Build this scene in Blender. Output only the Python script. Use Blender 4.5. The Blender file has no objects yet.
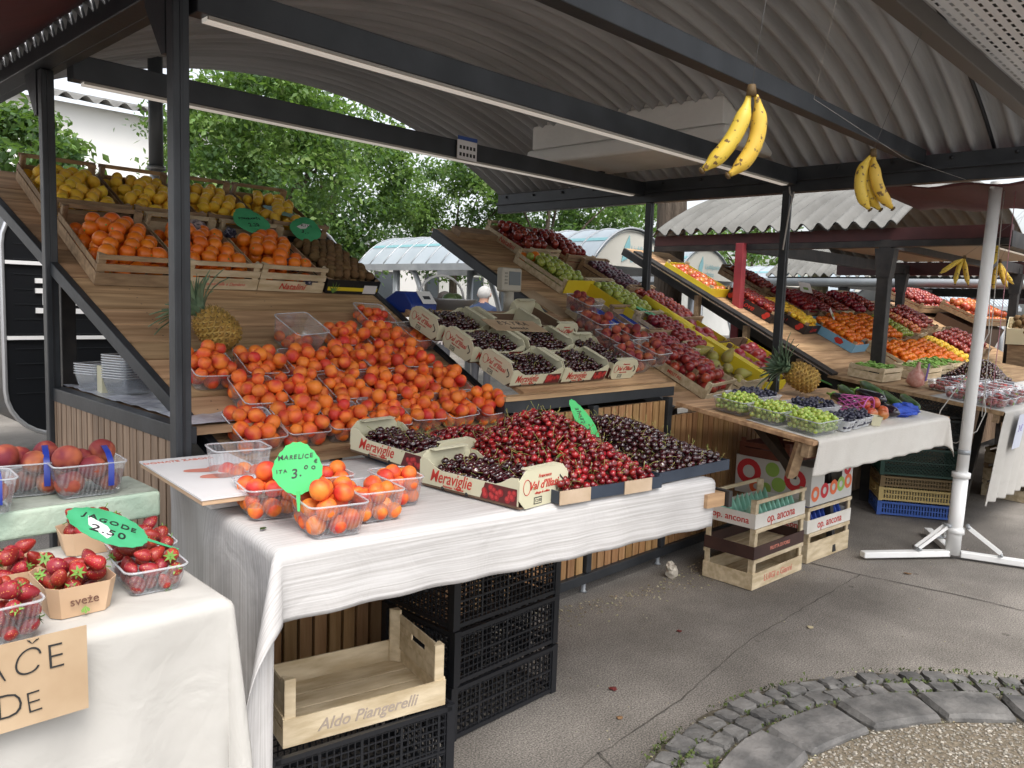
import bpy, math, random
import numpy as np
from mathutils import Matrix, Vector, Euler
PI = math.pi
R_ = math.radians
rnd = random.Random(7)
D = bpy.data
sc = bpy.context.scene
col = sc.collection

# ------------------------------------------------------------------ camera
cam_d = D.cameras.new('camera'); cam = D.objects.new('camera', cam_d); col.objects.link(cam)
cam.matrix_world = Matrix(((0.69630456, 0.05011961, -0.7159944, 0.0),
                           (-0.71689955, 0.09701069, -0.69039406, 0.0),
                           (0.03485683, 0.9940206, 0.10347971, 1.6), (0, 0, 0, 1)))
cam_d.sensor_width = 36; cam_d.lens = 28.125; cam_d.clip_start = 0.05; cam_d.clip_end = 800
sc.camera = cam
# ------------------------------------------------------------------ sky and sun: thin bright overcast
SUN_EL, SUN_AZ = R_(58), R_(250)      # azimuth of the sun measured from +X towards +Y
w = D.worlds.new('World'); sc.world = w; w.use_nodes = True
nt = w.node_tree
bg = nt.nodes['Background']
sky = nt.nodes.new('ShaderNodeTexSky'); sky.sky_type = 'NISHITA'; sky.sun_disc = False
sky.sun_elevation = SUN_EL; sky.sun_rotation = PI / 2 - SUN_AZ
sky.air_density = 1.0; sky.dust_density = 4.0; sky.ozone_density = 1.0
hs = nt.nodes.new('ShaderNodeHueSaturation'); hs.inputs['Saturation'].default_value = 0.28
nt.links.new(sky.outputs[0], hs.inputs['Color']); nt.links.new(hs.outputs[0], bg.inputs[0])
bg.inputs[1].default_value = 0.15
sun_d = D.lights.new('sun', 'SUN'); sun_d.energy = 0.75; sun_d.angle = R_(28); sun_d.color = (1.0, 0.95, 0.88)
sun = D.objects.new('sun', sun_d); col.objects.link(sun)
sd = Vector((math.cos(SUN_EL) * math.cos(SUN_AZ), math.cos(SUN_EL) * math.sin(SUN_AZ), math.sin(SUN_EL)))
sun.rotation_euler = sd.to_track_quat('Z', 'Y').to_euler(); sun.location = sd * 30
sc.view_settings.view_transform = 'Standard'; sc.view_settings.look = 'None'
sc.view_settings.exposure = 1.15; sc.view_settings.gamma = 1.0
sc.render.engine = 'CYCLES'
cy = sc.cycles
cy.max_bounces = 8; cy.diffuse_bounces = 4; cy.glossy_bounces = 3; cy.transmission_bounces = 4; cy.transparent_max_bounces = 14
cy.use_denoising = True; cy.caustics_reflective = False; cy.caustics_refractive = False
cy.sample_clamp_indirect = 6

# ------------------------------------------------------------------ materials
def lin(c):
    return tuple(((v / 255) / 12.92 if v <= 10 else (((v / 255) + .055) / 1.055) ** 2.4) for v in c)
MATS = {}
def mat(name, c, rough=.6, c2=None, scale=8, detail=4, bump=0, bscale=None, metal=0, spec=.5, rndm=0, stretch=None, coords='Object',
        lo=.35, hi=.65, coat=0, hue=0, island=False, sss=0, bdist=.01):
    m = D.materials.new(name); m.use_nodes = True; MATS[name] = m
    n = m.node_tree.nodes; L = m.node_tree.links; b = n['Principled BSDF']
    b.inputs['Roughness'].default_value = rough; b.inputs['Metallic'].default_value = metal
    b.inputs['Specular IOR Level'].default_value = spec
    if coat: b.inputs['Coat Weight'].default_value = coat; b.inputs['Coat Roughness'].default_value = .12
    c = (*c, 1); out = None
    tc = n.new('ShaderNodeTexCoord'); vec = tc.outputs[coords]
    oi = n.new('ShaderNodeObjectInfo')
    rv = oi.outputs['Random']
    if island:
        g = n.new('ShaderNodeNewGeometry'); a = n.new('ShaderNodeMath'); a.operation = 'ADD'
        L.new(rv, a.inputs[0]); L.new(g.outputs['Random Per Island'], a.inputs[1])
        f_ = n.new('ShaderNodeMath'); f_.operation = 'FRACT'; L.new(a.outputs[0], f_.inputs[0]); rv = f_.outputs[0]
    ad = n.new('ShaderNodeVectorMath'); ad.operation = 'ADD'
    ml = n.new('ShaderNodeMath'); ml.operation = 'MULTIPLY'; ml.inputs[1].default_value = 37.0; L.new(rv, ml.inputs[0])
    L.new(vec, ad.inputs[0]); L.new(ml.outputs[0], ad.inputs[1]); vec = ad.outputs[0]
    if stretch:
        mp = n.new('ShaderNodeMapping'); mp.inputs['Scale'].default_value = stretch; L.new(vec, mp.inputs[0]); vec = mp.outputs[0]
    if c2 is not None:
        nz = n.new('ShaderNodeTexNoise'); nz.inputs['Scale'].default_value = scale; nz.inputs['Detail'].default_value = detail
        L.new(vec, nz.inputs['Vector'])
        cr = n.new('ShaderNodeValToRGB'); cr.color_ramp.elements[0].position = lo; cr.color_ramp.elements[1].position = hi
        cr.color_ramp.elements[0].color = c; cr.color_ramp.elements[1].color = (*c2, 1)
        L.new(nz.outputs[0], cr.inputs[0]); out = cr.outputs[0]
    if rndm or hue:
        h = n.new('ShaderNodeHueSaturation')
        mr = n.new('ShaderNodeMapRange'); mr.inputs[3].default_value = 1 - rndm; mr.inputs[4].default_value = 1 + rndm
        L.new(rv, mr.inputs[0]); L.new(mr.outputs[0], h.inputs['Value'])
        if hue:
            m7 = n.new('ShaderNodeMath'); m7.operation = 'MULTIPLY'; m7.inputs[1].default_value = 7.31; L.new(rv, m7.inputs[0])
            fr = n.new('ShaderNodeMath'); fr.operation = 'FRACT'; L.new(m7.outputs[0], fr.inputs[0])
            mh = n.new('ShaderNodeMapRange'); mh.inputs[3].default_value = .5 - hue; mh.inputs[4].default_value = .5 + hue
            L.new(fr.outputs[0], mh.inputs[0]); L.new(mh.outputs[0], h.inputs['Hue'])
        if out is not None: L.new(out, h.inputs['Color'])
        else: h.inputs['Color'].default_value = c
        out = h.outputs[0]
    if out is not None: L.new(out, b.inputs['Base Color'])
    else: b.inputs['Base Color'].default_value = c
    if bump:
        bn = n.new('ShaderNodeTexNoise'); bn.inputs['Scale'].default_value = bscale or scale * 4; bn.inputs['Detail'].default_value = 5
        L.new(vec, bn.inputs['Vector'])
        bp = n.new('ShaderNodeBump'); bp.inputs['Strength'].default_value = bump; bp.inputs['Distance'].default_value = bdist
        L.new(bn.outputs[0], bp.inputs['Height']); L.new(bp.outputs[0], b.inputs['Normal'])
    if sss: b.inputs['Subsurface Weight'].default_value = sss; b.inputs['Subsurface Radius'].default_value = (.02, .008, .004)
    return m

def clear_plastic(name, tint=(.93, .95, .97), white=.10, rough=.08, ribs=0.0):
    m = D.materials.new(name); m.use_nodes = True; MATS[name] = m
    n = m.node_tree.nodes; L = m.node_tree.links; n.clear()
    o = n.new('ShaderNodeOutputMaterial')
    t = n.new('ShaderNodeBsdfTransparent'); t.inputs[0].default_value = (*tint, 1)
    g = n.new('ShaderNodeBsdfGlossy'); g.inputs['Roughness'].default_value = rough; g.inputs[0].default_value = (1, 1, 1, 1)
    d = n.new('ShaderNodeBsdfDiffuse'); d.inputs[0].default_value = (.85, .87, .9, 1)
    lw = n.new('ShaderNodeLayerWeight'); lw.inputs[0].default_value = .35
    mr = n.new('ShaderNodeMapRange'); mr.inputs[3].default_value = .05; mr.inputs[4].default_value = .45; L.new(lw.outputs['Fresnel'], mr.inputs[0])
    m1 = n.new('ShaderNodeMixShader'); L.new(mr.outputs[0], m1.inputs[0]); L.new(t.outputs[0], m1.inputs[1]); L.new(g.outputs[0], m1.inputs[2])
    m2 = n.new('ShaderNodeMixShader'); L.new(m1.outputs[0], m2.inputs[1]); L.new(d.outputs[0], m2.inputs[2])
    if ribs:
        tc = n.new('ShaderNodeTexCoord'); wv = n.new('ShaderNodeTexWave'); wv.inputs['Scale'].default_value = 55; wv.bands_direction = 'DIAGONAL'
        mp = n.new('ShaderNodeMapping'); mp.inputs['Scale'].default_value = (1, 1, 0); L.new(tc.outputs['Object'], mp.inputs[0]); L.new(mp.outputs[0], wv.inputs[0])
        mw = n.new('ShaderNodeMapRange'); mw.inputs[3].default_value = white * .5; mw.inputs[4].default_value = white + ribs; L.new(wv.outputs[1], mw.inputs[0])
        L.new(mw.outputs[0], m2.inputs[0])
    else: m2.inputs[0].default_value = white
    L.new(m2.outputs[0], o.inputs[0])
    return m

STEEL = mat('anthracite_steel', (.017, .020, .024), .45, (.034, .038, .044), 5, 7, bump=.08, bscale=40)
STEEL2 = mat('worn_black_steel', (.012, .012, .013), .55, (.035, .031, .029), 9, 7, bump=.1)
MAROON = mat('maroon_paint', (.045, .012, .014), .5, (.07, .02, .02), 6)
REDP = mat('red_paint', (.22, .025, .035), .5, (.3, .04, .05), 6)
SLAT = mat('larch_slat', (.30, .155, .06), .6, (.44, .26, .12), 5, 6, bump=.15, stretch=(7, 7, .6), rndm=.16, hue=.008, island=True)
SLATG = mat('weathered_larch_slat', (.20, .135, .09), .65, (.32, .225, .155), 5, 6, bump=.15, stretch=(7, 7, .6), rndm=.16, island=True)
PLANK = mat('planed_plank', (.27, .16, .08), .68, (.50, .325, .18), 4, 8, bump=.25, stretch=(.6, 7, 7), rndm=.27, hue=.006, island=True)
CRATE = mat('pale_poplar', (.46, .36, .22), .65, (.66, .55, .38), 5, 6, bump=.12, stretch=(1.5, 6, 6), rndm=.1, island=True)
CRATED = mat('dull_poplar', (.26, .17, .10), .7, (.42, .29, .17), 6, 6, bump=.12, stretch=(1.5, 6, 6), rndm=.18, island=True)
CRATEW = mat('white_printed_wood', (.66, .63, .56), .6, (.74, .71, .66), 6)
CRATEB = mat('brown_printed_wood', (.04, .018, .015), .6, (.06, .028, .022), 6)
CARD = mat('brown_cardboard', (.40, .28, .17), .8, (.50, .37, .24), 6, bump=.05)
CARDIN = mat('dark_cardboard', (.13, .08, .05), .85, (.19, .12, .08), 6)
KRAFT = mat('kraft_board', (.55, .37, .23), .75, (.62, .43, .28), 8)
CREAM = mat('cream_printed_card', (.60, .57, .40), .5, (.65, .62, .45), 4)
YELLOW = mat('yellow_box_card', (.72, .55, .02), .5, (.78, .62, .05), 4)
NAVY = mat('navy_card', (.02, .03, .05), .55, (.035, .048, .072), 6)
REDINK = mat('red_ink', (.5, .03, .02), .6)
BLACKINK = mat('black_ink', (.02, .02, .02), .6)
WHITEINK = mat('white_ink', (.8, .8, .8), .5)
GREENINK = mat('green_ink', (.16, .30, .05), .6)
BLUEINK = mat('blue_ink', (.03, .08, .3), .5)
FADEINK = mat('faded_ink', (.36, .30, .25), .7)
PINKINK = mat('pink_ink', (.62, .22, .16), .7)
GREENCARD = mat('green_price_card', (.03, .40, .09), .6, (.045, .47, .13), 5)
GREENCARD2 = mat('dark_green_price_card', (.05, .36, .15), .55, (.08, .46, .21), 8)
LBLUECARD = mat('pale_blue_price_card', (.22, .48, .50), .5)
PAPER = mat('white_paper', (.72, .70, .70), .55, (.78, .76, .76), 4)
BLACKP = mat('black_plastic', (.012, .013, .016), .38)
GREENP = mat('dark_green_plastic', (.012, .055, .04), .4)
GREYP = mat('grey_green_plastic', (.03, .04, .04), .45)
YELP = mat('dull_yellow_plastic', (.55, .42, .17), .5)
BROWNP = mat('brown_plastic', (.18, .12, .05), .5)
BLUEP = mat('blue_plastic', (.05, .12, .42), .45)
WHITEM = mat('white_enamel', (.80, .80, .79), .42, (.86, .86, .85), 5, bump=.03)
CLEAR = clear_plastic('clear_pet', ribs=.05)
CLEARH = clear_plastic('clear_pet_rim', white=.28)
FILM = clear_plastic('milky_film', white=.55, rough=.3)
STACKP = clear_plastic('stacked_pet', white=.10, ribs=.14)
# ------------------------------------------------------------------ mesh builder
def Tm(x=0, y=0, z=0, rx=0, ry=0, rz=0):
    return Matrix.Translation((x, y, z)) @ Euler((rx, ry, rz)).to_matrix().to_4x4()
class MB:
    def __init__(s): s.v = []; s.f = []; s.m = []; s.sm = []
    def add(s, vs, fs, mi=0, T=None, smooth=False):
        o = len(s.v)
        for p in vs:
            s.v.append(tuple(T @ Vector(p)) if T is not None else tuple(p))
        for f in fs: s.f.append(tuple(i + o for i in f)); s.m.append(mi); s.sm.append(smooth)
        return s
    def box(s, x0, x1, y0, y1, z0, z1, mi=0, T=None):
        vs = [(x0, y0, z0), (x1, y0, z0), (x1, y1, z0), (x0, y1, z0), (x0, y0, z1), (x1, y0, z1), (x1, y1, z1), (x0, y1, z1)]
        return s.add(vs, [(3, 2, 1, 0), (4, 5, 6, 7), (0, 1, 5, 4), (1, 2, 6, 5), (2, 3, 7, 6), (3, 0, 4, 7)], mi, T)
    def bar(s, a, b, w, h, mi=0, up=(0, 0, 1), T=None):
        a = Vector(a); b = Vector(b); d = (b - a).normalized(); u = Vector(up)
        if abs(d.dot(u)) > .98: u = Vector((0, 1, 0))
        r = d.cross(u).normalized(); u = r.cross(d)
        vs = [p + r * (sx * w / 2) + u * (sz * h / 2) for p in (a, b) for sx, sz in ((-1, -1), (1, -1), (1, 1), (-1, 1))]
        return s.add(vs, [(3, 2, 1, 0), (4, 5, 6, 7), (0, 1, 5, 4), (1, 2, 6, 5), (2, 3, 7, 6), (3, 0, 4, 7)], mi, T)
    def tube(s, pts, r, n=8, mi=0, T=None, closed=False, cap=True, smooth=True):
        pts = [Vector(p) for p in pts]; rs = r if isinstance(r, (list, tuple)) else [r] * len(pts)
        vs = []; fs = []; prev = None
        for i, p in enumerate(pts):
            a = pts[i - 1] if i or closed else p; b = pts[(i + 1) % len(pts)] if (i < len(pts) - 1 or closed) else p
            d = (b - a).normalized()
            if prev is None:
                u = Vector((0, 0, 1)) if abs(d.z) < .9 else Vector((1, 0, 0))
            else: u = prev
            x = d.cross(u).normalized(); y = x.cross(d).normalized(); prev = y
            for k in range(n):
                t = 2 * PI * k / n
                vs.append(p + (x * math.cos(t) + y * math.sin(t)) * rs[i])
        m = len(pts)
        for i in range(m if closed else m - 1):
            j = (i + 1) % m
            for k in range(n):
                l = (k + 1) % n
                fs.append((i * n + k, i * n + l, j * n + l, j * n + k))
        if cap and not closed:
            fs.append(tuple(range(n))[::-1]); fs.append(tuple(range((m - 1) * n, m * n)))
        return s.add(vs, fs, mi, T, smooth)
    def prism(s, poly, z0, z1, mi=0, T=None):
        n = len(poly)
        vs = [(p[0], p[1], z0) for p in poly] + [(p[0], p[1], z1) for p in poly]
        return s.add(vs, [tuple(range(n))[::-1], tuple(range(n, 2 * n))] + [(i, (i + 1) % n, (i + 1) % n + n, i + n) for i in range(n)], mi, T)
    def lathe(s, prof, n=16, mi=0, T=None, smooth=True, sx=1, sy=1):
        vs = []; fs = []
        for r, z in prof:
            for k in range(n): vs.append((r * math.cos(2 * PI * k / n) * sx, r * math.sin(2 * PI * k / n) * sy, z))
        for i in range(len(prof) - 1):
            for k in range(n):
                l = (k + 1) % n
                fs.append((i * n + k, i * n + l, (i + 1) * n + l, (i + 1) * n + k))
        return s.add(vs, fs, mi, T, smooth)
    def grid(s, fn, nu, nv, mi=0, T=None, smooth=True):
        vs = [fn(i / nu, j / nv) for j in range(nv + 1) for i in range(nu + 1)]
        fs = [(j * (nu + 1) + i, j * (nu + 1) + i + 1, (j + 1) * (nu + 1) + i + 1, (j + 1) * (nu + 1) + i) for j in range(nv) for i in range(nu)]
        return s.add(vs, fs, mi, T, smooth)
    def mesh(s, name, mats):
        me = D.meshes.new(name); me.from_pydata(s.v, [], s.f)
        for m in (mats if isinstance(mats, (list, tuple)) else [mats]): me.materials.append(m)
        me.polygons.foreach_set('material_index', s.m); me.polygons.foreach_set('use_smooth', s.sm)
        me.update(); return me
    def build(s, name, mats, parent=None, T=None):
        o = D.objects.new(name, s.mesh(name, mats)); col.objects.link(o)
        if parent is not None: o.parent = parent
        if T is not None: o.matrix_basis = T
        return o
def bevel(o, wd=.004, seg=2):
    b = o.modifiers.new('bevel', 'BEVEL'); b.width = wd; b.segments = seg; b.limit_method = 'ANGLE'; return o
def tag(o, label=None, cat=None, group=None, kind=None):
    if label: o['label'] = label
    if cat: o['category'] = cat
    if group: o['group'] = group
    if kind: o['kind'] = kind
    return o
def thing(name, label, cat, T=None, group=None):
    o = D.objects.new(name, None); col.objects.link(o); o.empty_display_size = .05
    if T is not None: o.matrix_basis = T
    return tag(o, label, cat, group)
def copy_tree(o, parent=None):
    c = o.copy(); col.objects.link(c); c.parent = parent
    for ch in list(o.children): copy_tree(ch, c)
    return c
def text_mesh(s, size=.05, shear=0, ext=.0006, sx=1, align='CENTER', bold=0):
    cu = D.curves.new('t', 'FONT'); cu.body = s; cu.size = size; cu.shear = shear; cu.align_x = align; cu.align_y = 'CENTER'; cu.extrude = ext
    cu.offset = bold
    cu.resolution_u = 3
    ob = D.objects.new('t', cu); col.objects.link(ob)
    bpy.context.view_layer.update()
    me = D.meshes.new_from_object(ob.evaluated_get(bpy.context.evaluated_depsgraph_get()))
    D.objects.remove(ob)
    if sx != 1:
        for v in me.vertices: v.co.x *= sx
    return me
_TX = {}
def hand_mesh(s, size, shear, bold, seed):
    r = random.Random(seed); V = []; F = []; x = 0
    for ch in s:
        if ch == ' ': x += size * .35; continue
        me = text_mesh(ch, size * r.uniform(.9, 1.12), shear + r.uniform(-.12, .15), .0006, r.uniform(.88, 1.08), 'LEFT', bold)
        if not me.vertices: continue
        w_ = max(v.co.x for v in me.vertices); a = r.uniform(-.10, .10); dy = r.uniform(-.05, .05) * size; c, q = math.cos(a), math.sin(a); o = len(V)
        ph = r.uniform(0, 6)
        for v in me.vertices:
            X, Y = v.co.x * c - v.co.y * q, v.co.x * q + v.co.y * c
            V.append((x + X + size * .018 * math.sin(Y / size * 5 + ph), Y + dy + size * .018 * math.sin(X / size * 6 + ph), v.co.z))
        for p in me.polygons: F.append([i + o for i in p.vertices])
        x += w_ + size * r.uniform(.05, .13); D.meshes.remove(me)
    me = D.meshes.new('hand'); me.from_pydata([(a - x / 2, b, c) for a, b, c in V], [], F); me.update(); return me
def text(s, size, m, parent, T, name='lettering', shear=0, sx=1, align='CENTER', bold=0, hand=False):
    k = (s, size, shear, sx, align, m.name, bold, hand)
    if k not in _TX:
        me = hand_mesh(s, size, shear, bold, len(s) * 3 + ord(s[0])) if hand else text_mesh(s, size, shear, .0006, sx, align, bold); me.materials.clear(); me.materials.append(m); _TX[k] = me
    o = D.objects.new(name, _TX[k]); col.objects.link(o); o.parent = parent; o.matrix_basis = T
    return o
# faces of a sign: text lying on a plane whose normal is -Y (reads from the camera side)
FRONT = Euler((PI / 2, 0, 0)).to_matrix().to_4x4()
def on_front(x, y, z): return Matrix.Translation((x, y, z)) @ FRONT                      # faces -Y
def on_left(x, y, z): return Matrix.Translation((x, y, z)) @ Euler((PI / 2, 0, -PI / 2)).to_matrix().to_4x4()   # faces -X
# the sloping display boards of the stalls: all share one pitch
SL = math.atan(.505)
def board(x, s, rz=0, up=0, x0=0, y0=2.70, z0=.985):
    """frame on a display board: x along the stall, s metres up the slope, z its normal"""
    c, n = math.cos(SL), math.sin(SL)
    return Matrix.Translation((x0 + x, y0 + s * c - up * n, z0 + s * n + up * c)) @ Euler((SL, 0, 0)).to_matrix().to_4x4() @ Euler((0, 0, rz)).to_matrix().to_4x4()
# ================================================================== THE SETTING
def asphalt():
    m = mat('asphalt', (.145, .136, .126), .85, (.27, .256, .238), .9, 8, lo=.32, hi=.68)
    n = m.node_tree.nodes; L = m.node_tree.links; b = n['Principled BSDF']
    src = b.inputs['Base Color'].links[0].from_socket
    tc = n.new('ShaderNodeTexCoord')
    v = n.new('ShaderNodeTexNoise'); v.inputs['Scale'].default_value = 150; v.inputs['Detail'].default_value = 3; L.new(tc.outputs['Object'], v.inputs['Vector'])
    cr = n.new('ShaderNodeValToRGB'); cr.color_ramp.elements[0].position = .36; cr.color_ramp.elements[1].position = .68
    cr.color_ramp.elements[0].color = (.5, .49, .48, 1); cr.color_ramp.elements[1].color = (1.65, 1.6, 1.54, 1); L.new(v.outputs[0], cr.inputs[0])
    mx = n.new('ShaderNodeMix'); mx.data_type = 'RGBA'; mx.blend_type = 'MULTIPLY'; mx.inputs[0].default_value = 1
    L.new(src, mx.inputs[6]); L.new(cr.outputs[0], mx.inputs[7])
    # darker blotches: old gum and oil spots
    v2 = n.new('ShaderNodeTexVoronoi'); v2.inputs['Scale'].default_value = 3.1; L.new(tc.outputs['Object'], v2.inputs['Vector'])
    c2 = n.new('ShaderNodeValToRGB'); c2.color_ramp.elements[0].position = .045; c2.color_ramp.elements[1].position = .075
    c2.color_ramp.elements[0].color = (.5, .48, .46, 1); c2.color_ramp.elements[1].color = (1, 1, 1, 1); L.new(v2.outputs['Distance'], c2.inputs[0])
    m2 = n.new('ShaderNodeMix'); m2.data_type = 'RGBA'; m2.blend_type = 'MULTIPLY'; m2.inputs[0].default_value = .8
    L.new(mx.outputs[2], m2.inputs[6]); L.new(c2.outputs[0], m2.inputs[7]); L.new(m2.outputs[2], b.inputs['Base Color'])
    v3 = n.new('ShaderNodeTexNoise'); v3.inputs['Scale'].default_value = 1.7; v3.inputs['Detail'].default_value = 9; v3.inputs['Roughness'].default_value = .7; L.new(tc.outputs['Object'], v3.inputs['Vector'])
    c3 = n.new('ShaderNodeValToRGB'); c3.color_ramp.elements[0].position = .36; c3.color_ramp.elements[1].position = .60
    c3.color_ramp.elements[0].color = (.55, .53, .50, 1); c3.color_ramp.elements[1].color = (1.12, 1.1, 1.08, 1); L.new(v3.outputs[0], c3.inputs[0])
    m3 = n.new('ShaderNodeMix'); m3.data_type = 'RGBA'; m3.blend_type = 'MULTIPLY'; m3.inputs[0].default_value = .6
    L.new(m2.outputs[2], m3.inputs[6]); L.new(c3.outputs[0], m3.inputs[7]); L.new(m3.outputs[2], b.inputs['Base Color'])
    bp = n.new('ShaderNodeBump'); bp.inputs['Strength'].default_value = .35; bp.inputs['Distance'].default_value = .004
    L.new(v.outputs[0], bp.inputs['Height']); L.new(bp.outputs[0], b.inputs['Normal'])
    return m
ASPH = asphalt()
tag(MB().add([(-250, -250, 0), (400, -250, 0), (400, 400, 0), (-250, 400, 0)], [(0, 1, 2, 3)]).build('ground', ASPH), kind='structure')
CR = mat('joint_dirt', (.05, .045, .04), .95, (.10, .09, .075), 30)
def crack(pts, wd, seed):
    r = random.Random(seed); P = []
    for (a, b) in zip(pts, pts[1:]):
        n = max(2, int(math.dist(a, b) / .06))
        for i in range(n): P.append((a[0] + (b[0] - a[0]) * i / n + r.uniform(-.006, .006), a[1] + (b[1] - a[1]) * i / n + r.uniform(-.006, .006)))
    P.append(pts[-1]); m = MB(); vs = []; fs = []
    for i, p in enumerate(P):
        q = P[min(i + 1, len(P) - 1)]; o = P[max(i - 1, 0)]
        d = Vector((q[0] - o[0], q[1] - o[1])).normalized(); w_ = wd * r.uniform(.3, 1.2)
        vs += [(p[0] - d.y * w_, p[1] + d.x * w_, .003), (p[0] + d.y * w_, p[1] - d.x * w_, .003)]
    for i in range(len(P) - 1): fs.append((2 * i + 1, 2 * i + 3, 2 * i + 2, 2 * i))
    m.add(vs, fs); return m
cm = MB()
for pts, wd, sd_ in (([(1.7, 1.68), (2.08, 1.615), (2.76, 1.642), (3.53, 1.736), (4.95, 1.746)], .0035, 1), ([(4.95, 1.746), (5.05, 1.11), (5.04, .3), (5.1, -2)], .005, 2),
                    ([(4.95, 1.746), (4.9, 2.4), (5.4, 3.0)], .005, 3), ([(1.95, 1.36), (2.14, 1.50), (2.2, 1.63)], .006, 4), ([(2.0, 1.45), (2.3, 1.44)], .005, 5),
                    ([(6.5, 1.2), (7.4, .9), (9.5, .8)], .005, 6)):
    k = crack(pts, wd, sd_); cm.add(k.v, k.f)
tag(cm.build('pavement_joints', CR), kind='structure')
# tree pit: gravel inside a ring of kerb slabs and two rows of cobbles
PC = (2.6, -.2)
GRV = mat('gravel_bed', (.12, .10, .07), .95, (.22, .18, .13), 60, 6, bump=.8, bscale=90)
gm = MB(); nn = 64
gm.add([(PC[0], PC[1], .006)] + [(PC[0] + 1.33 * math.cos(2 * PI * k / nn), PC[1] + 1.33 * math.sin(2 * PI * k / nn), .006) for k in range(nn)],
       [(0, k + 1, (k + 1) % nn + 1) for k in range(nn)])
tag(gm.build('gravel_bed', GRV), kind='structure')
dm = MB()
for k in range(nn * 2):
    a0, a1 = 2 * PI * k / (nn * 2), 2 * PI * (k + 1) / (nn * 2)
    r0, r1 = 1.28, 1.70 + .015 * math.sin(k * 1.7)
    r2 = 1.70 + .015 * math.sin((k + 1) * 1.7)
    dm.add([(PC[0] + r0 * math.cos(a0), PC[1] + r0 * math.sin(a0), .009), (PC[0] + r0 * math.cos(a1), PC[1] + r0 * math.sin(a1), .009),
            (PC[0] + r2 * math.cos(a1), PC[1] + r2 * math.sin(a1), .007), (PC[0] + r1 * math.cos(a0), PC[1] + r1 * math.sin(a0), .007)], [(0, 1, 2, 3)])
tag(dm.build('kerb_bedding_soil', mat('dirt', (.05, .042, .03), .95, (.11, .095, .065), 45, bump=.5)), kind='structure')
STONE = mat('granite', (.075, .073, .071), .8, (.165, .158, .150), 9, 6, bump=.5, bscale=50, rndm=.25, hue=.01, island=True)
def stone(m, r0, r1, a0, a1, h, r, js=.012):
    def jp(rr, a, z): return (PC[0] + (rr + r.uniform(-js, js)) * math.cos(a + r.uniform(-js, js) * .6), PC[1] + (rr + r.uniform(-js, js)) * math.sin(a + r.uniform(-js, js) * .6), z)
    n = 5; rows = []
    base = []
    for i in range(n + 1):
        for j in range(n + 1):
            u, v = (0, .045, .35, .65, .955, 1)[i], (0, .06, .35, .65, .94, 1)[j]
            e = min(i, n - i, j, n - j)
            z = h * (.55 if e < .5 else (1.0 if e < 1.5 else 1.02)) + r.uniform(-.0025, .0025)
            rr = r0 + (r1 - r0) * v; a = a0 + (a1 - a0) * u
            c = (abs(u - .5) * 2) ** 4 * (abs(v - .5) * 2) ** 4
            rr += ((r0 + r1) / 2 - rr) * .07 * c; a += ((a0 + a1) / 2 - a) * .07 * c
            base.append(jp(rr, a, z) if e >= .5 else (PC[0] + (rr + r.uniform(-js, js) * .6) * math.cos(a), PC[1] + (rr + r.uniform(-js, js) * .6) * math.sin(a), z))
    fs = [(i * (n + 1) + j, (i + 1) * (n + 1) + j, (i + 1) * (n + 1) + j + 1, i * (n + 1) + j + 1) for i in range(n) for j in range(n)]
    o = len(base); ring = [i for i in range(n + 1)] + [k * (n + 1) + n for k in range(1, n + 1)] + [n * (n + 1) + k for k in range(n - 1, -1, -1)] + [k * (n + 1) for k in range(n - 1, 0, -1)]
    for i in ring: base.append((base[i][0], base[i][1], -.02))
    for i in range(len(ring)):
        j = (i + 1) % len(ring); fs.append((ring[i], ring[j], o + j, o + i))
    m.add(base, fs, 0, None, False)
r = random.Random(3); km = MB(); a = -.6
while a < PI + .4:
    wd = r.uniform(.23, .29); stone(km, 1.28, 1.49, a + .006, a + wd - .006, .035 + r.uniform(-.004, .008), r, .004); a += wd
tag(km.build('kerb_slabs', STONE), kind='structure')
cm = MB()
for r0 in (1.505, 1.602):
    a = -.6
    while a < PI + .4:
        wd = r.uniform(.052, .078); stone(cm, r0 + r.uniform(0, .008), r0 + .088 + r.uniform(-.01, .004), a + .005, a + wd - .004, .024 + r.uniform(-.008, .008), r, .006); a += wd
tag(cm.build('cobbled_path_edging', STONE), kind='structure')
def pebbles(name, spots, mats, kind='stuff'):
    m = MB(); r = random.Random(5)
    for x, y, z, s in spots:
        v = [(r.gauss(0, 1), r.gauss(0, 1), r.gauss(0, .7)) for _ in range(6)]
        base = [(1, 0, 0), (0, 1, 0), (-1, 0, 0), (0, -1, 0), (0, 0, .8), (0, 0, -.8)]
        rz = r.uniform(0, 6.3); c, q = math.cos(rz), math.sin(rz); k = r.uniform(.6, 1.2)
        vs = [((b[0] * c - b[1] * q * k) * s + x + w_[0] * s * .2, (b[0] * q + b[1] * c * k) * s + y + w_[1] * s * .2, z + b[2] * s * .7) for b, w_ in zip(base, v)]
        m.add(vs, [(0, 1, 4), (1, 2, 4), (2, 3, 4), (3, 0, 4), (1, 0, 5), (2, 1, 5), (3, 2, 5), (0, 3, 5)])
    return tag(m.build(name, mats), kind=kind)
sp = []
for _ in range(9000):
    rr = 1.30 * math.sqrt(r.random()); a = r.uniform(.05, PI * .8)
    sp.append((PC[0] + rr * math.cos(a), PC[1] + rr * math.sin(a), .008, r.uniform(.003, .009)))
pebbles('gravel', sp, mat('gravel_stone', (.19, .17, .14), .85, (.36, .33, .28), 40, rndm=.35, hue=.01, island=True))
sp = []
for _ in range(420):
    x = r.uniform(2.4, 4.6); sp.append((x, 2.62 - abs(r.gauss(0, .10)) - .12 * math.sin(x * 2), .003, r.uniform(.003, .009)))
for _ in range(240): sp.append((r.uniform(2, 9), r.uniform(.9, 2.6), .003, r.uniform(.002, .005)))
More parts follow.
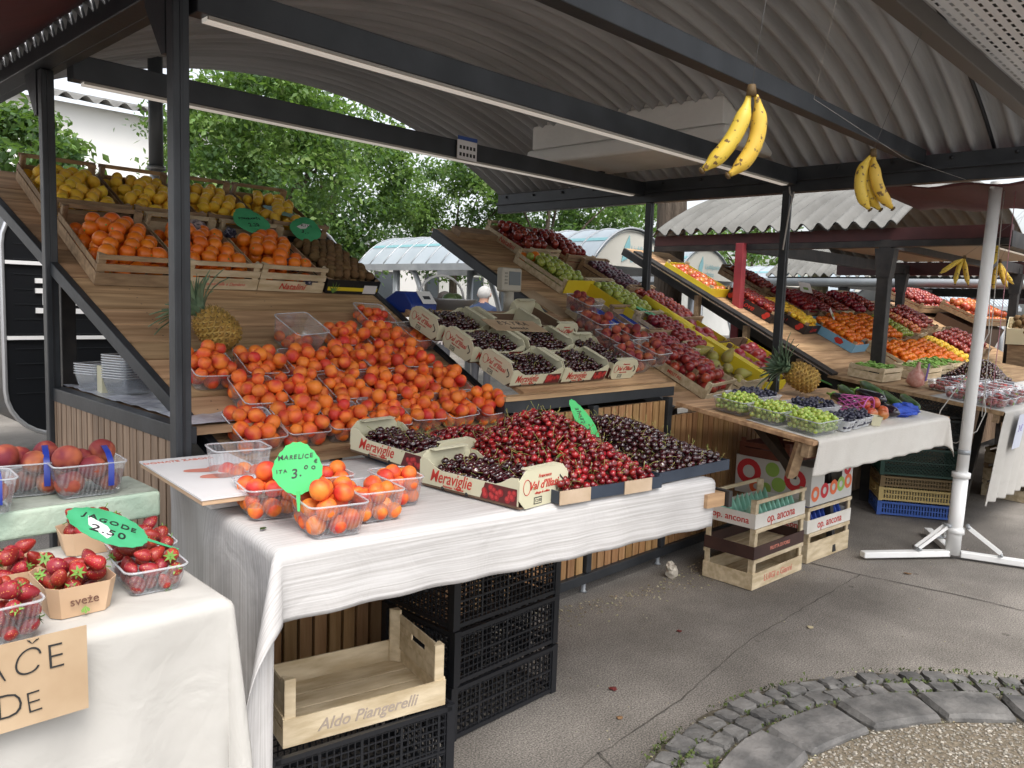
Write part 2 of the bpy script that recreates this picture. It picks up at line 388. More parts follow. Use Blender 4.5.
for _ in range(300):
    a = r.uniform(0, PI * .9); rr = r.choice((1.71, 1.5, 1.595, 1.29)) + r.gauss(0, .015); sp.append((PC[0] + rr * math.cos(a), PC[1] + rr * math.sin(a), .01, r.uniform(.003, .007)))
pebbles('litter_grit', sp, mat('dry_litter', (.22, .17, .09), .9, (.45, .42, .30), 40, rndm=.4, hue=.03, island=True))
mm = MB()
for _ in range(900):
    a = r.choice((r.gauss(1.35, .12), r.gauss(.85, .1), r.gauss(.6, .1), r.gauss(1.7, .05))); rr = r.choice((1.595, 1.498, 1.70)) + r.gauss(0, .012)
    x, y = PC[0] + rr * math.cos(a), PC[1] + rr * math.sin(a); t = r.uniform(0, 6.3); s = r.uniform(.006, .014)
    mm.add([(x, y, .015), (x + s * math.cos(t), y + s * math.sin(t), .02 + s * .8), (x + s * math.cos(t + 1), y + s * math.sin(t + 1), .02 + s * .5)], [(0, 1, 2)])
tag(mm.build('moss', mat('moss_green', (.04, .06, .012), .9, (.09, .12, .03), 20)), kind='stuff')

# ------------------------------------------------------------------ trees
BARK = mat('bark', (.06, .045, .032), .9, (.13, .10, .075), 6, 6, bump=.9, bscale=22, stretch=(3, 3, .45), bdist=.03)
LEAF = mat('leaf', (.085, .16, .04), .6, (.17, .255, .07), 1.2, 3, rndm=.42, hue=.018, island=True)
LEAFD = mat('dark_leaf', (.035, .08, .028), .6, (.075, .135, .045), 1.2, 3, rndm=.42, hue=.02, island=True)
for m_ in (LEAF, LEAFD):
    b_ = m_.node_tree.nodes['Principled BSDF']; b_.inputs['Transmission Weight'].default_value = 0
    n_ = m_.node_tree.nodes; L_ = m_.node_tree.links
    tl = n_.new('ShaderNodeBsdfTranslucent'); tl.inputs[0].default_value = (.19, .34, .05, 1)
    mx_ = n_.new('ShaderNodeMixShader'); mx_.inputs[0].default_value = .38
    L_.new(b_.outputs[0], mx_.inputs[1]); L_.new(tl.outputs[0], mx_.inputs[2]); L_.new(mx_.outputs[0], n_['Material Output'].inputs[0])
def tree(x, y, h, c, rad, n, label, seed, lm=None, leaf=.13, tr=.14, nclump=70):
    """h trunk height to the first fork; c crown centre height; rad crown radii"""
    r = random.Random(seed)
    t = thing('tree', label, 'tree', Tm(x, y, 0), 'trees behind the market stalls')
    m = MB(); m.tube([(0, 0, 0), (.03, .02, h * .5), (0, .05, h), (.1, 0, c)], [tr * 1.25, tr, tr * .85, tr * .35], 10)
    clumps = []
    for k in range(nclump):
        while True:
            v = Vector((r.uniform(-1, 1), r.uniform(-1, 1), r.uniform(-1, 1)))
            if .25 < v.length < 1: break
        if r.random() < .6: v = v.normalized() * r.uniform(.72, 1.02)
        clumps.append(Vector((v.x * rad[0], v.y * rad[1], c + v.z * rad[2])))
    for k in range(9):
        q = clumps[k * 5 % nclump]; b0 = Vector((0, .04, h * r.uniform(.8, 1.1)))
        mid = (b0 + q) / 2 + Vector((0, 0, .25)); m.tube([b0, mid, q], [tr * .45, tr * .25, tr * .08], 6)
    m.build('trunk', BARK, t)
    f = MB(); per = n // nclump
    for q in clumps:
        mi_ = r.choice((0, 0, 1, 2)) if q.z > c - rad[2] * .2 else r.choice((0, 1, 1))  # mostly darker leaves in lower clumps: crown shading put into the colour
        cr = r.uniform(.28, .62) * min(rad) * .55
        tilt = r.uniform(-.3, .3)
        for _ in range(per):
            d = Vector((r.gauss(0, .55), r.gauss(0, .55), r.gauss(0, .32)))
            p = q + Vector((d.x * cr, d.y * cr, d.z * cr - .25 * cr * (d.x * d.x + d.y * d.y)))
            s = leaf * r.uniform(.6, 1.25); a = r.uniform(0, 2 * PI)
            T = Matrix.Translation(p) @ Euler((r.gauss(0, .5) + tilt, r.gauss(.25, .5), a)).to_matrix().to_4x4()
            f.add([(0, 0, 0), (s * .45, s * .32, -.04 * s), (s * 1.05, 0, -.25 * s), (s * .45, -s * .32, -.04 * s)], [(0, 1, 2), (0, 2, 3)], mi_, T)
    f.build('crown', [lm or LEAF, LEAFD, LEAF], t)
    return t
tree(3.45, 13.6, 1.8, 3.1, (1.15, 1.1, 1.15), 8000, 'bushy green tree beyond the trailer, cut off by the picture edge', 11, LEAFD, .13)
tree(6.75, 12.6, 2.2, 3.9, (1.5, 1.5, 1.6), 20000, 'broad bright green tree in front of the white building', 12, LEAF, .105, nclump=150)
tree(11.7, 18.0, 3.0, 4.5, (2.3, 1.9, 2.35), 21000, 'large tree with deep foliage above the kiwi boxes', 13, LEAF, .14, nclump=140)
tree(16.9, 19.0, 2.4, 4.1, (2.3, 1.8, 1.9), 18000, 'tree with visible dark trunk rising behind the arched kiosk roof', 14, LEAF, .12, nclump=100)
tree(19.5, 17.5, 2.6, 4.9, (4.2, 2.0, 1.9), 16000, 'pale green tree crown spread over the striped kiosk', 15, LEAF, .16, nclump=120)
tree(27.0, 19.0, 2.4, 4.2, (4.5, 2.2, 2.1), 7000, 'tree crown showing between the maroon post and the corrugated roof', 16, LEAF, .22, nclump=80)
tree(37.0, 19.5, 2.4, 4.2, (5.5, 2.2, 2.2), 6000, 'distant tree crown above the small arched kiosks', 17, LEAF, .25, nclump=80)
# the bare trunk close behind the main stall
t = thing('tree', 'thick tree trunk with fissured bark right behind the steel post', 'tree', Tm(7.55, 4.95, 0), 'trees behind the market stalls')
m = MB(); m.tube([(0, 0, 0), (0, 0, .5), (.03, .02, 1.6), (0, 0, 2.6), (.05, .1, 4.2), (.3, .1, 6)], [.23, .17, .155, .16, .15, .12], 20); m.build('trunk', BARK, t)
f = MB(); r = random.Random(8)
for k in range(60):
    q = Vector((r.gauss(.3, 1.1), r.gauss(.3, 1.1), 6 + r.gauss(0, .5)))
    for _ in range(45):
        T = Matrix.Translation(q + Vector((r.gauss(0, .3), r.gauss(0, .3), r.gauss(0, .15)))) @ Euler((r.gauss(0, .5), r.gauss(0, .5), r.uniform(0, 6))).to_matrix().to_4x4()
        f.add([(0, 0, 0), (.07, .05, 0), (.16, 0, -.03), (.07, -.05, 0)], [(0, 1, 2), (0, 2, 3)], 0, T)
f.build('crown', LEAF, t)
t = thing('tree', 'pale green-brown trunk behind the far stall posts', 'tree', Tm(15.2, 6.6, 0), 'trees behind the market stalls')
m = MB(); m.tube([(0, 0, 0), (0, 0, 1.5), (.05, 0, 3), (0, .1, 5.5)], [.26, .2, .19, .12], 14); m.build('trunk', mat('mossy_bark', (.13, .12, .07), .9, (.22, .21, .12), 6, bump=.6, stretch=(3, 3, .5)), t)
f = MB()
for k in range(60):
    q = Vector((r.gauss(0, 1.2), r.gauss(0, 1.2), 6 + r.gauss(0, .5)))
    for _ in range(40):
        T = Matrix.Translation(q + Vector((r.gauss(0, .3), r.gauss(0, .3), r.gauss(0, .15)))) @ Euler((r.gauss(0, .5), r.gauss(0, .5), r.uniform(0, 6))).to_matrix().to_4x4()
        f.add([(0, 0, 0), (.08, .05, 0), (.17, 0, -.03), (.08, -.05, 0)], [(0, 1, 2), (0, 2, 3)], 0, T)
f.build('crown', LEAF, t)

# ------------------------------------------------------------------ buildings behind
PLASTER = mat('white_plaster', (.80, .79, .78), .8, (.80, .79, .77), .8, 5, rndm=0)
PLASTERG = mat('grey_white_plaster', (.50, .50, .48), .8, (.60, .60, .58), .8, 5)
GLASS = mat('window_glass', (.05, .06, .07), .15, spec=.8)
ZINC = mat('galvanised', (.30, .32, .34), .45, (.40, .42, .44), 3, metal=.3)
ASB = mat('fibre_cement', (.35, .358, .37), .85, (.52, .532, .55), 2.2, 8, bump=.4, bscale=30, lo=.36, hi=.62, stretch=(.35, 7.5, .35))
ASBL = mat('weathered_fibre_cement', (.12, .118, .11), .85, (.20, .197, .185), 2.2, 6, bump=.4, bscale=30, lo=.3, hi=.7)
t = thing('building', 'tall white building with a corrugated eave behind the bright tree', 'building', Tm(0, 20.5, 0))
MB().box(-9, 11.5, 0, 8, 0, 5.75).build('wall', PLASTER, t)
m = MB()
m.grid(lambda u, v: (-9.5 + 21.5 * u, -.5 + 5 * v, 5.8 + v * 1.1 + .07 * math.sin(u * 21.5 * 2 * PI / .42)), 420, 2); m.build('roof', ASBL, t)
MB().box(-9.3, 11.8, -.30, -.18, 4.0, 4.12).build('ledge', PLASTERG, t)
for x in (-4, 0, 4, 8):
    wf = MB().box(x - .6, x + .6, -.06, -.01, 1.8, 3.2).build('window', ZINC, t); MB().box(x - .52, x + .52, -.075, -.062, 1.88, 3.12).build('pane', GLASS, wf)
t = thing('building', 'long pale single storey building with dark framed windows behind the kiosks', 'building', Tm(0, 24, 0))
MB().box(12, 46, 0, 6, 0, 3.3).build('wall', PLASTERG, t); MB().box(11.7, 46.3, -.3, 6.3, 3.3, 3.5).build('roof', ZINC, t)
for i, x in enumerate((12.8, 14.6, 16.2, 18.0, 20.2, 22.6, 24.4, 27, 30, 33, 36, 39)):
    wd = .35 if i % 3 else .5
    wf = MB().box(x - wd, x + wd, -.05, -.01, .5 if i % 2 else 1.0, 2.5).build('window', mat('frame_dark', (.05, .05, .05)) if i == 0 else MATS['frame_dark'], t)
    MB().box(x - wd + .08, x + wd - .08, -.07, -.052, .7 if i % 2 else 1.1, 2.42).build('pane', GLASS, wf)
    if i % 3 == 0: MB().box(x + wd + .1, x + wd + .9, -.08, -.02, .2, 2.7).build('shutter', PLASTER, t)

# ------------------------------------------------------------------ arched kiosks (ribbed light roofs)
KROOF = mat('translucent_roof', (.34, .39, .43), .35, (.42, .47, .51), 1.5, 3)
KBEIGE = mat('kiosk_gable', (.50, .48, .42), .6, (.56, .54, .48), 1.0)
TEAL = mat('teal_stripe', (.20, .40, .43), .5)
def kiosk(label, x0, x1, y0, y1, ze, zt, axis, gable=False, stripe=False, posts=True):
    t = thing('arched_kiosk', label, 'kiosk', Tm((x0 + x1) / 2, (y0 + y1) / 2, 0), 'arched kiosks behind the stalls')
    X, Y = (x1 - x0) / 2, (y1 - y0) / 2
    if axis == 'X': L, W = X, Y; P = lambda l, a, z: (l, a, z)
    else: L, W = Y, X; P = lambda l, a, z: (a, l, z)
    prof = lambda v: (W * (2 * v - 1), ze + (zt - ze) * (1 - abs(2 * v - 1) ** 2.2))
    m = MB(); m.grid(lambda u, v: P(L * (2 * u - 1), *prof(v)), 10, 20)
    m.grid(lambda u, v: P(L * (2 * u - 1), prof(v)[0] * .985, prof(v)[1] - .04), 10, 20); m.build('roof', KROOF, t)
    nr = max(3, int(L * 2 / .42))
    for i in range(nr + 1):
        l = -L + 2 * L * i / nr
        k = MB(); k.tube([P(l, *((a, z + .008))) for a, z in (prof(v / 14) for v in range(15))], .018, 5); k.build('rib', ZINC, t)
    for s in (-1, 1):
        MB().bar(P(-L, s * W, ze - .06), P(L, s * W, ze - .06), .09, .12).build('gutter', ZINC, t)
    if posts:
        for s in (-1, 1):
            for l in (-L * .62, L * .62): MB().tube([P(l, s * W * .9, 0), P(l, s * W * .9, ze)], .07, 12).build('post', ZINC, t)
            MB().tube([P(L * .2 + q * .9, s * W * .9, .3 + (ze - .35) * math.sin(q * PI / 2)) for q in (0, .15, .3, .5, .75, 1)], .05, 8).build('arch_leg', ZINC, t)
    if gable:
        g = MB(); pr = [prof(v / 16) for v in range(17)]
        vs = [P(-L + .03, a * .97, z - .02) for a, z in pr]; k = len(vs)
        vs2 = [P(-L + .06, a * .97, z - .02) for a, z in pr]
        g.add(vs + vs2, [tuple(range(k)), tuple(range(k, 2 * k))[::-1]] + [(i, (i + 1) % k, (i + 1) % k + k, i + k) for i in range(k)])
        ge = g.build('gable_panel', KBEIGE, t)
        q = MB(); q.prism([(0, 0), (.16, .06), (.21, .27), (.18, .42), (.07, .25)], 0, .01)
        q.build('leaf_emblem', TEAL, ge, on_front(-W * .28, -L + .02, ze + .05) if axis == 'Y' else on_left(-L + .02, 0, ze + .1))
        if axis == 'Y':
            text('Ljubljanska', .15, TEAL, ge, on_front(W * .25, -L + .02, ze + .26)); text('tržnica', .15, TEAL, ge, on_front(W * .12, -L + .02, ze + .10))
    if stripe:
        for q in (.80,):
            s = MB(); s.grid(lambda u, v: P(L * (2 * u - 1), prof(q + .035 * v + .0 * u)[0], prof(q + .035 * v)[1] + .008), 6, 3); s.build('stripe', TEAL, t)
            s = MB(); s.grid(lambda u, v: P(L * (2 * u - 1), -prof(q + .035 * v)[0], prof(q + .035 * v)[1] + .008), 6, 3); s.build('stripe', TEAL, t)
    return t
kiosk('long arched kiosk with a pale ribbed roof and a leaf emblem on its gable', 9.5, 11.65, 7.6, 13.6, 2.22, 2.80, 'Y', True, True)
kiosk('small beige gabled kiosk seen under the corrugated eave', 14.3, 16.7, 9.2, 14.5, 2.22, 2.87, 'Y', True, True)
kiosk('ribbed pale kiosk between the red post and the steel post', 19.0, 21.7, 9.2, 16, 2.22, 2.75, 'Y', True, True)
kiosk('distant ribbed kiosk beyond the steel post', 24.5, 27.5, 9.5, 16, 2.25, 2.85, 'Y', True, False)
kiosk('low white kiosk roof seen below the far corrugated stall roof', 22.0, 30.5, 6.4, 8.6, 1.95, 2.5, 'X')

# ------------------------------------------------------------------ black trailer
BLK = mat('trailer_black', (.008, .009, .011), .32, spec=.45)
SILV = mat('brushed_trim', (.55, .56, .58), .3, metal=.7)
t = thing('food_trailer', 'black ribbed trailer with rounded silver corners and white lettering', 'trailer', Tm(1.68, 7.0, 0))
Lx, z0, z1, rc = 3.0, .42, 2.25, .36
def rr(o=0, n=7):
    P = []
    for cx_, cz_, a0 in ((Lx - rc, z0 + rc, -PI / 2), (Lx - rc, z1 - rc, 0), (rc, z1 - rc, PI / 2), (rc, z0 + rc, PI)):
        for i in range(n + 1): a = a0 + PI / 2 * i / n; P.append((cx_ + (rc + o) * math.cos(a), cz_ + (rc + o) * math.sin(a)))
    return P
m = MB(); pr = rr(); m.prism(pr, 0, 1.9, T=Matrix(((1, 0, 0, 0), (0, 0, 1, 0), (0, 1, 0, 0), (0, 0, 0, 1))))
m.build('body', BLK, t)
m = MB(); m.tube([(a, -.01, b) for a, b in rr(.0)], .018, 8, closed=True); m.build('corner_trim', SILV, t)
for i in range(14):
    z = z0 + .1 + i * .115
    inx = .08 if .3 < z - z0 < 1.5 else .3
    MB().box(inx, Lx - inx, -.005, -.001, z, z + .006).build('panel_rib', mat('rib_black', (.016, .018, .021), .35) if i == 0 else MATS['rib_black'], t)
for z in (1.17, 1.745): MB().box(.02, Lx - .02, -.02, -.002, z, z + .028).build('white_stripe', WHITEINK, t)
fnt = MB()
for (x0_, x1_, za, zb) in ((.22, .98, 1.375, 1.415), (.22, .44, 1.607, 1.645), (.22, .44, 1.53, 1.568), (.27, .315, 1.44, 1.53), (.37, .41, 1.44, 1.53), (.505, .535, 1.44, 1.56), (.58, .615, 1.44, 1.56), (.536, .579, 1.535, 1.56), (.66, .69, 1.44, 1.56), (.74, .775, 1.44, 1.56)):
    fnt.box(x0_, x1_, -.02, -.004, za, zb)
fnt.build('lettering', WHITEINK, t); text('Special', .095, WHITEINK, t, on_front(.91, -.012, 1.30))
for x in (1.0, 1.9):
    wv = MB(); wv.tube([(x, .1, .3), (x, .28, .3)], .3, 20); wv.build('wheel', BLACKP, t)
MB().bar((-.9, .9, .4), (.1, .9, .45), .06, .06).build('tow_bar', ZINC, t)
MB().tube([(-.35, .55, .1), (-.35, .55, .75)], .03, 8).build('jack', BLACKP, t)
# downpipe
t = thing('downpipe', 'dark grey rainwater downpipe with a silver elbow behind the lemon crates', 'downpipe', Tm(2.17, 5.35, 0))
MB().tube([(0, 0, 2.36), (0, 0, 3.1)], .045, 14).build('pipe', mat('pipe_grey', (.10, .115, .13), .4), t)
MB().tube([(0, 0, 2.38), (0, .0, 2.28), (.03, -.02, 2.2), (.12, -.05, 2.1), (.13, -.05, .0)], .04, 14).build('elbow', mat('pipe_silver', (.5, .52, .54), .35, metal=.6), t)
MB().tube([(0, 0, 2.36), (0, 0, 2.38)], .058, 14).build('clamp', ZINC, t)
# gate / dark grey far steel column handled by the stalls

# ================================================================== STALLS
def vault(x0, x1, y0, y1, ze, zt, pitch, amp, n=36, th=.012, ends=True):
    m = MB(); nv = int((y1 - y0) / pitch * 8)
    c = x1 - x0; s = zt - ze; R = (c * c / 4 + s * s) / (2 * s); xm = (x0 + x1) / 2; zc = zt - R
    a = math.asin(c / 2 / R)
    for dz in (0, th):
        def fn(u, v):
            t = -a + 2 * a * u; w_ = amp * math.sin(v * (y1 - y0) / pitch * 2 * PI)
            r_ = R + w_ + dz
            return (xm + r_ * math.sin(t), y0 + (y1 - y0) * v, zc + r_ * math.cos(t))
        m.grid(fn, n, nv)
    for v in (0, 1):     # close the rims so that the sheet shows its thickness
        def fr(u, k, v=v):
            t = -a + 2 * a * u; w_ = amp * math.sin(v * (y1 - y0) / pitch * 2 * PI); r_ = R + w_ + th * k
            return (xm + r_ * math.sin(t), y0 + (y1 - y0) * v, zc + r_ * math.cos(t))
        m.grid(fr, n, 1)
    return m
def slats(m, x0, x1, z0, z1, y, pitch=.065, w_=.054, T=None):
    n = int((x1 - x0) / pitch)
    for i in range(n):
        a = x0 + (i + .5) * (x1 - x0) / n; m.box(a - w_ / 2, a + w_ / 2, y, y + .018, z0, z1, 0, T)
st = thing('market_stall', 'steel framed market stall with arched roof and larch slat counter, full of fruit', 'market stall', Tm(1.16, 2.68, 0), 'market stalls')
ST = Tm(-1.16, -2.68, 0)      # parts below are given in world coordinates
def sp_(m, name, mt, par=None): return m.build(name, mt, par or st, ST)
for (x, y, zt) in ((1.16, 2.68, 2.56), (1.19, 4.14, 2.56), (5.66, 3.93, 2.45), (5.56, 2.68, 2.45)):
    p = sp_(MB().box(x - .027, x + .027, y - .027, y + .027, .02, zt), 'post', STEEL); bevel(p, .004)
    q = sp_(MB().box(x - .005, x + .005, y - .0295, y - .027, .3, zt), 'post_groove', BLACKP, None)
    sp_(MB().box(x - .06, x + .06, y - .06, y + .06, 0.004, .02), 'foot_plate', STEEL)
bevel(sp_(MB().box(1.25, 1.315, 4.20, 4.27, .02, 1.68), 'post', STEEL2), .004)
bevel(sp_(MB().box(1.21, 5.62, 2.645, 2.72, 2.50, 2.61), 'cross_beam', STEEL), .004)
bevel(sp_(MB().box(1.25, 5.66, 3.97, 4.05, 2.51, 2.62), 'cross_beam', STEEL), .004)
bevel(sp_(MB().box(1.21, 5.66, 1.80, 1.87, 2.575, 2.665), 'cross_beam', STEEL), .004)
bevel(sp_(MB().box(1.125, 1.205, .2, 5.85, 2.565, 2.70), 'side_beam', STEEL), .004)
bevel(sp_(MB().box(1.205, 1.25, .2, 5.85, 2.565, 2.58), 'side_flange', STEEL), .002)
b = sp_(MB().box(5.64, 5.72, -.6, 5.72, 2.452, 2.63), 'side_beam', STEEL); bevel(b, .004)
sp_(MB().box(5.618, 5.64, -.6, 5.72, 2.53, 2.55), 'beam_ledge', STEEL)
for i in range(16): sp_(MB().tube([(5.626, .2 + i * .36, 2.60), (5.636, .2 + i * .36, 2.60)], .012, 6), 'bolt', BLACKP)
bevel(sp_(MB().box(1.16, 5.7, .94, 1.0, 2.535, 2.60), 'cross_beam', mat('brown_steel', (.07, .062, .055), .5)), .004)
STRIP = mat('light_strip', (.60, .54, .45), .4)
b_ = STRIP.node_tree.nodes['Principled BSDF']; b_.inputs['Emission Color'].default_value = (1, .93, .84, 1); b_.inputs['Emission Strength'].default_value = .16
for y, xa, z in ((2.66, 1.25, 2.484), (3.985, 1.3, 2.495)):
    sp_(MB().box(xa, 5.5, y, y + .04, z, z + .014), 'light_strip', STRIP)
    sp_(MB().box(xa, 5.5, y - .012, y - .001, z + .004, z + .014), 'strip_profile', mat('strip_grey', (.42, .40, .36), .5) if y < 3 else MATS['strip_grey'])
for (x, y, s) in ((1.165, 2.68, 1), (1.19, 4.14, 1)):
    for sg in ((1,) if s > 0 else (1, -1)):
        g = MB(); z = 2.565 if x < 3 else 2.452
        g.add([(x - .03, y + sg * .04, z), (x - .03, y + sg * .04, z - .20), (x - .03, y + sg * .07, z - .20), (x - .03, y + sg * .2, z - .02), (x - .03, y + sg * .2, z),
               (x + .03, y + sg * .04, z), (x + .03, y + sg * .04, z - .20), (x + .03, y + sg * .07, z - .20), (x + .03, y + sg * .2, z - .02), (x + .03, y + sg * .2, z)],
              [(0, 1, 2, 3, 4), (9, 8, 7, 6, 5), (0, 5, 6, 1), (1, 6, 7, 2), (2, 7, 8, 3), (3, 8, 9, 4)])
        sp_(g, 'gusset', STEEL)
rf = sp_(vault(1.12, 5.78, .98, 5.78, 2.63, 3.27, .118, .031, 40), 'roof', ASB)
sm = MB(); R = (4.66 ** 2 / 4 + .64 ** 2) / 1.28
sm.tube([(3.45 + (R - .03) * math.sin(a), 1.42, 3.27 - R + (R - .03) * math.cos(a)) for a in (-.55 + 1.1 * k / 30 for k in range(31))], .012, 6); sp_(sm, 'roof_seam', BLACKP)
# plinth and counters
for x0_, x1_, zt in ((1.21, 2.70, .93), (2.75, 3.395, 1.03), (3.445, 4.125, 1.03), (4.175, 5.58, .93)):
    m = MB(); slats(m, x0_, x1_, .115, zt, 2.675); sp_(m, 'slat_panel', SLAT)
    sp_(MB().box(x0_, x1_, 2.70, 2.712, .115, zt), 'backing_board', mat('backing_black', (.02, .015, .01), .9) if x0_ < 1.3 else MATS['backing_black'])
for x in (2.725, 3.42, 4.15): bevel(sp_(MB().box(x - .022, x + .022, 2.655, 2.70, .115, 1.05 if x > 2.8 else .95), 'counter_post', STEEL), .003)
bevel(sp_(MB().box(1.19, 5.6, 2.65, 2.70, .06, .113), 'bottom_rail', STEEL), .003)
bevel(sp_(MB().box(2.71, 4.18, 2.655, 2.72, 1.06, 1.117), 'counter_rail', STEEL), .003)
for x in (1.9, 2.72, 3.41, 4.14, 4.9):
    sp_(MB().tube([(x, 2.68, .004), (x, 2.68, .012), (x, 2.68, .06)], [.022, .012, .012], 10), 'levelling_foot', ZINC)
m = MB(); slats(m, 0, 1.42, .10, 1.06, 0, T=Matrix(((0, 1, 0, 1.185), (1, 0, 0, 2.73), (0, 0, 1, 0), (0, 0, 0, 1)))); sp_(m, 'slat_panel', SLATG)
sp_(MB().box(1.206, 1.22, 2.73, 4.16, .1, 1.06), 'backing_board', MATS['backing_black'])
bevel(sp_(MB().box(1.18, 1.235, 2.72, 4.17, 1.06, 1.122), 'side_rail', STEEL), .003)
sp_(MB().box(1.236, 2.9, 2.75, 4.24, 1.085, 1.112), 'side_counter', PLANK)
# sloping boards
def LE(s): return 1.366 - .093 * s      # outer edge of the first bay's boards
def boards(x0, x1, s0, s1, w_=.145):
    m = MB(); s = s0
    while s < s1 - .02:
        e = min(s + w_ - .007, s1)
        zt = random.Random(int(s * 100)).uniform(-.004, 0)
        if x0 is None: a, b = LE(s), LE(e); m.add([(a, s, -.022), (x1, s, -.022), (x1, e, -.022), (b, e, -.022), (a, s, zt), (x1, s, zt), (x1, e, zt), (b, e, zt)], [(3, 2, 1, 0), (4, 5, 6, 7), (0, 1, 5, 4), (1, 2, 6, 5), (2, 3, 7, 6), (3, 0, 4, 7)], 0, board(0, 0))
        else: m.box(x0, x1, s, e, -.022, zt, 0, board(0, 0))
        s += w_
    return m
sp_(boards(None, 2.86, 0, 2.72), 'display_board', PLANK)
bevel(sp_(MB().bar(board(LE(-.06) - .02, -.06, 0, -.022).translation, board(LE(2.74) - .02, 2.74, 0, -.022).translation, .036, .055), 'board_rail', STEEL), .003)
bevel(sp_(MB().bar((2.88, 2.68, .955), (2.88, 5.15, .955 + .505 * 2.47), .035, .06), 'board_rail', STEEL), .003)
MIDS = math.atan(.40)
def mid(x, s, rz=0, up=0):
    c, n = math.cos(MIDS), math.sin(MIDS)
    return Matrix.Translation((x, 2.70 + s * c - up * n, 1.142 + s * n + up * c)) @ Euler((MIDS, 0, rz), 'XYZ').to_matrix().to_4x4() if rz == 0 else \
        Matrix.Translation((x, 2.70 + s * c - up * n, 1.142 + s * n + up * c)) @ Euler((MIDS, 0, 0)).to_matrix().to_4x4() @ Euler((0, 0, rz)).to_matrix().to_4x4()
m = MB(); m.box(2.71, 4.18, 2.648, 2.705, 1.118, 1.141)
for i in range(7): m.box(2.9, 4.18, .010 + i * .148, .155 + i * .148, -.022, -.001 * (i % 2), 0, mid(0, 0))
sp_(m, 'counter_board', PLANK)
m = MB()
m2 = boards(4.22, 5.6, 0, 2.62); sp_(m2, 'display_board', PLANK)
bevel(sp_(MB().bar((4.2, 2.68, .955), (4.2, 4.98, .955 + .505 * 2.3), .035, .075), 'board_rail', STEEL), .003)
bevel(sp_(MB().bar((5.62, 2.75, .98), (5.62, 4.98, .98 + .505 * 2.23), .035, .06), 'board_rail', STEEL), .003)
for x in (2.88, 4.72, 5.5): bevel(sp_(MB().box(x - .03, x + .03, 4.3, 4.36, .02, 1.75), 'rear_leg', STEEL2), .003)
# instruction plate on the rear beam
pl = thing('beam_sign', 'small white pictogram plate with a blue strip on the rear roof beam', 'sign', Tm(3.60, 3.955, 2.56))
MB().box(-.085, .085, -.006, 0, -.06, .06).build('plate', PAPER, pl); MB().box(-.085, .085, -.009, -.0062, .062, .085).build('blue_strip', BLUEINK, pl)
m = MB()
for i in range(5):
    for j in range(2): m.box(-.068 + i * .03, -.05 + i * .03, -.008, -.0062, -.04 + j * .045, -.018 + j * .045)
m.build('pictograms', BLACKINK, pl)
# weights of concrete lying on the roof side under the vault
t = thing('concrete_block', 'stacked weathered concrete block under the roof beside the far beam', 'concrete block', Tm(5.25, 3.7, 2.71))
CONC = mat('old_concrete', (.84, .83, .80), .9, (.92, .91, .88), 3, 6, bump=.5, bscale=25)
bevel(MB().box(-.36, .37, -.88, .95, 0, .12).build('base_slab', CONC, t), .03, 3); bevel(MB().box(-.34, .3, -.84, .9, .123, .31).build('middle_block', CONC, t), .01); bevel(MB().box(-.33, .12, -.84, .86, .313, .47).build('top_block', CONC, t), .01)
# hanging hooks under the concrete: a real support
for y in (-.6, .6): MB().bar((.2, y, -.08), (.2, y, 0), .05, .05).build('hanger', STEEL, t)
# ================================================================== FRUIT
def blotch(name, c, c2, rough=.5, lo=.4, hi=.6, scale=16, bump=.03, bscale=300, coat=0, rn=.14, hue=.008, sss=.12, c3=None, spots=None):
    m = mat(name, c, rough, c2, scale, 2, bump=bump, bscale=bscale, rndm=rn, hue=hue, lo=lo, hi=hi, coat=coat, island=True, sss=sss, bdist=.002)
    if spots:
        n = m.node_tree.nodes; L = m.node_tree.links; b = n['Principled BSDF']; src = b.inputs['Base Color'].links[0].from_socket
        tc = n.new('ShaderNodeTexCoord'); v = n.new('ShaderNodeTexVoronoi'); v.inputs['Scale'].default_value = spots[0]; L.new(tc.outputs['Object'], v.inputs['Vector'])
        cr = n.new('ShaderNodeValToRGB'); cr.color_ramp.elements[0].position = spots[2]; cr.color_ramp.elements[1].position = spots[2] + .06
        cr.color_ramp.elements[0].color = (1, 1, 1, 1); cr.color_ramp.elements[1].color = (0, 0, 0, 1); L.new(v.outputs['Distance'], cr.inputs[0])
        mx = n.new('ShaderNodeMix'); mx.data_type = 'RGBA'; L.new(cr.outputs[0], mx.inputs[0]); L.new(src, mx.inputs[6]); mx.inputs[7].default_value = (*spots[1], 1)
        L.new(mx.outputs[2], b.inputs['Base Color'])
    return m
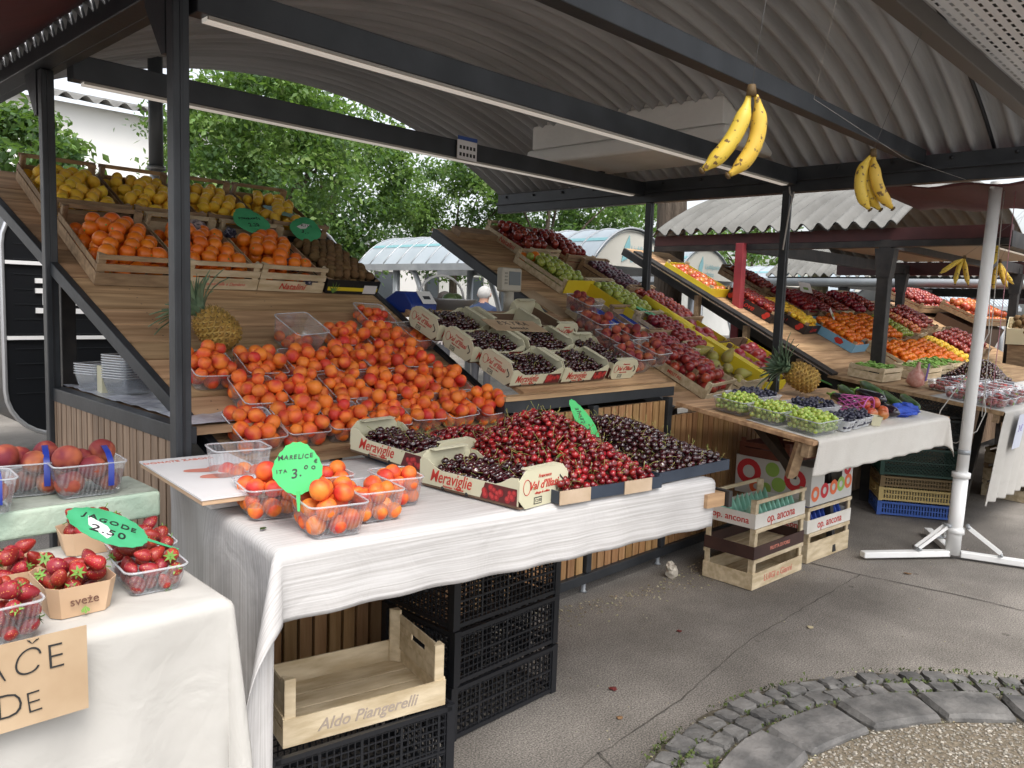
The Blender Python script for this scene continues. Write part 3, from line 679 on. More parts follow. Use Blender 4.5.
FM = {
 'apricot': blotch('apricot_skin', (.83, .205, .028), (.62, .055, .026), .55, .44, .62, 17, rn=.1, hue=.007, bump=.12, bscale=160),
 'peach': blotch('peach_skin', (.50, .15, .06), (.20, .02, .026), .7, .30, .58, 17, rn=.14),
 'nectarine': blotch('nectarine_skin', (.42, .07, .03), (.22, .012, .018), .28, .35, .6, 16, coat=.3),
 'plum': blotch('plum_skin', (.05, .012, .03), (.10, .02, .035), .35, coat=.2),
 'apple': blotch('apple_skin', (.34, .055, .03), (.20, .012, .016), .25, .4, .65, 12, coat=.4),
 'green_apple': blotch('green_apple_skin', (.38, .44, .08), (.30, .38, .06), .3, coat=.3, scale=20),
 'cherry': blotch('cherry_skin', (.30, .010, .012), (.09, .004, .008), .22, .4, .62, 30, bump=.05, coat=.5, rn=.45, hue=.004, sss=.05),
 'dark_cherry': blotch('dark_cherry_skin', (.05, .003, .006), (.022, .002, .005), .1, .4, .62, 30, bump=0, coat=1, rn=.35, hue=.004, sss=.02),
 'strawberry': blotch('strawberry_skin', (.33, .018, .015), (.20, .008, .010), .42, .4, .7, 18, bump=.6, bscale=420, coat=.12, rn=.15, spots=(210, (.62, .30, .08), .16)),
 'orange': blotch('orange_peel', (.82, .215, .012), (.76, .17, .010), .38, scale=18, bump=.25, bscale=420, rn=.07, hue=.006, coat=.12),
 'lemon': blotch('lemon_peel', (.95, .62, .06), (.88, .54, .04), .42, scale=14, bump=.22, bscale=380, rn=.12, hue=.01),
 'kiwi': blotch('kiwi_skin', (.13, .075, .028), (.17, .10, .04), .85, bump=.3, bscale=500),
 'plumred': blotch('red_plum_skin', (.20, .012, .02), (.30, .03, .03), .3, coat=.3),
 'mango': blotch('large_red_fruit_skin', (.36, .02, .025), (.24, .012, .03), .3, scale=8, coat=.3, rn=.15),
 'pear': blotch('pear_skin', (.36, .34, .08), (.30, .20, .06), .45, .4, .7, 14),
 'white_grape': blotch('white_grape_skin', (.42, .52, .09), (.34, .46, .08), .22, scale=30, bump=0, coat=.4, rn=.15, sss=.4),
 'black_grape': blotch('black_grape_skin', (.015, .014, .035), (.03, .03, .06), .32, scale=30, bump=0, coat=.3, rn=.3, sss=0),
 'tomato': blotch('blushed_fruit_skin', (.48, .08, .035), (.52, .20, .04), .3, .4, .66, 10, coat=.3),
 'aubergine': blotch('aubergine_skin', (.012, .008, .014), (.02, .012, .024), .15, coat=.8, bump=0),
 'courgette': blotch('courgette_skin', (.03, .07, .02), (.06, .12, .035), .35, scale=30),
}
STEMG = mat('stem_green', (.22, .26, .06), .6, (.32, .24, .08), 30, rndm=.3, island=True)
CALYX = mat('calyx_green', (.12, .26, .04), .6, (.2, .34, .07), 30, rndm=.3)
def ball(r, sx=1, sy=1, sz=1, nu=14, nv=9, dent=0, cleft=0, jit=0, seed=0, tip=0, cone=0):
    """a fruit body: unit profile with an optional stem dent, side cleft, blossom tip and taper"""
    q = random.Random(seed); ph = q.uniform(0, 6)
    vs = [(0, 0, r * sz * (1 - dent))]; fs = []
    for i in range(1, nv):
        t = PI * i / nv
        for k in range(nu):
            a = 2 * PI * k / nu
            rr = r * (math.sin(t) ** (1 if not cone else .9)); z = r * math.cos(t)
            if dent and t < .9: z -= r * dent * (1 - t / .9) ** 1.2
            if dent and t > PI - .7: z += r * dent * .5 * (1 - (PI - t) / .7)
            g = 1 - cleft * math.exp(-(((a + PI) % (2 * PI) - PI) / .28) ** 2) * math.sin(t)
            if tip: rr *= (1 if abs(math.cos(t)) < .8 else .80); z *= 1 + tip * max(0, abs(math.cos(t)) - .8) * 4
            if cone: rr *= 1 - cone * (.5 - z / r / 2) ** 1.3; 
            j = 1 + jit * math.sin(a * 2 + ph) + jit * .6 * math.sin(3 * a + t * 2 + ph * 2)
            vs.append((rr * sx * g * j * math.cos(a), rr * sy * g * j * math.sin(a), z * sz))
    vs.append((0, 0, -r * sz * (1 - dent * .5) * (1 + tip * .8)))
    for k in range(nu): fs.append((0, 1 + k, 1 + (k + 1) % nu))
    for i in range(nv - 2):
        for k in range(nu):
            l = (k + 1) % nu; fs.append((1 + i * nu + k, 1 + (i + 1) * nu + k, 1 + (i + 1) * nu + l, 1 + i * nu + l))
    e = len(vs) - 1; b0 = 1 + (nv - 2) * nu
    for k in range(nu): fs.append((b0 + k, e, b0 + (k + 1) % nu))
    return vs, fs
SHP = {  # radius, shape arguments
 'apricot': (.0265, dict(sz=1.0, dent=.14, cleft=.15, jit=.03, nu=18, nv=11)), 'peach': (.037, dict(sz=.93, dent=.16, cleft=.13, jit=.03, nu=20, nv=12)),
 'nectarine': (.030, dict(dent=.12, cleft=.06)), 'plum': (.021, dict(sz=1.15)), 'apple': (.034, dict(sz=.9, dent=.22, cone=.12)),
 'green_apple': (.028, dict(sz=.92, dent=.2)), 'cherry': (.0132, dict(sz=.92, dent=.24, cleft=.07, jit=.03, cone=.12, nu=14, nv=9)), 'dark_cherry': (.0132, dict(sz=.92, dent=.24, cleft=.07, jit=.03, cone=.12, nu=14, nv=9)),
 'strawberry': (.0185, dict(sz=1.14, cone=.5, jit=.05, nu=14, nv=10)), 'orange': (.037, dict(sz=.97, dent=.04, nu=18, nv=12)), 'lemon': (.027, dict(sz=1.16, tip=.25, nu=14, nv=12)),
 'kiwi': (.026, dict(sz=1.3)), 'plumred': (.026, dict(sz=1.0, dent=.06)), 'mango': (.043, dict(sz=1.12, sy=.92, dent=.1, nu=18, nv=12)), 'tomato': (.04, dict(sz=.9, dent=.12, nu=18, nv=12))}
NAMES = dict(apricot='apricot', peach='peach', nectarine='nectarine', plum='dark_plum', apple='red_apple', green_apple='green_plum', cherry='cherry', dark_cherry='cherry',
             strawberry='strawberry', orange='orange', lemon='lemon', kiwi='kiwi', plumred='red_plum', mango='red_fruit', tomato='blushed_fruit')
CATS = dict(green_apple='plum', mango='fruit', tomato='fruit', plumred='plum', dark_cherry='cherry')
GROUPS = dict(cherry='cherries heaped on the front table', dark_cherry='dark cherries in trays and boxes')
VAR = {}
def variants(kind):
    if kind in VAR: return VAR[kind]
    r0, kw = SHP[kind]; out = []
    for s in range(3):
        m = MB(); vs, fs = ball(r0 * (1 + .05 * (s - 1)), seed=s, **kw); m.add(vs, fs, 0, None, True)
        body = m.mesh(kind, FM[kind]); ex = None
        q = random.Random(s * 7 + len(kind)); e = MB()
        if kind in ('cherry', 'dark_cherry'):
            L_ = .036 + .006 * s; d = Vector((q.uniform(-.6, .6), q.uniform(-.6, .6), 1)).normalized()
            e.tube([(0, 0, r0 * .75), d * (L_ * .5) + Vector((0, 0, r0 * .6)), d * L_ + Vector((q.uniform(-.008, .008), q.uniform(-.01, .01), r0 * .4))], [.0009, .0007, .0013], 4)
            ex = ('stalk', e.mesh('stalk', STEMG))
        elif kind == 'strawberry':
            for k in range(7):
                a = k * 2 * PI / 7; c, s_ = math.cos(a), math.sin(a); z = r0 * 1.12
                e.add([(c * .001 - s_ * .004, s_ * .001 + c * .004, z), (c * .001 + s_ * .004, s_ * .001 - c * .004, z), (c * .015, s_ * .015, z - .001 + q.uniform(-.004, .004))], [(0, 1, 2)])
            e.tube([(0, 0, z), (.003, .002, z + .012)], .0012, 4); ex = ('calyx', e.mesh('calyx', CALYX))
        elif kind in ('apple', 'green_apple', 'mango'):
            e.tube([(0, 0, r0 * .6), (.002, .001, r0 * 1.12)], .0015, 4); ex = ('stalk', e.mesh('stalk', BARK))
        elif kind in ('orange', 'tomato'):
            e.lathe([(0, r0 * .955), (.004, r0 * .96), (.0045, r0 * .945)], 8); ex = ('calyx', e.mesh('calyx', CALYX))
        out.append((body, ex))
    VAR[kind] = out; return out
FR = []      # kind, world matrix, scale, container label, phrase
def rot(r, upright=False, spread=.5):
    if upright: return Euler((r.gauss(0, spread), r.gauss(0, spread), r.uniform(0, 6.28))).to_matrix().to_4x4()
    return Euler((r.uniform(0, 6.28), r.uniform(0, 6.28), r.uniform(0, 6.28))).to_matrix().to_4x4()
def put(kind, T, p, where, r, s=1.0, R=None):
    FR.append((kind, T @ Matrix.Translation(p) @ (R if R is not None else rot(r)) @ Matrix.Scale(s, 4), where, len(FR), SHP[kind][0] * s))
_PK = {}
def pack(n, hx, hy, r, h, seed, iters=110, flare=0.0):
    """drop n balls into a box open at the top: a few dozen steps of pushing overlaps apart"""
    k = (n, hx, hy, r, h, seed)
    if k in _PK: return _PK[k]
    g = np.random.RandomState(seed)
    per = max(1, int(4 * hx * hy / (4 * r * r) * .9))
    P = np.stack([g.uniform(-hx + r, hx - r, n), g.uniform(-hy + r, hy - r, n), r + (np.arange(n) // per) * 1.7 * r + g.uniform(0, r * .2, n)], 1)
    R = r * g.uniform(.86, 1.08, n)
    for it in range(iters):
        P[:, 2] -= r * .06 if it < iters * .8 else r * .01
        for _ in range(2):
            d = P[:, None, :] - P[None, :, :]; L = np.sqrt((d ** 2).sum(-1)) + np.eye(n) * 9 + 1e-9
            o = np.clip((R[:, None] + R[None, :]) * .97 - L, 0, None)
            P += (d / L[..., None] * o[..., None] * .30).sum(1)
            f = flare * np.clip(P[:, 2], 0, h)
            lx = hx + f - R * .9; ly = hy + f - R * .9
            up = -np.clip(P[:, 2] - h, 0, None) * .35
            P[:, 0] = np.clip(P[:, 0], -lx - up, lx + up); P[:, 1] = np.clip(P[:, 1], -ly - up, ly + up); P[:, 2] = np.maximum(P[:, 2], R * .95)
    dd = np.sqrt(((P[:, None] - P[None]) ** 2).sum(-1)); sup = ((dd < 2.35 * r) & (P[None, :, 2] < P[:, None, 2] - .25 * r)).sum(1) >= 2
    ok = (P[:, 2] < h + r * 1.35) & (sup | (P[:, 2] < 1.4 * r)); _PK[k] = (P[ok], (R / r)[ok]); return _PK[k]
def fill(kind, T, hx, hy, h, n, where, seed, scale=1.0, flare=0.0, z0=.004, var=5):
    r = random.Random(seed * 13 + 5)
    P, S = pack(n, round(hx, 3), round(hy, 3), SHP[kind][0] * scale, h, seed % var, flare=flare)
    fx, fy = (-1) ** (seed // 3), (-1) ** (seed // 2)
    for p, s in zip(P, S):
        put(kind, T, (p[0] * fx, p[1] * fy, p[2] + z0), where, r, scale * s)
def rows(kind, T, hx, hy, z, layers, where, seed, scale=1.0, px=None, jit=.1, miss=0, crown=0):
    """fruit laid in staggered rows"""
    r = random.Random(seed); R0 = SHP[kind][0] * scale; px = px or R0 * (2.25 if kind == 'lemon' else 2.06); py = px * .88
    for l in range(layers):
        j = 0; y = -hy + R0 + (l % 2) * py * .5 + l * .2 * py
        while y < hy - R0 * .6 - l * .2 * py:
            x = -hx + R0 + (j % 2) * px / 2 + (l % 2) * px * .25
            while x < hx - R0 * .7:
                if r.random() > miss:
                    put(kind, T, (x + r.uniform(-1, 1) * jit * R0, y + r.uniform(-1, 1) * jit * R0, z + l * R0 * 1.5 + r.uniform(-.1, .2) * R0 + crown * (1 - (x / hx) ** 2) * (1 - (y / hy) ** 2)), where, r, scale * r.uniform(.93, 1.05))
                x += px
            y += py; j += 1
def finish_fruit():
    """keep what the camera can see; per kind the 300 that show largest are objects, the rest of that kind one mass"""
    C = np.array([0, 0, 1.6]); n = len(FR)
    P = np.array([f[1].translation[:] for f in FR]); R = np.array([f[4] for f in FR]); dist = np.linalg.norm(P - C, axis=1)
    vis = np.zeros(n)
    dirs = (P - C) / dist[:, None]; up = np.array([0, 0, 1.0]); side = np.cross(dirs, up); side /= np.linalg.norm(side, axis=1)[:, None]; vv = np.cross(side, dirs)
    smp = [(0, 0), (.6, 0), (-.6, 0), (0, .6), (0, -.6), (.55, .55), (-.55, .55), (.85, 0), (-.85, 0), (0, .88)]
    ang = R / dist
    order = np.argsort(dist)
    for i in range(n):
        # neighbours nearer the camera that overlap angularly
        cosang = dirs @ dirs[i]
        cand = np.where((dist < dist[i] + .2 * R[i]) & (np.arccos(np.clip(cosang, -1, 1)) < ang + ang[i]))[0]; cand = cand[cand != i]
        if len(cand) == 0: vis[i] = 1; continue
        k = 0
        for a, b in smp:
            q = P[i] + (side[i] * a + vv[i] * b) * R[i]; d = q - C; d /= np.linalg.norm(d)
            v = P[cand] - C; t = v @ d; m2 = (v ** 2).sum(1) - t * t
            tq = math.sqrt(max(0, 1 - a * a - b * b)) * R[i]
            tc = t - np.sqrt(np.clip((R[cand] * .96) ** 2 - m2, 0, None))
            if not np.any((m2 < (R[cand] * .96) ** 2) & (tc < np.linalg.norm(q - C) - tq - .001)): k += 1
        vis[i] = k / len(smp)
    M_ = np.array(cam.matrix_world.inverted()); Pc = (M_[:3, :3] @ P.T).T + M_[:3, 3]
    sx = 512 + 800 * Pc[:, 0] / -Pc[:, 2]; sy = 384 - 800 * Pc[:, 1] / -Pc[:, 2]
    kinds = {}
    for i, f in enumerate(FR): kinds.setdefault(NAMES[f[0]], []).append(i)
    for nm, idx in kinds.items():
        seen = [i for i in idx if vis[i] >= .2 and -10 < sx[i] < 1034 and -10 < sy[i] < 778]
        seen.sort(key=lambda i: -vis[i] * (R[i] / dist[i]) ** 2)
        top = set(seen[:300]); rest = [i for i in idx if i not in top]
        # labels: by container, then row and order inside it
        byw = {}
        for i in top: byw.setdefault(FR[i][2], []).append(i)
        labels = {}
        for wh, ii in byw.items():
            if nm == 'cherry':
                y0_, y1_ = min(sy[i] for i in ii), max(sy[i] for i in ii) + 1; x0_, x1_ = min(sx[i] for i in ii), max(sx[i] for i in ii) + 1
                for i in ii: labels[i] = wh + ', ' + ('high', 'halfway up', 'low')[int(3 * (sy[i] - y0_) / (y1_ - y0_))] + ' ' + ('on its near side', 'in its middle', 'on its far side')[int(3 * (sx[i] - x0_) / (x1_ - x0_))]
                continue
            ii.sort(key=lambda i: sy[i]); nr = max(1, min(6, round(math.sqrt(len(ii))))); per = math.ceil(len(ii) / nr)
            rown = {1: ['only'], 2: ['rear', 'front'], 3: ['rear', 'middle', 'front'], 4: ['rear', 'second', 'third', 'front'], 5: ['rear', 'second', 'third', 'fourth', 'front'], 6: ['rear', 'second', 'third', 'fourth', 'fifth', 'front']}[nr]
            onm = ['first', 'second', 'third', 'fourth', 'fifth', 'sixth', 'seventh', 'eighth', 'ninth', 'tenth', 'eleventh', 'twelfth', 'thirteenth', 'fourteenth', 'fifteenth']
            for k in range(nr):
                g = sorted(ii[k * per:(k + 1) * per], key=lambda i: sx[i])
                for j, i in enumerate(g):
                    labels[i] = '%s %s, %s in the %s row' % (nm.replace('_', ' '), wh, onm[min(j, 14)], rown[k])
        for i in sorted(top, key=lambda i: -R[i] / dist[i]):
            kd, T, wh, sid, rr_ = FR[i]; body, ex = variants(kd)[sid % 3]
            o = D.objects.new(nm, body); col.objects.link(o); o.matrix_basis = T
            tag(o, labels[i], CATS.get(kd, nm.split('_')[-1]), GROUPS.get(kd) if nm == 'cherry' else nm.replace('_', ' ') + 's on display')
            if nm == 'cherry': o['group'] = 'cherries on the front table'
            if ex and (kd not in ('cherry', 'dark_cherry', 'strawberry') or sid % 5 < (4 if kd == 'cherry' else 3)):
                c = D.objects.new(ex[0], ex[1]); col.objects.link(c); c.parent = o
        keep = [i for i in rest if vis[i] > 0 or sid_ok(i)] if len(seen) > 300 else [i for i in rest if 0 < vis[i] < .2]
        if len(seen) <= 300 and nm != 'cherry':
            keep = [i for i in keep if vis[i] > 0]
        if keep:
            V = []; F = []; MI = []; mats = []; off = 0
            for i in keep:
                kd, T, wh, sid, rr_ = FR[i]; body, ex = variants(kd)[sid % 3]
                for me in (body, ex[1] if (ex and sid % 5 < 3) else None):
                    if me is None: continue
                    mt = me.materials[0]
                    if mt not in mats: mats.append(mt)
                    co = np.empty(len(me.vertices) * 3); me.vertices.foreach_get('co', co); co = co.reshape(-1, 3)
                    A = np.array(T); V.append(co @ A[:3, :3].T + A[:3, 3]); mi = mats.index(mt)
                    for p in me.polygons: F.append([v + off for v in p.vertices]); MI.append(mi)
                    off += len(co)
            me = D.meshes.new(nm + '_mass'); me.from_pydata(np.concatenate(V).tolist(), [], F)
            for m_ in mats: me.materials.append(m_)
            me.polygons.foreach_set('material_index', MI); me.polygons.foreach_set('use_smooth', [True] * len(F)); me.update()
            o = D.objects.new({'cherry': 'cherries'}.get(nm, 'more_' + nm + 's').replace('peachs', 'peaches').replace('berrys', 'berries'), me); col.objects.link(o); tag(o, kind='stuff')
    print('FRUIT', {k: len(v) for k, v in kinds.items()})
def sid_ok(i): return True

# ================================================================== CONTAINERS
def rrect(hx, hy, rc, n=4):
    P = []
    for cx_, cy_, a0 in ((hx - rc, -hy + rc, -PI / 2), (hx - rc, hy - rc, 0), (-hx + rc, hy - rc, PI / 2), (-hx + rc, -hy + rc, PI)):
        for i in range(n + 1): a = a0 + PI / 2 * i / n; P.append((cx_ + rc * math.cos(a), cy_ + rc * math.sin(a)))
    return P
_PN = {}
def punnet_mesh(hx, hy, h, mt, taper=.82):
    k = (hx, hy, h, mt.name, taper)
    if k not in _PN:
        m = MB(); n = 20
        lv = [(taper * .94, 0.0015), (taper, .008), (taper + (1 - taper) * .5, h * .5), (1, h)]
        rings = [[(x * s, y * s, z) for x, y in rrect(hx, hy, .022)] for s, z in lv]
        vs = [p for rg in rings for p in rg]; n = len(rings[0])
        fs = [(i * n + k2, i * n + (k2 + 1) % n, (i + 1) * n + (k2 + 1) % n, (i + 1) * n + k2) for i in range(len(lv) - 1) for k2 in range(n)] + [tuple(range(n))]
        m.add(vs, fs, 0, None, True)
        rm = MB(); rm.tube([(x * 1.015, y * 1.015, h) for x, y in rrect(hx, hy, .022)], .0028, 6, closed=True)
        _PN[k] = (m.mesh('punnet', mt), rm.mesh('punnet_rim', CLEARH))
    return _PN[k]
def punnet(T, label, hx=.085, hy=.1, h=.085, group='clear fruit punnets', mt=None, name='punnet', nest=1):
    t = thing(name, label, 'punnet', T, group); a, b = punnet_mesh(hx, hy, h, mt or CLEAR)
    for k in range(nest):
        for nm_, me in (('tub', a), ('rim', b)):
            o = D.objects.new(nm_, me); col.objects.link(o); o.parent = t; o.location.z = k * .011
    return t
def crate(T, label, w=.39, d=.58, h=.085, post=.14, mt=None, group='wooden fruit crates', top_rail=True, txt=None, side_txt=None, txt_m=None, front_m=None, floor_gap=.006, name='wooden_crate', slat_h=None, side_m=None, liner=None):
    """an open slatted crate, origin at the middle of its underside; long side along y"""
    mt = mt or CRATE; t = thing(name, label, 'crate', T, group); X, Y = w / 2, d / 2
    m = MB(); n = 4
    for i in range(n): m.box(-X + .004, X - .004, -Y + .005 + i * (d - .01) / n + floor_gap / 2, -Y + .005 + (i + 1) * (d - .01) / n - floor_gap / 2, .008, .012)
    for x in (-X + .02, 0, X - .02): m.box(x - .015, x + .015, -Y + .006, Y - .006, 0, .0078)
    m.build('floor_slats', mt, t)
    sh = slat_h or h
    fm = front_m or mt
    f = MB().box(-X, X, -Y, -Y + .005, .001, sh * .62 if not front_m else sh).build('end_panel', fm, t)
    if not front_m: MB().box(-X, X, -Y, -Y + .005, sh * .72, sh * .72 + .035).build('end_slat', mt, t) if sh > .07 else None
    b = MB().box(-X, X, Y - .005, Y, .001, sh).build('end_panel', fm, t)
    for s in (-1, 1):
        MB().box(s * X - (.005 if s > 0 else 0), s * X + (0 if s > 0 else .005), -Y + .0055, Y - .0055, .001, sh * .62 if not side_m else sh).build('side_panel', side_m or mt, t)
        if not side_m and sh > .07: MB().box(s * X - (.005 if s > 0 else 0), s * X + (0 if s > 0 else .005), -Y + .0055, Y - .0055, sh * .72, sh * .72 + .03).build('side_slat', mt, t)
        for q in (-1, 1):
            c = MB(); xx, yy = s * (X - .0055), q * (Y - .0055)
            c.prism([(xx, yy), (xx - s * .032, yy), (xx - s * .032, yy - q * .008), (xx - s * .008, yy - q * .032), (xx, yy - q * .032)][:: (1 if s * q > 0 else -1)], .013, post)
            c.build('corner_post', mt, t)
    if top_rail:
        for q in (-1, 1): MB().box(-X + .001, X - .001, q * (Y - .003) - .0045, q * (Y - .003) + .0045, post - .020, post + .0015).build('top_rail', mt, t)
    if txt: text(txt[0], txt[1], txt_m or REDINK, f, on_front(0, -Y - .0012, sh * (.31 if not front_m else .5)), shear=txt[2] if len(txt) > 2 else 0, bold=.0005)
    if side_txt: text(side_txt[0], side_txt[1], txt_m or REDINK, t, on_left(-X - .0012, 0, sh * (.31 if not side_m else .5)), shear=side_txt[2] if len(side_txt) > 2 else 0, bold=.0005)
    return t
def cherry_print(m_, x0, x1, z0, z1, y, seed):
    """printed cherries on the card side: dark field with red discs"""
    q = random.Random(seed); m = MB()
    m.add([(x0, y, z0), (x1, y, z0), (x1, y, z1), (x0 + .02, y, z1)], [(0, 1, 2, 3)], 0)
    for k in range(16):
        rr_ = q.uniform(.009, .013); cx_, cz_ = q.uniform(x0 + .018, x1 - rr_), q.uniform(z0 + rr_, z1 - rr_)
        for j, s in enumerate((1, .55)):
            m.add([(cx_ + rr_ * s * math.cos(a * PI / 6) + (s - 1) * .004, y - .0004 - .0003 * j - k * .00003, cz_ + rr_ * s * math.sin(a * PI / 6) - (s - 1) * .004) for a in range(12)], [tuple(range(12))], 1 + j)
    return m
PR1 = mat('print_dark', (.10, .015, .015), .45); PR2 = mat('print_red', (.30, .015, .02), .4); PR3 = mat('print_bright_red', (.5, .04, .04), .4)
def cherry_box(T, label, content=True, seed=0, n=150, empty=False, group='cream cherry boxes', L=.44):
    """cream card box, long side along x facing -y, chamfered octagonal ends"""
    W, H, HE = .24, .066, .118
    t = thing('cherry_box', label, 'cardboard box', T, group); X, Y = L / 2, W / 2; c = .03
    outer = CARDIN if empty else CREAM
    for s in (-1, 1):
        g = MB(); pr = [(-Y + c, 0.0), (Y - c, 0.0), (Y, c), (Y, HE - c), (Y - c, HE), (-Y + c, HE), (-Y, HE - c), (-Y, c)]
        k = [(s * (X - .004), a, b) for a, b in pr] + [(s * X, a, b) for a, b in pr]
        g.add(k, [tuple(range(8)), tuple(range(8, 16))[::-1]] + [(i, i + 8, (i + 1) % 8 + 8, (i + 1) % 8) for i in range(8)])
        e = g.build('end_panel', CREAM, t)
        q = Matrix.Translation((s * (X + .001), 0, 0)) @ Euler((PI / 2, 0, s * PI / 2)).to_matrix().to_4x4()
        text('Val d’Illasi', .036, REDINK, e, q @ Tm(-.005, .066, 0), shear=.3, bold=.0004); text('Francesca', .016, REDINK, e, q @ Tm(0, .094, 0), shear=.3)
        text('ciliegie di collina', .011, REDINK, e, q @ Tm(-.01, .043, 0))
        z = MB(); z.tube([(.024 * math.cos(a / 8 * PI) * .7 - .085, .066 + .024 * math.sin(a / 8 * PI), 0) for a in range(16)], .0012, 4, closed=True); z.build('seal_emblem', REDINK, e, q)
        z = MB(); z.tube([(.088 + .012 * math.sin(a * .9), .045 + a * .008, 0) for a in range(6)], .0028, 4); z.build('swirl_emblem', BLACKINK, e, q)
        if True:
            z = MB(); z.box(-.05, -.012, .008, .030, -.0005, .0002); z.box(-.047, -.015, .011, .027, .0003, .0005, 1); z.build('small_label', [BLACKINK, CREAM], e, q)
            text('12:00', .014, BLACKINK, e, q @ Tm(-.031, .019, .0008))
        # cut flap at the top of the end
        z = MB().box(s * X - s * .03 if s > 0 else s * X, s * X if s > 0 else s * X + .03, -Y + c + .01, Y - c - .01, HE - .001, HE + .003); z.build('top_flap', CREAM, t)
    for s in (-1, 1):
        g = MB()
        # curved upper edge dipping between the ends
        top = [(-X + .005, HE - .02), (-X + .035, HE - .022), (-X + .075, H + .008), (-X + .10, H), (X - .10, H), (X - .075, H + .008), (X - .035, HE - .022), (X - .005, HE - .02)]
        pr = [(-X + .005, 0.012)] + top + [(X - .005, 0.012)]
        k = [(a, s * Y, b) for a, b in pr] + [(a, s * (Y - .003), b) for a, b in pr]; n_ = len(pr)
        g.add(k, [tuple(range(n_)), tuple(range(n_, 2 * n_))[::-1]] + [(i, i + n_, (i + 1) % n_ + n_, (i + 1) % n_) for i in range(n_)])
        f = g.build('side_panel', CREAM, t)
        if s < 0:
            text('Meraviglie', .058, REDINK, f, on_front(-.075, -Y - .001, .044), shear=.35, bold=.0002, sx=.80 * L / .44)
            text('Francesca  Val d’Illasi', .011, REDINK, f, on_front(-.06, -Y - .001, .018))
            cherry_print(None, .06, X - .008, .012, H - .002, -Y - .0008, seed).build('cherry_print', [PR1, PR2, PR3], f)
            for x in (-.11, .0): MB().tube([(x, -Y - .0012, .010), (x, -Y + .002, .010)], .006, 10).build('vent_hole', BLACKINK, f)
        # inner dark wall
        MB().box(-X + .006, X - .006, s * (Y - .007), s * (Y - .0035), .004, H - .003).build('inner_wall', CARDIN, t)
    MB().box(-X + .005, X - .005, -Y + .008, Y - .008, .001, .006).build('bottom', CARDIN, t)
    return t
def tray(T, label, w, d, h=.04, ends=True):
    t = thing('cherry_tray', label, 'tray', T, 'shallow navy cherry trays'); X, Y = w / 2, d / 2
    MB().box(-X + .004, X - .004, -Y + .004, Y - .004, .001, .006).build('base', CRATED, t)
    MB().box(-X, X, -Y, -Y + .005, 0, h).build('front_panel', NAVY, t); MB().box(-X, X, Y - .005, Y, 0, h).build('rear_panel', NAVY, t)
    for s in (-1, 1): MB().box(s * X - (.005 if s > 0 else 0), s * X + (0 if s > 0 else .005), -Y + .0055, Y - .0055, 0, h).build('side_panel', NAVY, t)
    return t
_LC = {}
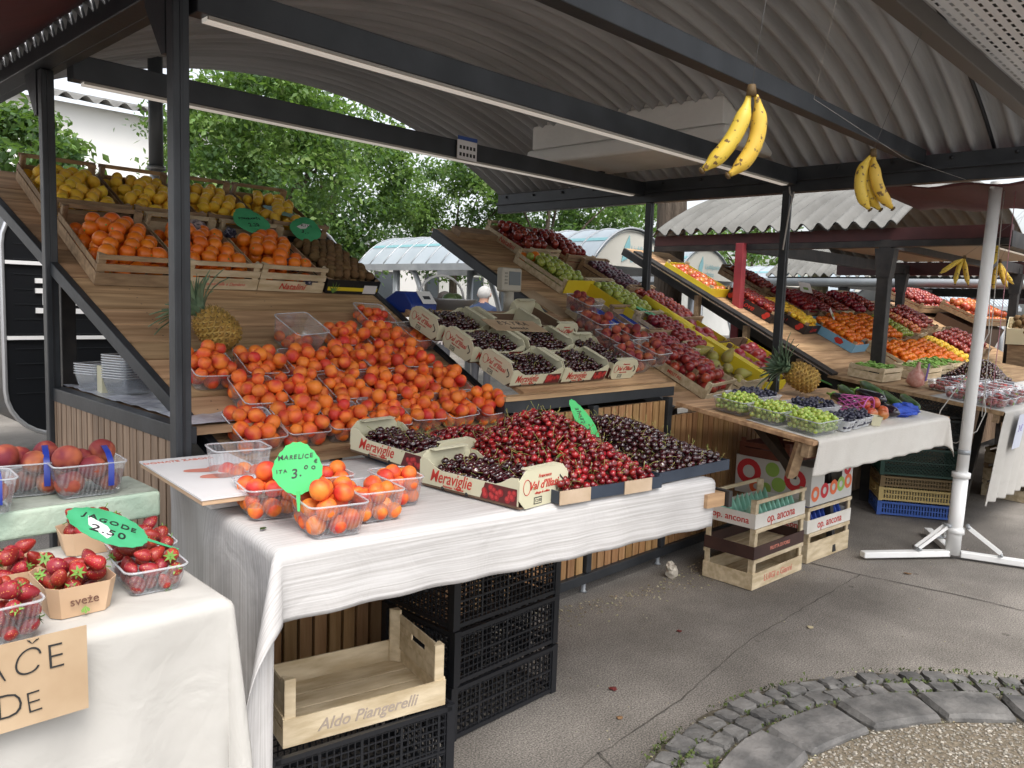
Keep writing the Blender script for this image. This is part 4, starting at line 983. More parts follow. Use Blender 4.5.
def lattice_crate(T, label, w=.6, d=.4, h=.205, mt=None, kind='grid', group='black lattice crates', name='plastic_crate'):
    mt = mt or BLACKP; t = thing(name, label, 'plastic crate', T, group); X, Y = w / 2, d / 2
    k = (w, d, h, mt.name, kind)
    if k not in _LC:
        parts = []
        def wall(L, nm, FT):
            m = MB(); z0, z1 = .006, h - .004
            m.box(-L, L, -.006, .006, z0, z0 + .016, T=FT); m.box(-L, L, -.008, .008, z1 - .016, z1, T=FT)
            m.box(-L, L, -.0045, .0045, h * .5 - .004, h * .5 + .004, T=FT)
            if kind == 'grid':
                nx = int(2 * L / .022); nz = int((z1 - z0) / .022)
                for i in range(1, nx):
                    x = -L + 2 * L * i / nx; e = .0042 if i % 6 == 0 else .0018; m.box(x - e, x + e, -.003, .003, z0 + .016, z1 - .016, T=FT)
                for j in range(1, nz): z = z0 + (z1 - z0) * j / nz; m.box(-L, L, -.0026, .0026, z - .0017, z + .0017, T=FT)
            elif kind == 'diamond':
                n_ = int(2 * L / .028); hh = z1 - z0 - .02
                for i in range(-8, n_ + 1):
                    for s in (1, -1):
                        x0 = -L + i * .028; x1 = x0 + hh
                        if s < 0: a, b = (x0, z1 - .01), (x1, z0 + .01)
                        else: a, b = (x0, z0 + .01), (x1, z1 - .01)
                        ta = max(0, (-L - a[0]) / hh); tb = min(1, (L - a[0]) / hh)
                        if tb <= ta: continue
                        pa = (a[0] + hh * ta, 0, a[1] + (b[1] - a[1]) * ta); pb = (a[0] + hh * tb, 0, a[1] + (b[1] - a[1]) * tb)
                        m.bar(pa, pb, .004, .0035, T=FT, up=(0, 1, 0))
            else:   # upright ribs
                n_ = int(2 * L / .02)
                for i in range(1, n_):
                    x = -L + 2 * L * i / n_; m.box(x - .005, x + .005, -.003, .003, z0 + .016, z1 - .016, T=FT)
            return m.mesh(nm, mt)
        for s in (-1, 1):
            parts.append(('long_wall', wall(X - .012, 'long_wall', Tm(0, s * (Y - .008), 0))))
            m = wall(Y - .016, 'short_wall', Tm(s * (X - .008), 0, 0, rz=PI / 2)); parts.append(('short_wall', m))
            for q in (-1, 1):
                g = MB()
                g.box(s * X - (.03 if s > 0 else 0), s * X + (0 if s > 0 else .03), q * Y - (.012 if q > 0 else 0), q * Y + (0 if q > 0 else .012), 0, h)
                g.box(s * X - (.012 if s > 0 else 0), s * X + (0 if s > 0 else .012), q * Y - (.03 if q > 0 else -.0125), q * Y + (-.0125 if q > 0 else .03), 0, h)
                parts.append(('corner_frame', g.mesh('corner_frame', mt)))
            hd = MB(); hd.tube([(s * (X + .001), -.07, h * .55), (s * (X + .012), -.06, h * .55), (s * (X + .012), .06, h * .55), (s * (X + .001), .07, h * .55)], .006, 6); hd.box(s * X - .005, s * X + .005, -.055, .055, h * .6, h * .82); parts.append(('handle', hd.mesh('handle', mt)))
        fl = MB()
        for i in range(1, 16): x = -X + w * i / 16; fl.box(x - .003, x + .003, -Y + .015, Y - .015, .004, .008)
        for i in range(1, 12): y = -Y + d * i / 12; fl.box(-X + .015, X - .015, y - .003, y + .003, .0085, .011)
        parts.append(('floor_grid', fl.mesh('floor_grid', mt)))
        _LC[k] = parts
    for nm_, me in _LC[k]:
        o = D.objects.new(nm_, me); col.objects.link(o); o.parent = t
    return t
def cloth_table(name, label, T, lx, ly, top_z, hang, cloth_label, seed, hang_m, back=0):
    """trestle table plus a separate cloth; T puts the front corner of the top at the origin, x along the front"""
    t = thing(name, label, 'table', T)
    MB().box(.02, lx - .02, .02, ly - .02, -.045, -.022).build('tabletop', CRATED, t)
    for x in (.2, lx - .2):
        for y in (.12, ly - .12):
            MB().bar((x, y, -.045), (x + (.08 if x < lx / 2 else -.08), y, -top_z), .04, .03).build('leg', CRATED, t)
        MB().box(x - .02, x + .02, .1, ly - .1, -.10, -.047).build('bearer', CRATED, t)
    return t
# ================================================================== CLOTHS
def cloth_mat(name, c, c2, stripes, mixf=.6, bst=.4):
    m = mat(name, c, .85, c2, 2, 3); n = m.node_tree.nodes; L = m.node_tree.links; b = n['Principled BSDF']
    uv = n.new('ShaderNodeUVMap'); uv.uv_map = 'UVMap'; mp = n.new('ShaderNodeMapping'); mp.inputs['Scale'].default_value = stripes; L.new(uv.outputs[0], mp.inputs[0])
    nz = n.new('ShaderNodeTexNoise'); nz.inputs['Scale'].default_value = 1; nz.inputs['Detail'].default_value = 4; L.new(mp.outputs[0], nz.inputs[0])
    bp = n.new('ShaderNodeBump'); bp.inputs['Strength'].default_value = bst; bp.inputs['Distance'].default_value = .003; L.new(nz.outputs[0], bp.inputs['Height']); L.new(bp.outputs[0], b.inputs['Normal'])
    wn = n.new('ShaderNodeTexNoise'); wn.inputs['Scale'].default_value = 7; wn.inputs['Detail'].default_value = 3; wn.inputs['Distortion'].default_value = 1.2; L.new(uv.outputs[0], wn.inputs[0])
    vo = n.new('ShaderNodeTexVoronoi'); vo.feature = 'DISTANCE_TO_EDGE'; vo.inputs['Scale'].default_value = 2.6; L.new(uv.outputs[0], vo.inputs['Vector'])
    cv = n.new('ShaderNodeMapRange'); cv.inputs[1].default_value = 0; cv.inputs[2].default_value = .05; L.new(vo.outputs['Distance'], cv.inputs[0])
    ad2 = n.new('ShaderNodeMath'); ad2.operation = 'MULTIPLY_ADD'; ad2.inputs[1].default_value = .16; L.new(cv.outputs[0], ad2.inputs[0]); L.new(wn.outputs[0], ad2.inputs[2])
    b2_ = n.new('ShaderNodeBump'); b2_.inputs['Strength'].default_value = .22; b2_.inputs['Distance'].default_value = .02; L.new(ad2.outputs[0], b2_.inputs['Height']); L.new(b2_.outputs[0], bp.inputs['Normal'])
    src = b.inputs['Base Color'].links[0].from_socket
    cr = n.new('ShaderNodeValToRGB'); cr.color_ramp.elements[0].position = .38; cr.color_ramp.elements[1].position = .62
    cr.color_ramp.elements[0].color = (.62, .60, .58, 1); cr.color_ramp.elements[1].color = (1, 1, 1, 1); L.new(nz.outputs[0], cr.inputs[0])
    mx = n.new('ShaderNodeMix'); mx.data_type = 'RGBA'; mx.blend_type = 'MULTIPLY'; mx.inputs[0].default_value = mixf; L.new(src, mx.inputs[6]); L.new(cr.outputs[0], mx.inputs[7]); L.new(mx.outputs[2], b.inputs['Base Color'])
    return m
CL1 = cloth_mat('crinkled_white_cloth', (.55, .537, .53), (.61, .597, .59), (2.0, 150, 1))
CL2 = cloth_mat('smooth_white_cloth', (.47, .455, .425), (.50, .485, .455), (16, 16, 1), .06, .5)
CL3 = cloth_mat('linen_white_cloth', (.72, .69, .64), (.78, .76, .71), (260, 260, 1))
def cloth(label, T, lx, ly, hf, hl=0, hr=0, seed=0, mt=None, wav=.006, cornerk=.55, over=0.0, hf_fn=None, group='white tablecloths', bend=.02, big=.02):
    r = random.Random(seed); ph = [r.uniform(0, 6) for _ in range(6)]
    st_ = .02
    us = []; u = -hl
    us = list(np.linspace(-hl, 0, int(hl / .015) + 1))[:-1] if hl else []
    us += list(np.linspace(0, lx, int(lx / .03) + 1)); us += list(np.linspace(lx, lx + hr, int(hr / .015) + 1))[1:] if hr else []
    vs_ = list(np.linspace(-hf, 0, int(hf / .012) + 1))[:-1] + list(np.linspace(0, ly, int(ly / .03) + 1))
    def pos(u, v):
        kf = (hf_fn(u / lx) if hf_fn else 1)
        dv = max(0, -v) * kf; dl = max(0, -u); dr = max(0, u - lx); x = min(max(u, 0), lx); y = max(v, 0)
        du = dl or dr; sgn = -1 if dl else 1
        rr = math.hypot(du, dv); z = 0
        if rr == 0: return (x, y, .0012 * math.sin(u * 23 + ph[0]) * math.sin(v * 17 + ph[1]) + .002)
        arc = bend * PI / 2
        if rr < arc: o = bend * math.sin(rr / bend); z = -bend * (1 - math.cos(rr / bend))
        else: o = bend; z = -bend - (rr - arc)
        fade = min(1, rr / .12)
        if du and dv:
            phi = math.atan2(du, dv); nx, ny = sgn * math.sin(phi), -math.cos(phi)
            bulge = o + cornerk * rr * math.sin(2 * phi) * .5
            return (x + nx * bulge, y + ny * bulge, z * (1 - .05 * math.sin(2 * phi)))
        if dv: return (x, -o - fade * (big * math.sin(u * 6.3 + ph[2]) * .5 + wav * math.sin(u * 31 + ph[3]) * rr * 5) , z)
        return (x + sgn * (o + fade * (big * math.sin(v * 9 + ph[4]) + wav * math.sin(v * 27 + ph[5]) * rr * 4)), y, z)
    m = MB(); nu, nv = len(us), len(vs_)
    P = [pos(u, v) for v in vs_ for u in us]
    m.add(P, [(j * nu + i, j * nu + i + 1, (j + 1) * nu + i + 1, (j + 1) * nu + i) for j in range(nv - 1) for i in range(nu - 1)], 0, None, True)
    o = m.build('tablecloth', mt or CL1, None, T)
    uvl = o.data.uv_layers.new(name='UVMap')
    for lp in o.data.loops:
        i = lp.vertex_index; uvl.data[lp.index].uv = (us[i % nu], vs_[i // nu])
    so = o.modifiers.new('thickness', 'SOLIDIFY'); so.thickness = .0015
    tag(o, label, 'tablecloth', group); return o
A8 = R_(-8.4)
MT = Tm(.995, 1.735, .967, rz=A8)
t = thing('market_table', 'fold out table board under the crinkled white cloth', 'table', MT)
MB().box(.02, 1.64, .02, .91, -.045, -.022).build('tabletop', CRATED, t)
for x in (.12, 1.05, 1.56):
    MB().box(x - .02, x + .02, .06, .90, -.09, -.047).build('bearer', CRATED, t); MB().bar((x, .30, -.09), (x, .93, -.50), .03, .03).build('strut', STEEL2, t)
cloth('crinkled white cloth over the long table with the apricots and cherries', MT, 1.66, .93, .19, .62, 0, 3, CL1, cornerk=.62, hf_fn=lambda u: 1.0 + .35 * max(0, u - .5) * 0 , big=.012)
MB().box(1.60, 1.70, -.035, .04, -.10, -.05).build('bracket', PLANK, t); MB().box(1.705, 1.725, -.05, .05, -.105, -.045).build('bracket_cap', STEEL2, t)
def onm(x, y, z=.004, rz=0): return MT @ Tm(x, y, z, rz=rz)
def wm(x, y, z, rz=0): return Tm(x, y, z, rz=rz)
# strawberry table
ST1 = Tm(.83, 1.70, .897, rz=R_(-1.5)) @ Tm(-1.1, 0, 0)
cloth_table('market_table', 'low table under the smooth cream cloth with the strawberries', ST1, 1.1, .62, .897, 0, '', 1, CL2)
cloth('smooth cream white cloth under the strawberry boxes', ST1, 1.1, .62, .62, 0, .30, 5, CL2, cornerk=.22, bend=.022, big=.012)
t = thing('display_bench', 'thick bench with chipped mint green paint holding the peach punnets', 'bench', Tm(.4, 2.52, 0))
MINT = mat('chipped_mint_paint', (.38, .50, .40), .7, (.52, .62, .50), 7, 6, bump=.5, bscale=40); MINTT = mat('worn_mint_top', (.22, .25, .20), .75, (.40, .44, .38), 8, 6, bump=.4, bscale=30, lo=.35, hi=.6)
m = MB(); m.box(-.6, .575, -.125, .125, .915, .993); b = m.build('seat', MINT, t); bevel(b, .01, 3)
MB().box(-.597, .569, -.117, .119, .9935, .9955).build('top_face', MINTT, t)
for x in (-.45, .45): MB().box(x - .03, x + .03, -.05, .05, 0, .915).build('leg', MINT, t)
# ================================================================== MAIN TABLE GOODS
# brochure box
BX = Tm(1.115, 2.33, .972, rz=R_(-6))
t = thing('brochure_box', 'flat white carton printed with apricots at the end of the crinkled cloth', 'box', BX)
MB().box(-.07, .12, -.16, .24, 0, .0475).build('base', PAPER, t); bevel(MB().box(-.139, .145, -.29, .29, .048, .062).build('carton', KRAFT, t), .002); lid = MB().box(-.142, .148, -.293, .293, .0625, .068).build('printed_lid', PAPER, t)
text('DONATE ZABONI', .034, PINKINK, lid, Tm(-.035, .235, .0687, rz=R_(0)), sx=.8)
m = MB()
for (x, y, s, a) in ((-.02, .06, 1, .2), (.055, .085, 1, -.3), (.0, -.04, 1.1, 0), (.07, -.05, .9, .3)):
    m.add([(x + .055 * s * math.cos(k * PI / 8 + a), y + .030 * s * math.sin(k * PI / 8) * (1 + .2 * math.cos(k)), .0690 + .0001 * a) for k in range(16)], [tuple(range(16))])
m.build('apricot_print', PINKINK, lid)
# apricot punnets on the front table
def PT(x, y, z, rz=0): return Tm(x, y, z, rz=R_(rz))
fp = [(1.145, 2.12, -12, 'rear outer', 20), (1.20, 1.885, -14, 'front outer corner', 20), (1.365, 1.85, -12, 'front middle', 19), (1.50, 1.86, -14, 'front inner', 17), (1.37, 2.10, -12, 'rear middle', 18)]
fp = [(1.135, 2.055, -14, 'behind the outer front punnet', 21, .075, .10), (1.175, 1.80, -13, 'at the front corner of the cloth', 22, .080, .095),
      (1.345, 1.845, -12, 'second along the cloth front', 18, .07, .09), (1.50, 1.93, -15, 'third along the cloth front', 16, .062, .085), (1.34, 2.08, -12, 'behind the green price leaf', 18, .07, .09)]
for i, (x, y, a, w_, n, hx, hy) in enumerate(fp):
    T = PT(x, y, .972, a); lb = ['behind the outer front one', 'at the front corner of the cloth', 'second along the cloth front', 'third along the cloth front', 'behind the green price leaf'][i]
    punnet(T, 'clear punnet of apricots ' + lb, hx, hy, .088); fill('apricot', T, hx * .88, hy * .88, .088, n, 'in the punnet ' + lb, 50 + i, 1.04 if i in (0, 1) else .98, flare=.12)
T = PT(1.175, 2.30, .972, -12)
punnet(T, 'tall clear tub with a few apricots behind the green price leaf', .085, .07, .15); fill('apricot', T, .07, .055, .15, 9, 'in the tall tub behind the price leaf', 57, 1.05, flare=.1)
# price cards: serrated leaf shapes on a stalk
def leaf_card(label, T, mt, L=.13, W=.10, tail=.06, lines=(), round_=False, patch=False, name='price_card', grp='leaf shaped price cards', narrow=1.0, n=36):
    t = thing(name, label, 'price card', T, grp); P = []
    for k in range(n):
        a = 2 * PI * k / n; s = 1 + (.025 if k % 2 else -.01)
        y = math.cos(a); x = math.sin(a) * narrow
        x *= 1 - .18 * y if not round_ else 1
        rr = 1 if round_ else (1 - .06 * abs(math.sin(a * 1)))
        if not round_: x *= 1 - .38 * max(0, -y) ** 2.2; y = y * 1.08 if y < -.7 else y
        P.append((x * W / 2 * s * rr, y * L / 2 * s * (1.0 if y < .8 else 1.06)))
    m = MB(); m.prism(P, 0, .0012)
    b = m.build('leaf', mt, t)
    if tail: MB().prism([(-.006, -L / 2 + .004), (.006, -L / 2 + .004), (.003, -L / 2 - tail), (-.003, -L / 2 - tail)], .0002, .0014).build('stalk', mt, t)
    for (s, sz, x, y, a) in lines: text(s, sz, BLACKINK, b, Tm(x, y, .0019, rz=a), shear=.15, hand=True, bold=.0004)
    if patch: MB().prism([(-.055, .0), (-.02, .045), (.02, .05), (.0, .005), (-.03, -.012)], .0014, .0020).build('torn_label', PAPER, b)
    return t
def face_dir(pos, nrm, roll=0):
    """frame whose z looks along nrm and whose y is as upright as possible"""
    z = Vector(nrm).normalized(); u = Vector((0, 0, 1)); x = u.cross(z).normalized() if abs(z.z) < .97 else Vector((1, 0, 0)); y = z.cross(x)
    return Matrix.Translation(pos) @ Matrix((x, y, z)).transposed().to_4x4() @ Matrix.Rotation(roll, 4, 'Z')
leaf_card('bright green leaf price card in the front apricots', face_dir((1.105, 1.84, 1.142), (-.50, -.74, .50), .06), GREENCARD, .135, .135, .05,
          (('MARELICE', .0175, -.003, .030, .04), ('ITA', .015, -.040, -.008, .1), ('3.°°', .036, .016, -.014, .05), ('€', .016, .048, .014, .1)))
leaf_card('long narrow green leaf price card stuck in the red cherries', face_dir((2.34, 1.87, 1.155), (-.55, -.72, .42), .52), GREENCARD, .19, .062, .07, (('ČEŠNJE', .017, 0, .03, PI / 2 - .1), ('6.-', .026, .002, -.025, .9)))
T = Tm(0, 0, 0)
leaf = MB(); leaf.add([(0, 0, 0), (.012, .008, .002), (.028, .004, .001), (.022, -.006, 0), (.01, -.007, .001)], [(0, 4, 3, 2, 1)])
tag(leaf.build('fallen_leaf', mat('fallen_leaf_green', (.015, .06, .012), .5), None, Tm(1.03, 1.90, .975, rz=.4)), 'small dark green leaf lying on the white cloth near its corner', 'leaf')
# cherry boxes on the front table
RZ = PI / 2 - R_(2)
def put_cherries(T, label, seed, n=125, kind='dark_cherry', hx=.195, hy=.09, h=.035, z0=.042, sc_=1.0):
    fill(kind, T, hx, hy, h, n, label, seed, sc_, z0=z0, var=3)
T = Tm(1.825, 1.835, .972, rz=-PI / 2 - R_(-3)); cherry_box(T, 'cream cherry box at the cloth front beside the navy tray', seed=1); put_cherries(T, 'dark cherry in the cream box at the cloth front', 1, 215)
T = Tm(1.885, 2.325, .990, rz=-PI / 2 - R_(-6)) @ Tm(0, 0, 0, ry=R_(4)); cherry_box(T, 'cream cherry box tilted behind the front one', seed=2); put_cherries(T, 'dark cherry in the tilted cream box behind', 2, 215)
# heaped trays
def mound(T, w, d, base, peak, px, py, kinds, label, seed, n=520):
    r = random.Random(seed); R0 = .0132; pts = []
    def H(x, y):
        e = min((x + w / 2) / .07, (w / 2 - x) / .07, (y + d / 2) / .09, (d / 2 - y) / .09, 1); e = max(e, 0) ** .6
        return base + e * peak * math.exp(-((x - px) / (w * .48)) ** 2 - ((y - py) / (d * .48)) ** 2)
    grid = {}
    def ok(p):
        c = tuple(int(math.floor(v / .026)) for v in p)
        for i in (-1, 0, 1):
            for j in (-1, 0, 1):
                for k in (-1, 0, 1):
                    for q in grid.get((c[0] + i, c[1] + j, c[2] + k), ()):
                        if (q[0] - p[0]) ** 2 + (q[1] - p[1]) ** 2 + (q[2] - p[2]) ** 2 < (R0 * 1.78) ** 2: return False
        grid.setdefault(c, []).append(p); return True
    for dz, tries in ((0, 5200), (.018, 3600), (.036, 1500)):
        for _ in range(tries):
            x, y = r.uniform(-w / 2 + R0, w / 2 - R0), r.uniform(-d / 2 + R0, d / 2 - R0); z = H(x, y) - dz + (r.uniform(0, .006) if dz == 0 else 0)
            if z < R0 + .006: continue
            if ok((x, y, z)): pts.append((x, y, z))
    for p in pts: put(kinds, T, p, label, r, r.uniform(.92, 1.08), rot(r, True, .9) if r.random() < .6 else None)
T1 = Tm(2.145, 1.86, .974, rz=A8); tray(T1, 'navy tray under the bright red cherry heap', .47, .64); mound(T1, .45, .62, .050, .165, .03, .10, 'cherry', 'bright red cherry heaped in the navy tray', 1)
for x in (-.155, .13): MB().box(x - .08, x + .05, -.3245, -.3205, -.002, .042).build('paper_lining', mat('newsprint', (.45, .33, .22), .8, (.55, .42, .30), 12) if x < 0 else MATS['newsprint'], [o for o in D.objects if o.get('label') == 'navy tray under the bright red cherry heap'][0])
T2 = Tm(2.605, 1.845, .974, rz=R_(-3)); tray(T2, 'navy tray under the darkest cherry heap', .45, .63); mound(T2, .44, .61, .045, .125, -.04, .06, 'dark_cherry', 'dark cherry heaped in the second navy tray', 2)
T3 = Tm(2.05, 2.36, .974, rz=A8) @ Tm(0, 0, 0); tray(T3, 'navy tray behind the red cherry heap, mostly hidden', .5, .34); mound(T3, .48, .32, .045, .07, .1, -.05, 'cherry', 'bright red cherry in the rear tray', 3)

# ================================================================== BOARD OF THE FIRST BAY
rowsx = [(0, .11, [1.475, 1.675, 1.875, 2.075, 2.28, 2.48, 2.685]), (1, .325, [1.60, 1.80, 2.00, 2.205, 2.405, 2.605]), (2, .545, [1.485, 1.71, 1.925, 2.13, 2.335, 2.54]), (3, .76, [2.28, 2.50])]
RN = ['front', 'second', 'third', 'top']; ON = ['first', 'second', 'third', 'fourth', 'fifth', 'sixth', 'seventh']
k = 0
for ri, s, xs in rowsx:
    for j, x in enumerate(xs):
        T = board(x + rnd.uniform(-.006, .006), s + rnd.uniform(-.008, .008), R_(rnd.uniform(-5, 5)), .002)
        punnet(T, 'clear punnet of apricots, %s of the %s row on the sloping boards' % (ON[j], RN[ri]), .092, .10, .082)
        fill('apricot', T, .082, .090, .082, 34 if (ri, j) != (3, 1) else 28, 'in board row %s punnet %s' % (RN[ri], ON[j]), k, 1.13, flare=.12); k += 1
T = board(2.03, .79, R_(8), .002); punnet(T, 'deep clear punnet with few apricots above the others', .095, .10, .13); fill('apricot', T, .08, .085, .1, 8, 'in the deep punnet above the others', 61, 1, flare=.1)
T = board(2.60, 1.00, R_(-6), .002); punnet(T, 'clear punnet of apricots at the top of the heap', .09, .10, .082); fill('apricot', T, .078, .085, .082, 18, 'in the topmost punnet', 62, .98, flare=.12)
T = board(2.76, .80, R_(6), .002); punnet(T, 'half filled clear punnet beside the first cherry boxes', .09, .10, .082); fill('apricot', T, .078, .085, .082, 10, 'in the half filled punnet', 63, .98, flare=.12)
# front lip of wood with the weeds of stalks
st_o = [o for o in D.objects if o.name == 'market_stall'][0]
MB().box(1.42, 2.84, 2.655, 2.70, .955, .985).build('front_lip', PLANK, st_o, ST)
# upper crates of the first bay
cols = [1.50, 1.905, 2.31, 2.69]
OC = ['first orange crate beside the front post', 'second orange crate behind the pineapple', 'orange crate with navy wrappers and red lettering']
for j, x in enumerate(cols[:3]):
    T = board(x, 1.66, R_((0, 1, -1)[j]), .003)
    crate(T, ['worn crate of oranges beside the far steel post', 'crate of oranges with pale red print behind the pineapple', 'crate of wrapped oranges with red lettering beside the kiwis'][j], .39, .58, .10, .15, CRATED if j == 0 else CRATE, txt=(None, ('Domenichella e Damiano', .024, .3), ('Natalini', .05, .3))[j], txt_m=PINKINK if j == 1 else REDINK)
    rows('orange', T, .18, .275, .045, 2, ['in the crate beside the post', 'in the crate behind the pineapple', 'in the red lettered crate'][j], 21 + j, 1.06, crown=.03, miss=.03 if j < 2 else .25, jit=.28)
T = board(2.70, 1.66, 0, .003)
crate(T, 'black and yellow card box of kiwis at the board edge', .36, .58, .085, .085, CRATED, top_rail=False, front_m=mat('black_card', (.012, .012, .012), .5), side_m=MATS['black_card'])
kb = [o for o in D.objects if o.get('label') == 'black and yellow card box of kiwis at the board edge'][0]
MB().box(-.17, .17, -.2925, -.2905, .02, .042).build('yellow_band', YELLOW, kb); MB().box(.07, .16, -.2945, -.2927, .008, .06).build('paper_label', PAPER, kb)
m = MB()
for a in range(5): m.add([(-.13, -.293, .0), (-.13 + .05 * math.cos(.5 + a * .5), -.296, .07 * math.sin(.5 + a * .5) + .01), (-.12 + .02 * math.cos(.5 + a * .5), -.2935, .03)], [(0, 1, 2)])
m.build('leaf_print', CALYX, kb)
rows('kiwi', T, .165, .27, .04, 2, 'in the black box', 31, 1, crown=.03)
for j, x in enumerate([1.475, 1.875, 2.275, 2.675]):
    T = board(x, 2.30, 0, .003)
    crate(T, ['outermost lemon crate above the oranges', 'second lemon crate from the trailer side', 'third lemon crate under the downpipe', 'last lemon crate with the pale blue card'][j], .385, .60, .09, .15, CRATED, txt=None)
    rows('lemon', T, .18, .285, .04, 2, 'in ' + ['the outermost lemon crate', 'the second lemon crate', 'the third lemon crate', 'the lemon crate with the blue card'][j], 41 + j, 1.2, miss=.04 if j < 3 else .35, crown=.03, jit=.3)
leaf_card('pale blue rounded price card among the lemons', board(2.66, 2.26, .9, .12), LBLUECARD, .2, .11, .12, round_=True)
leaf_card('dark green leaf card with torn label on the wrapped oranges', board(2.30, 1.93, .2, .165) @ Tm(0, 0, 0, rx=.35), GREENCARD2, .20, .25, 0, (('POMARANČE', .02, 0, .02, 0), ('2.20', .035, 0, -.03, 0)))
leaf_card('dark green leaf card standing by the kiwis', board(2.66, 1.93, -.5, .15) @ Tm(0, 0, 0, rx=.35), GREENCARD2, .21, .20, .0, (('KIVI', .03, 0, .03, .2), ('3.-', .04, 0, -.03, .1)), patch=True)
# wrappers: crumpled navy paper between the oranges
WRAP = mat('navy_wrapper', (.012, .014, .04), .4, (.30, .30, .36), 60, 3, lo=.5, hi=.62, bump=.5)
WRAPW = mat('torn_white_wrapper', (.45, .36, .34), .6, (.12, .10, .12), 30, 3, lo=.45, hi=.6)
for i, (x, s, u, a, mt_, lb) in enumerate([(2.36, 1.50, .105, .065, WRAP, 'crumpled navy wrapper on the oranges by the leaf cards'), (2.43, 1.40, .06, .05, WRAP, 'navy wrapper behind the red lettering'), (1.96, 1.86, .12, .08, WRAPW, 'torn white and navy wrapper on the rear oranges'), (2.14, 1.84, .12, .05, WRAP, 'dark wrapper beside the leaf card')]):
    r = random.Random(i); m = MB(); vs, fs = ball(a, 1, .75, .45, 14, 9, jit=.18, seed=i); m.add([(v[0] + r.uniform(-.006, .006), v[1] + r.uniform(-.006, .006), v[2] + r.uniform(-.006, .006)) for v in vs], fs)
    tag(m.build('fruit_wrapper', mt_, None, board(x, s, .3 * i, u)), lb, 'wrapper', 'fruit wrappers')
# ================================================================== PINEAPPLES
PINE = mat('pineapple_skin', (.30, .17, .04), .6, (.40, .26, .06), 20, bump=.2, rndm=.3, island=True); PTIP = mat('pineapple_bract', (.12, .08, .03), .7, rndm=.4, island=True)
PLEAF = mat('pineapple_leaf', (.10, .17, .10), .5, (.17, .25, .15), 12, rndm=.25, island=True)
def lying(pos, d):
    return Matrix.Translation(pos) @ Vector(d).to_track_quat('Z', 'Y').to_matrix().to_4x4()
def pineapple(label, T, s=1.0, seed=0):
    t = thing('pineapple', label, 'pineapple', T, 'pineapples'); r = random.Random(seed)
    b = MB(); H, R0 = .17 * s, .062 * s
    prof = lambda v: R0 * (max(0, 1 - abs(2 * v - 1) ** 2.6)) ** .5 * (1.03 - .12 * v) + .012
    b.lathe([(0, 0)] + [(prof(v / 14) * .93, H * v / 14) for v in range(15)] + [(0, H)], 20)
    for row in range(13):
        v = (row + .6) / 13.4; n = 13
        for k in range(n):
            a = 2 * PI * (k + .5 * (row % 2)) / n; rr = prof(v) * .95
            E = Tm(rr * math.cos(a), rr * math.sin(a), H * v) @ Euler((0, PI / 2 + (v - .5) * -.9, a)).to_matrix().to_4x4() if 0 else Matrix.Translation((rr * math.cos(a), rr * math.sin(a), H * v)) @ Euler((0, 0, a)).to_matrix().to_4x4() @ Euler((0, PI / 2 - (v - .5) * 1.1, 0)).to_matrix().to_4x4()
            w_ = PI * rr / n * .95; h_ = H / 13 * .62
            b.add([(-h_, 0, 0), (0, -w_, 0), (h_, 0, 0), (0, w_, 0), (0, 0, .010 * s)], [(0, 1, 4), (1, 2, 4), (2, 3, 4), (3, 0, 4)], 0, E)
            b.add([(-.002, -.003, .006 * s), (-.002, .003, .006 * s), (-.013 * s, 0, .014 * s)], [(0, 1, 2)], 1, E)
    b.build('fruit_body', [PINE, PTIP], t)
    c = MB()
    for k in range(60):
        f = k / 60; a = k * 2.4; L = (.17 - .07 * f) * s * r.uniform(.85, 1.1); lean = (1.25 - 1.1 * f); w_ = .017 * s
        pts = []
        for q in range(6):
            u = q / 5; rad = .012 * s + L * u * math.sin(lean * (.55 + .6 * u)); z = H - .006 + L * u * math.cos(lean * (.55 + .45 * u)); pts.append((rad, z, w_ * (1 - u) ** .7))
        vs = []; ca, sa = math.cos(a), math.sin(a)
        for rad, z, w2 in pts: vs += [(rad * ca - w2 * sa, rad * sa + w2 * ca, z + .002), (rad * ca, rad * sa, z - .002), (rad * ca + w2 * sa, rad * sa - w2 * ca, z + .002)]
        c.add(vs, [(3 * q + i, 3 * q + i + 1, 3 * q + i + 4, 3 * q + i + 3) for q in range(5) for i in range(2)])
    c.build('leaf_crown', PLEAF, t); return t
# lying on the boards, crown up the slope towards the post
pineapple('pineapple lying on the boards below the orange crates', board(1.66, .93, 0, .072) @ Euler((0, -PI / 2 + .05, 0)).to_matrix().to_4x4() @ Euler((0, 0, 0)).to_matrix().to_4x4() @ Tm(0, 0, -.02) if 0 else lying(board(1.66, .70, 0, .07).translation, (-.49, .52, .70)), 1.18, 1)
# ================================================================== SIDE COUNTER
t = thing('plastic_sheet', 'crumpled milky plastic sheet on the side counter', 'sheet', Tm(1.24, 3.4, 1.116))
r = random.Random(4); m = MB(); m.grid(lambda u, v: (u * .9 + .004, -.62 + 1.4 * v, .004 + .008 * abs(math.sin(u * 17 + v * 5) * math.sin(v * 23)) + r.uniform(0, .004)), 26, 40, 0, None, False); m.build('film', mat('milky_sheet', (.42, .44, .50), .25, (.62, .64, .70), 12, 5, bump=.4, bscale=25), t)
for x, y, n, lb in ((1.375, 3.70, 10, 'tall nested stack of empty clear punnets on the side counter'), (1.335, 3.93, 5, 'lower stack of empty clear punnets behind the tall one')):
    punnet(Tm(x, y, 1.128, rz=.35), lb, .095, .075, .075, 'nested empty punnets', STACKP, 'punnet_stack', n)
MB().box(-.03, .02, -.10, -.04, .0, .12).build('paper_bag', CREAM, thing('paper_bag', 'small folded paper bag wedged behind the empty punnets', 'bag', Tm(1.31, 3.87, 1.126)))
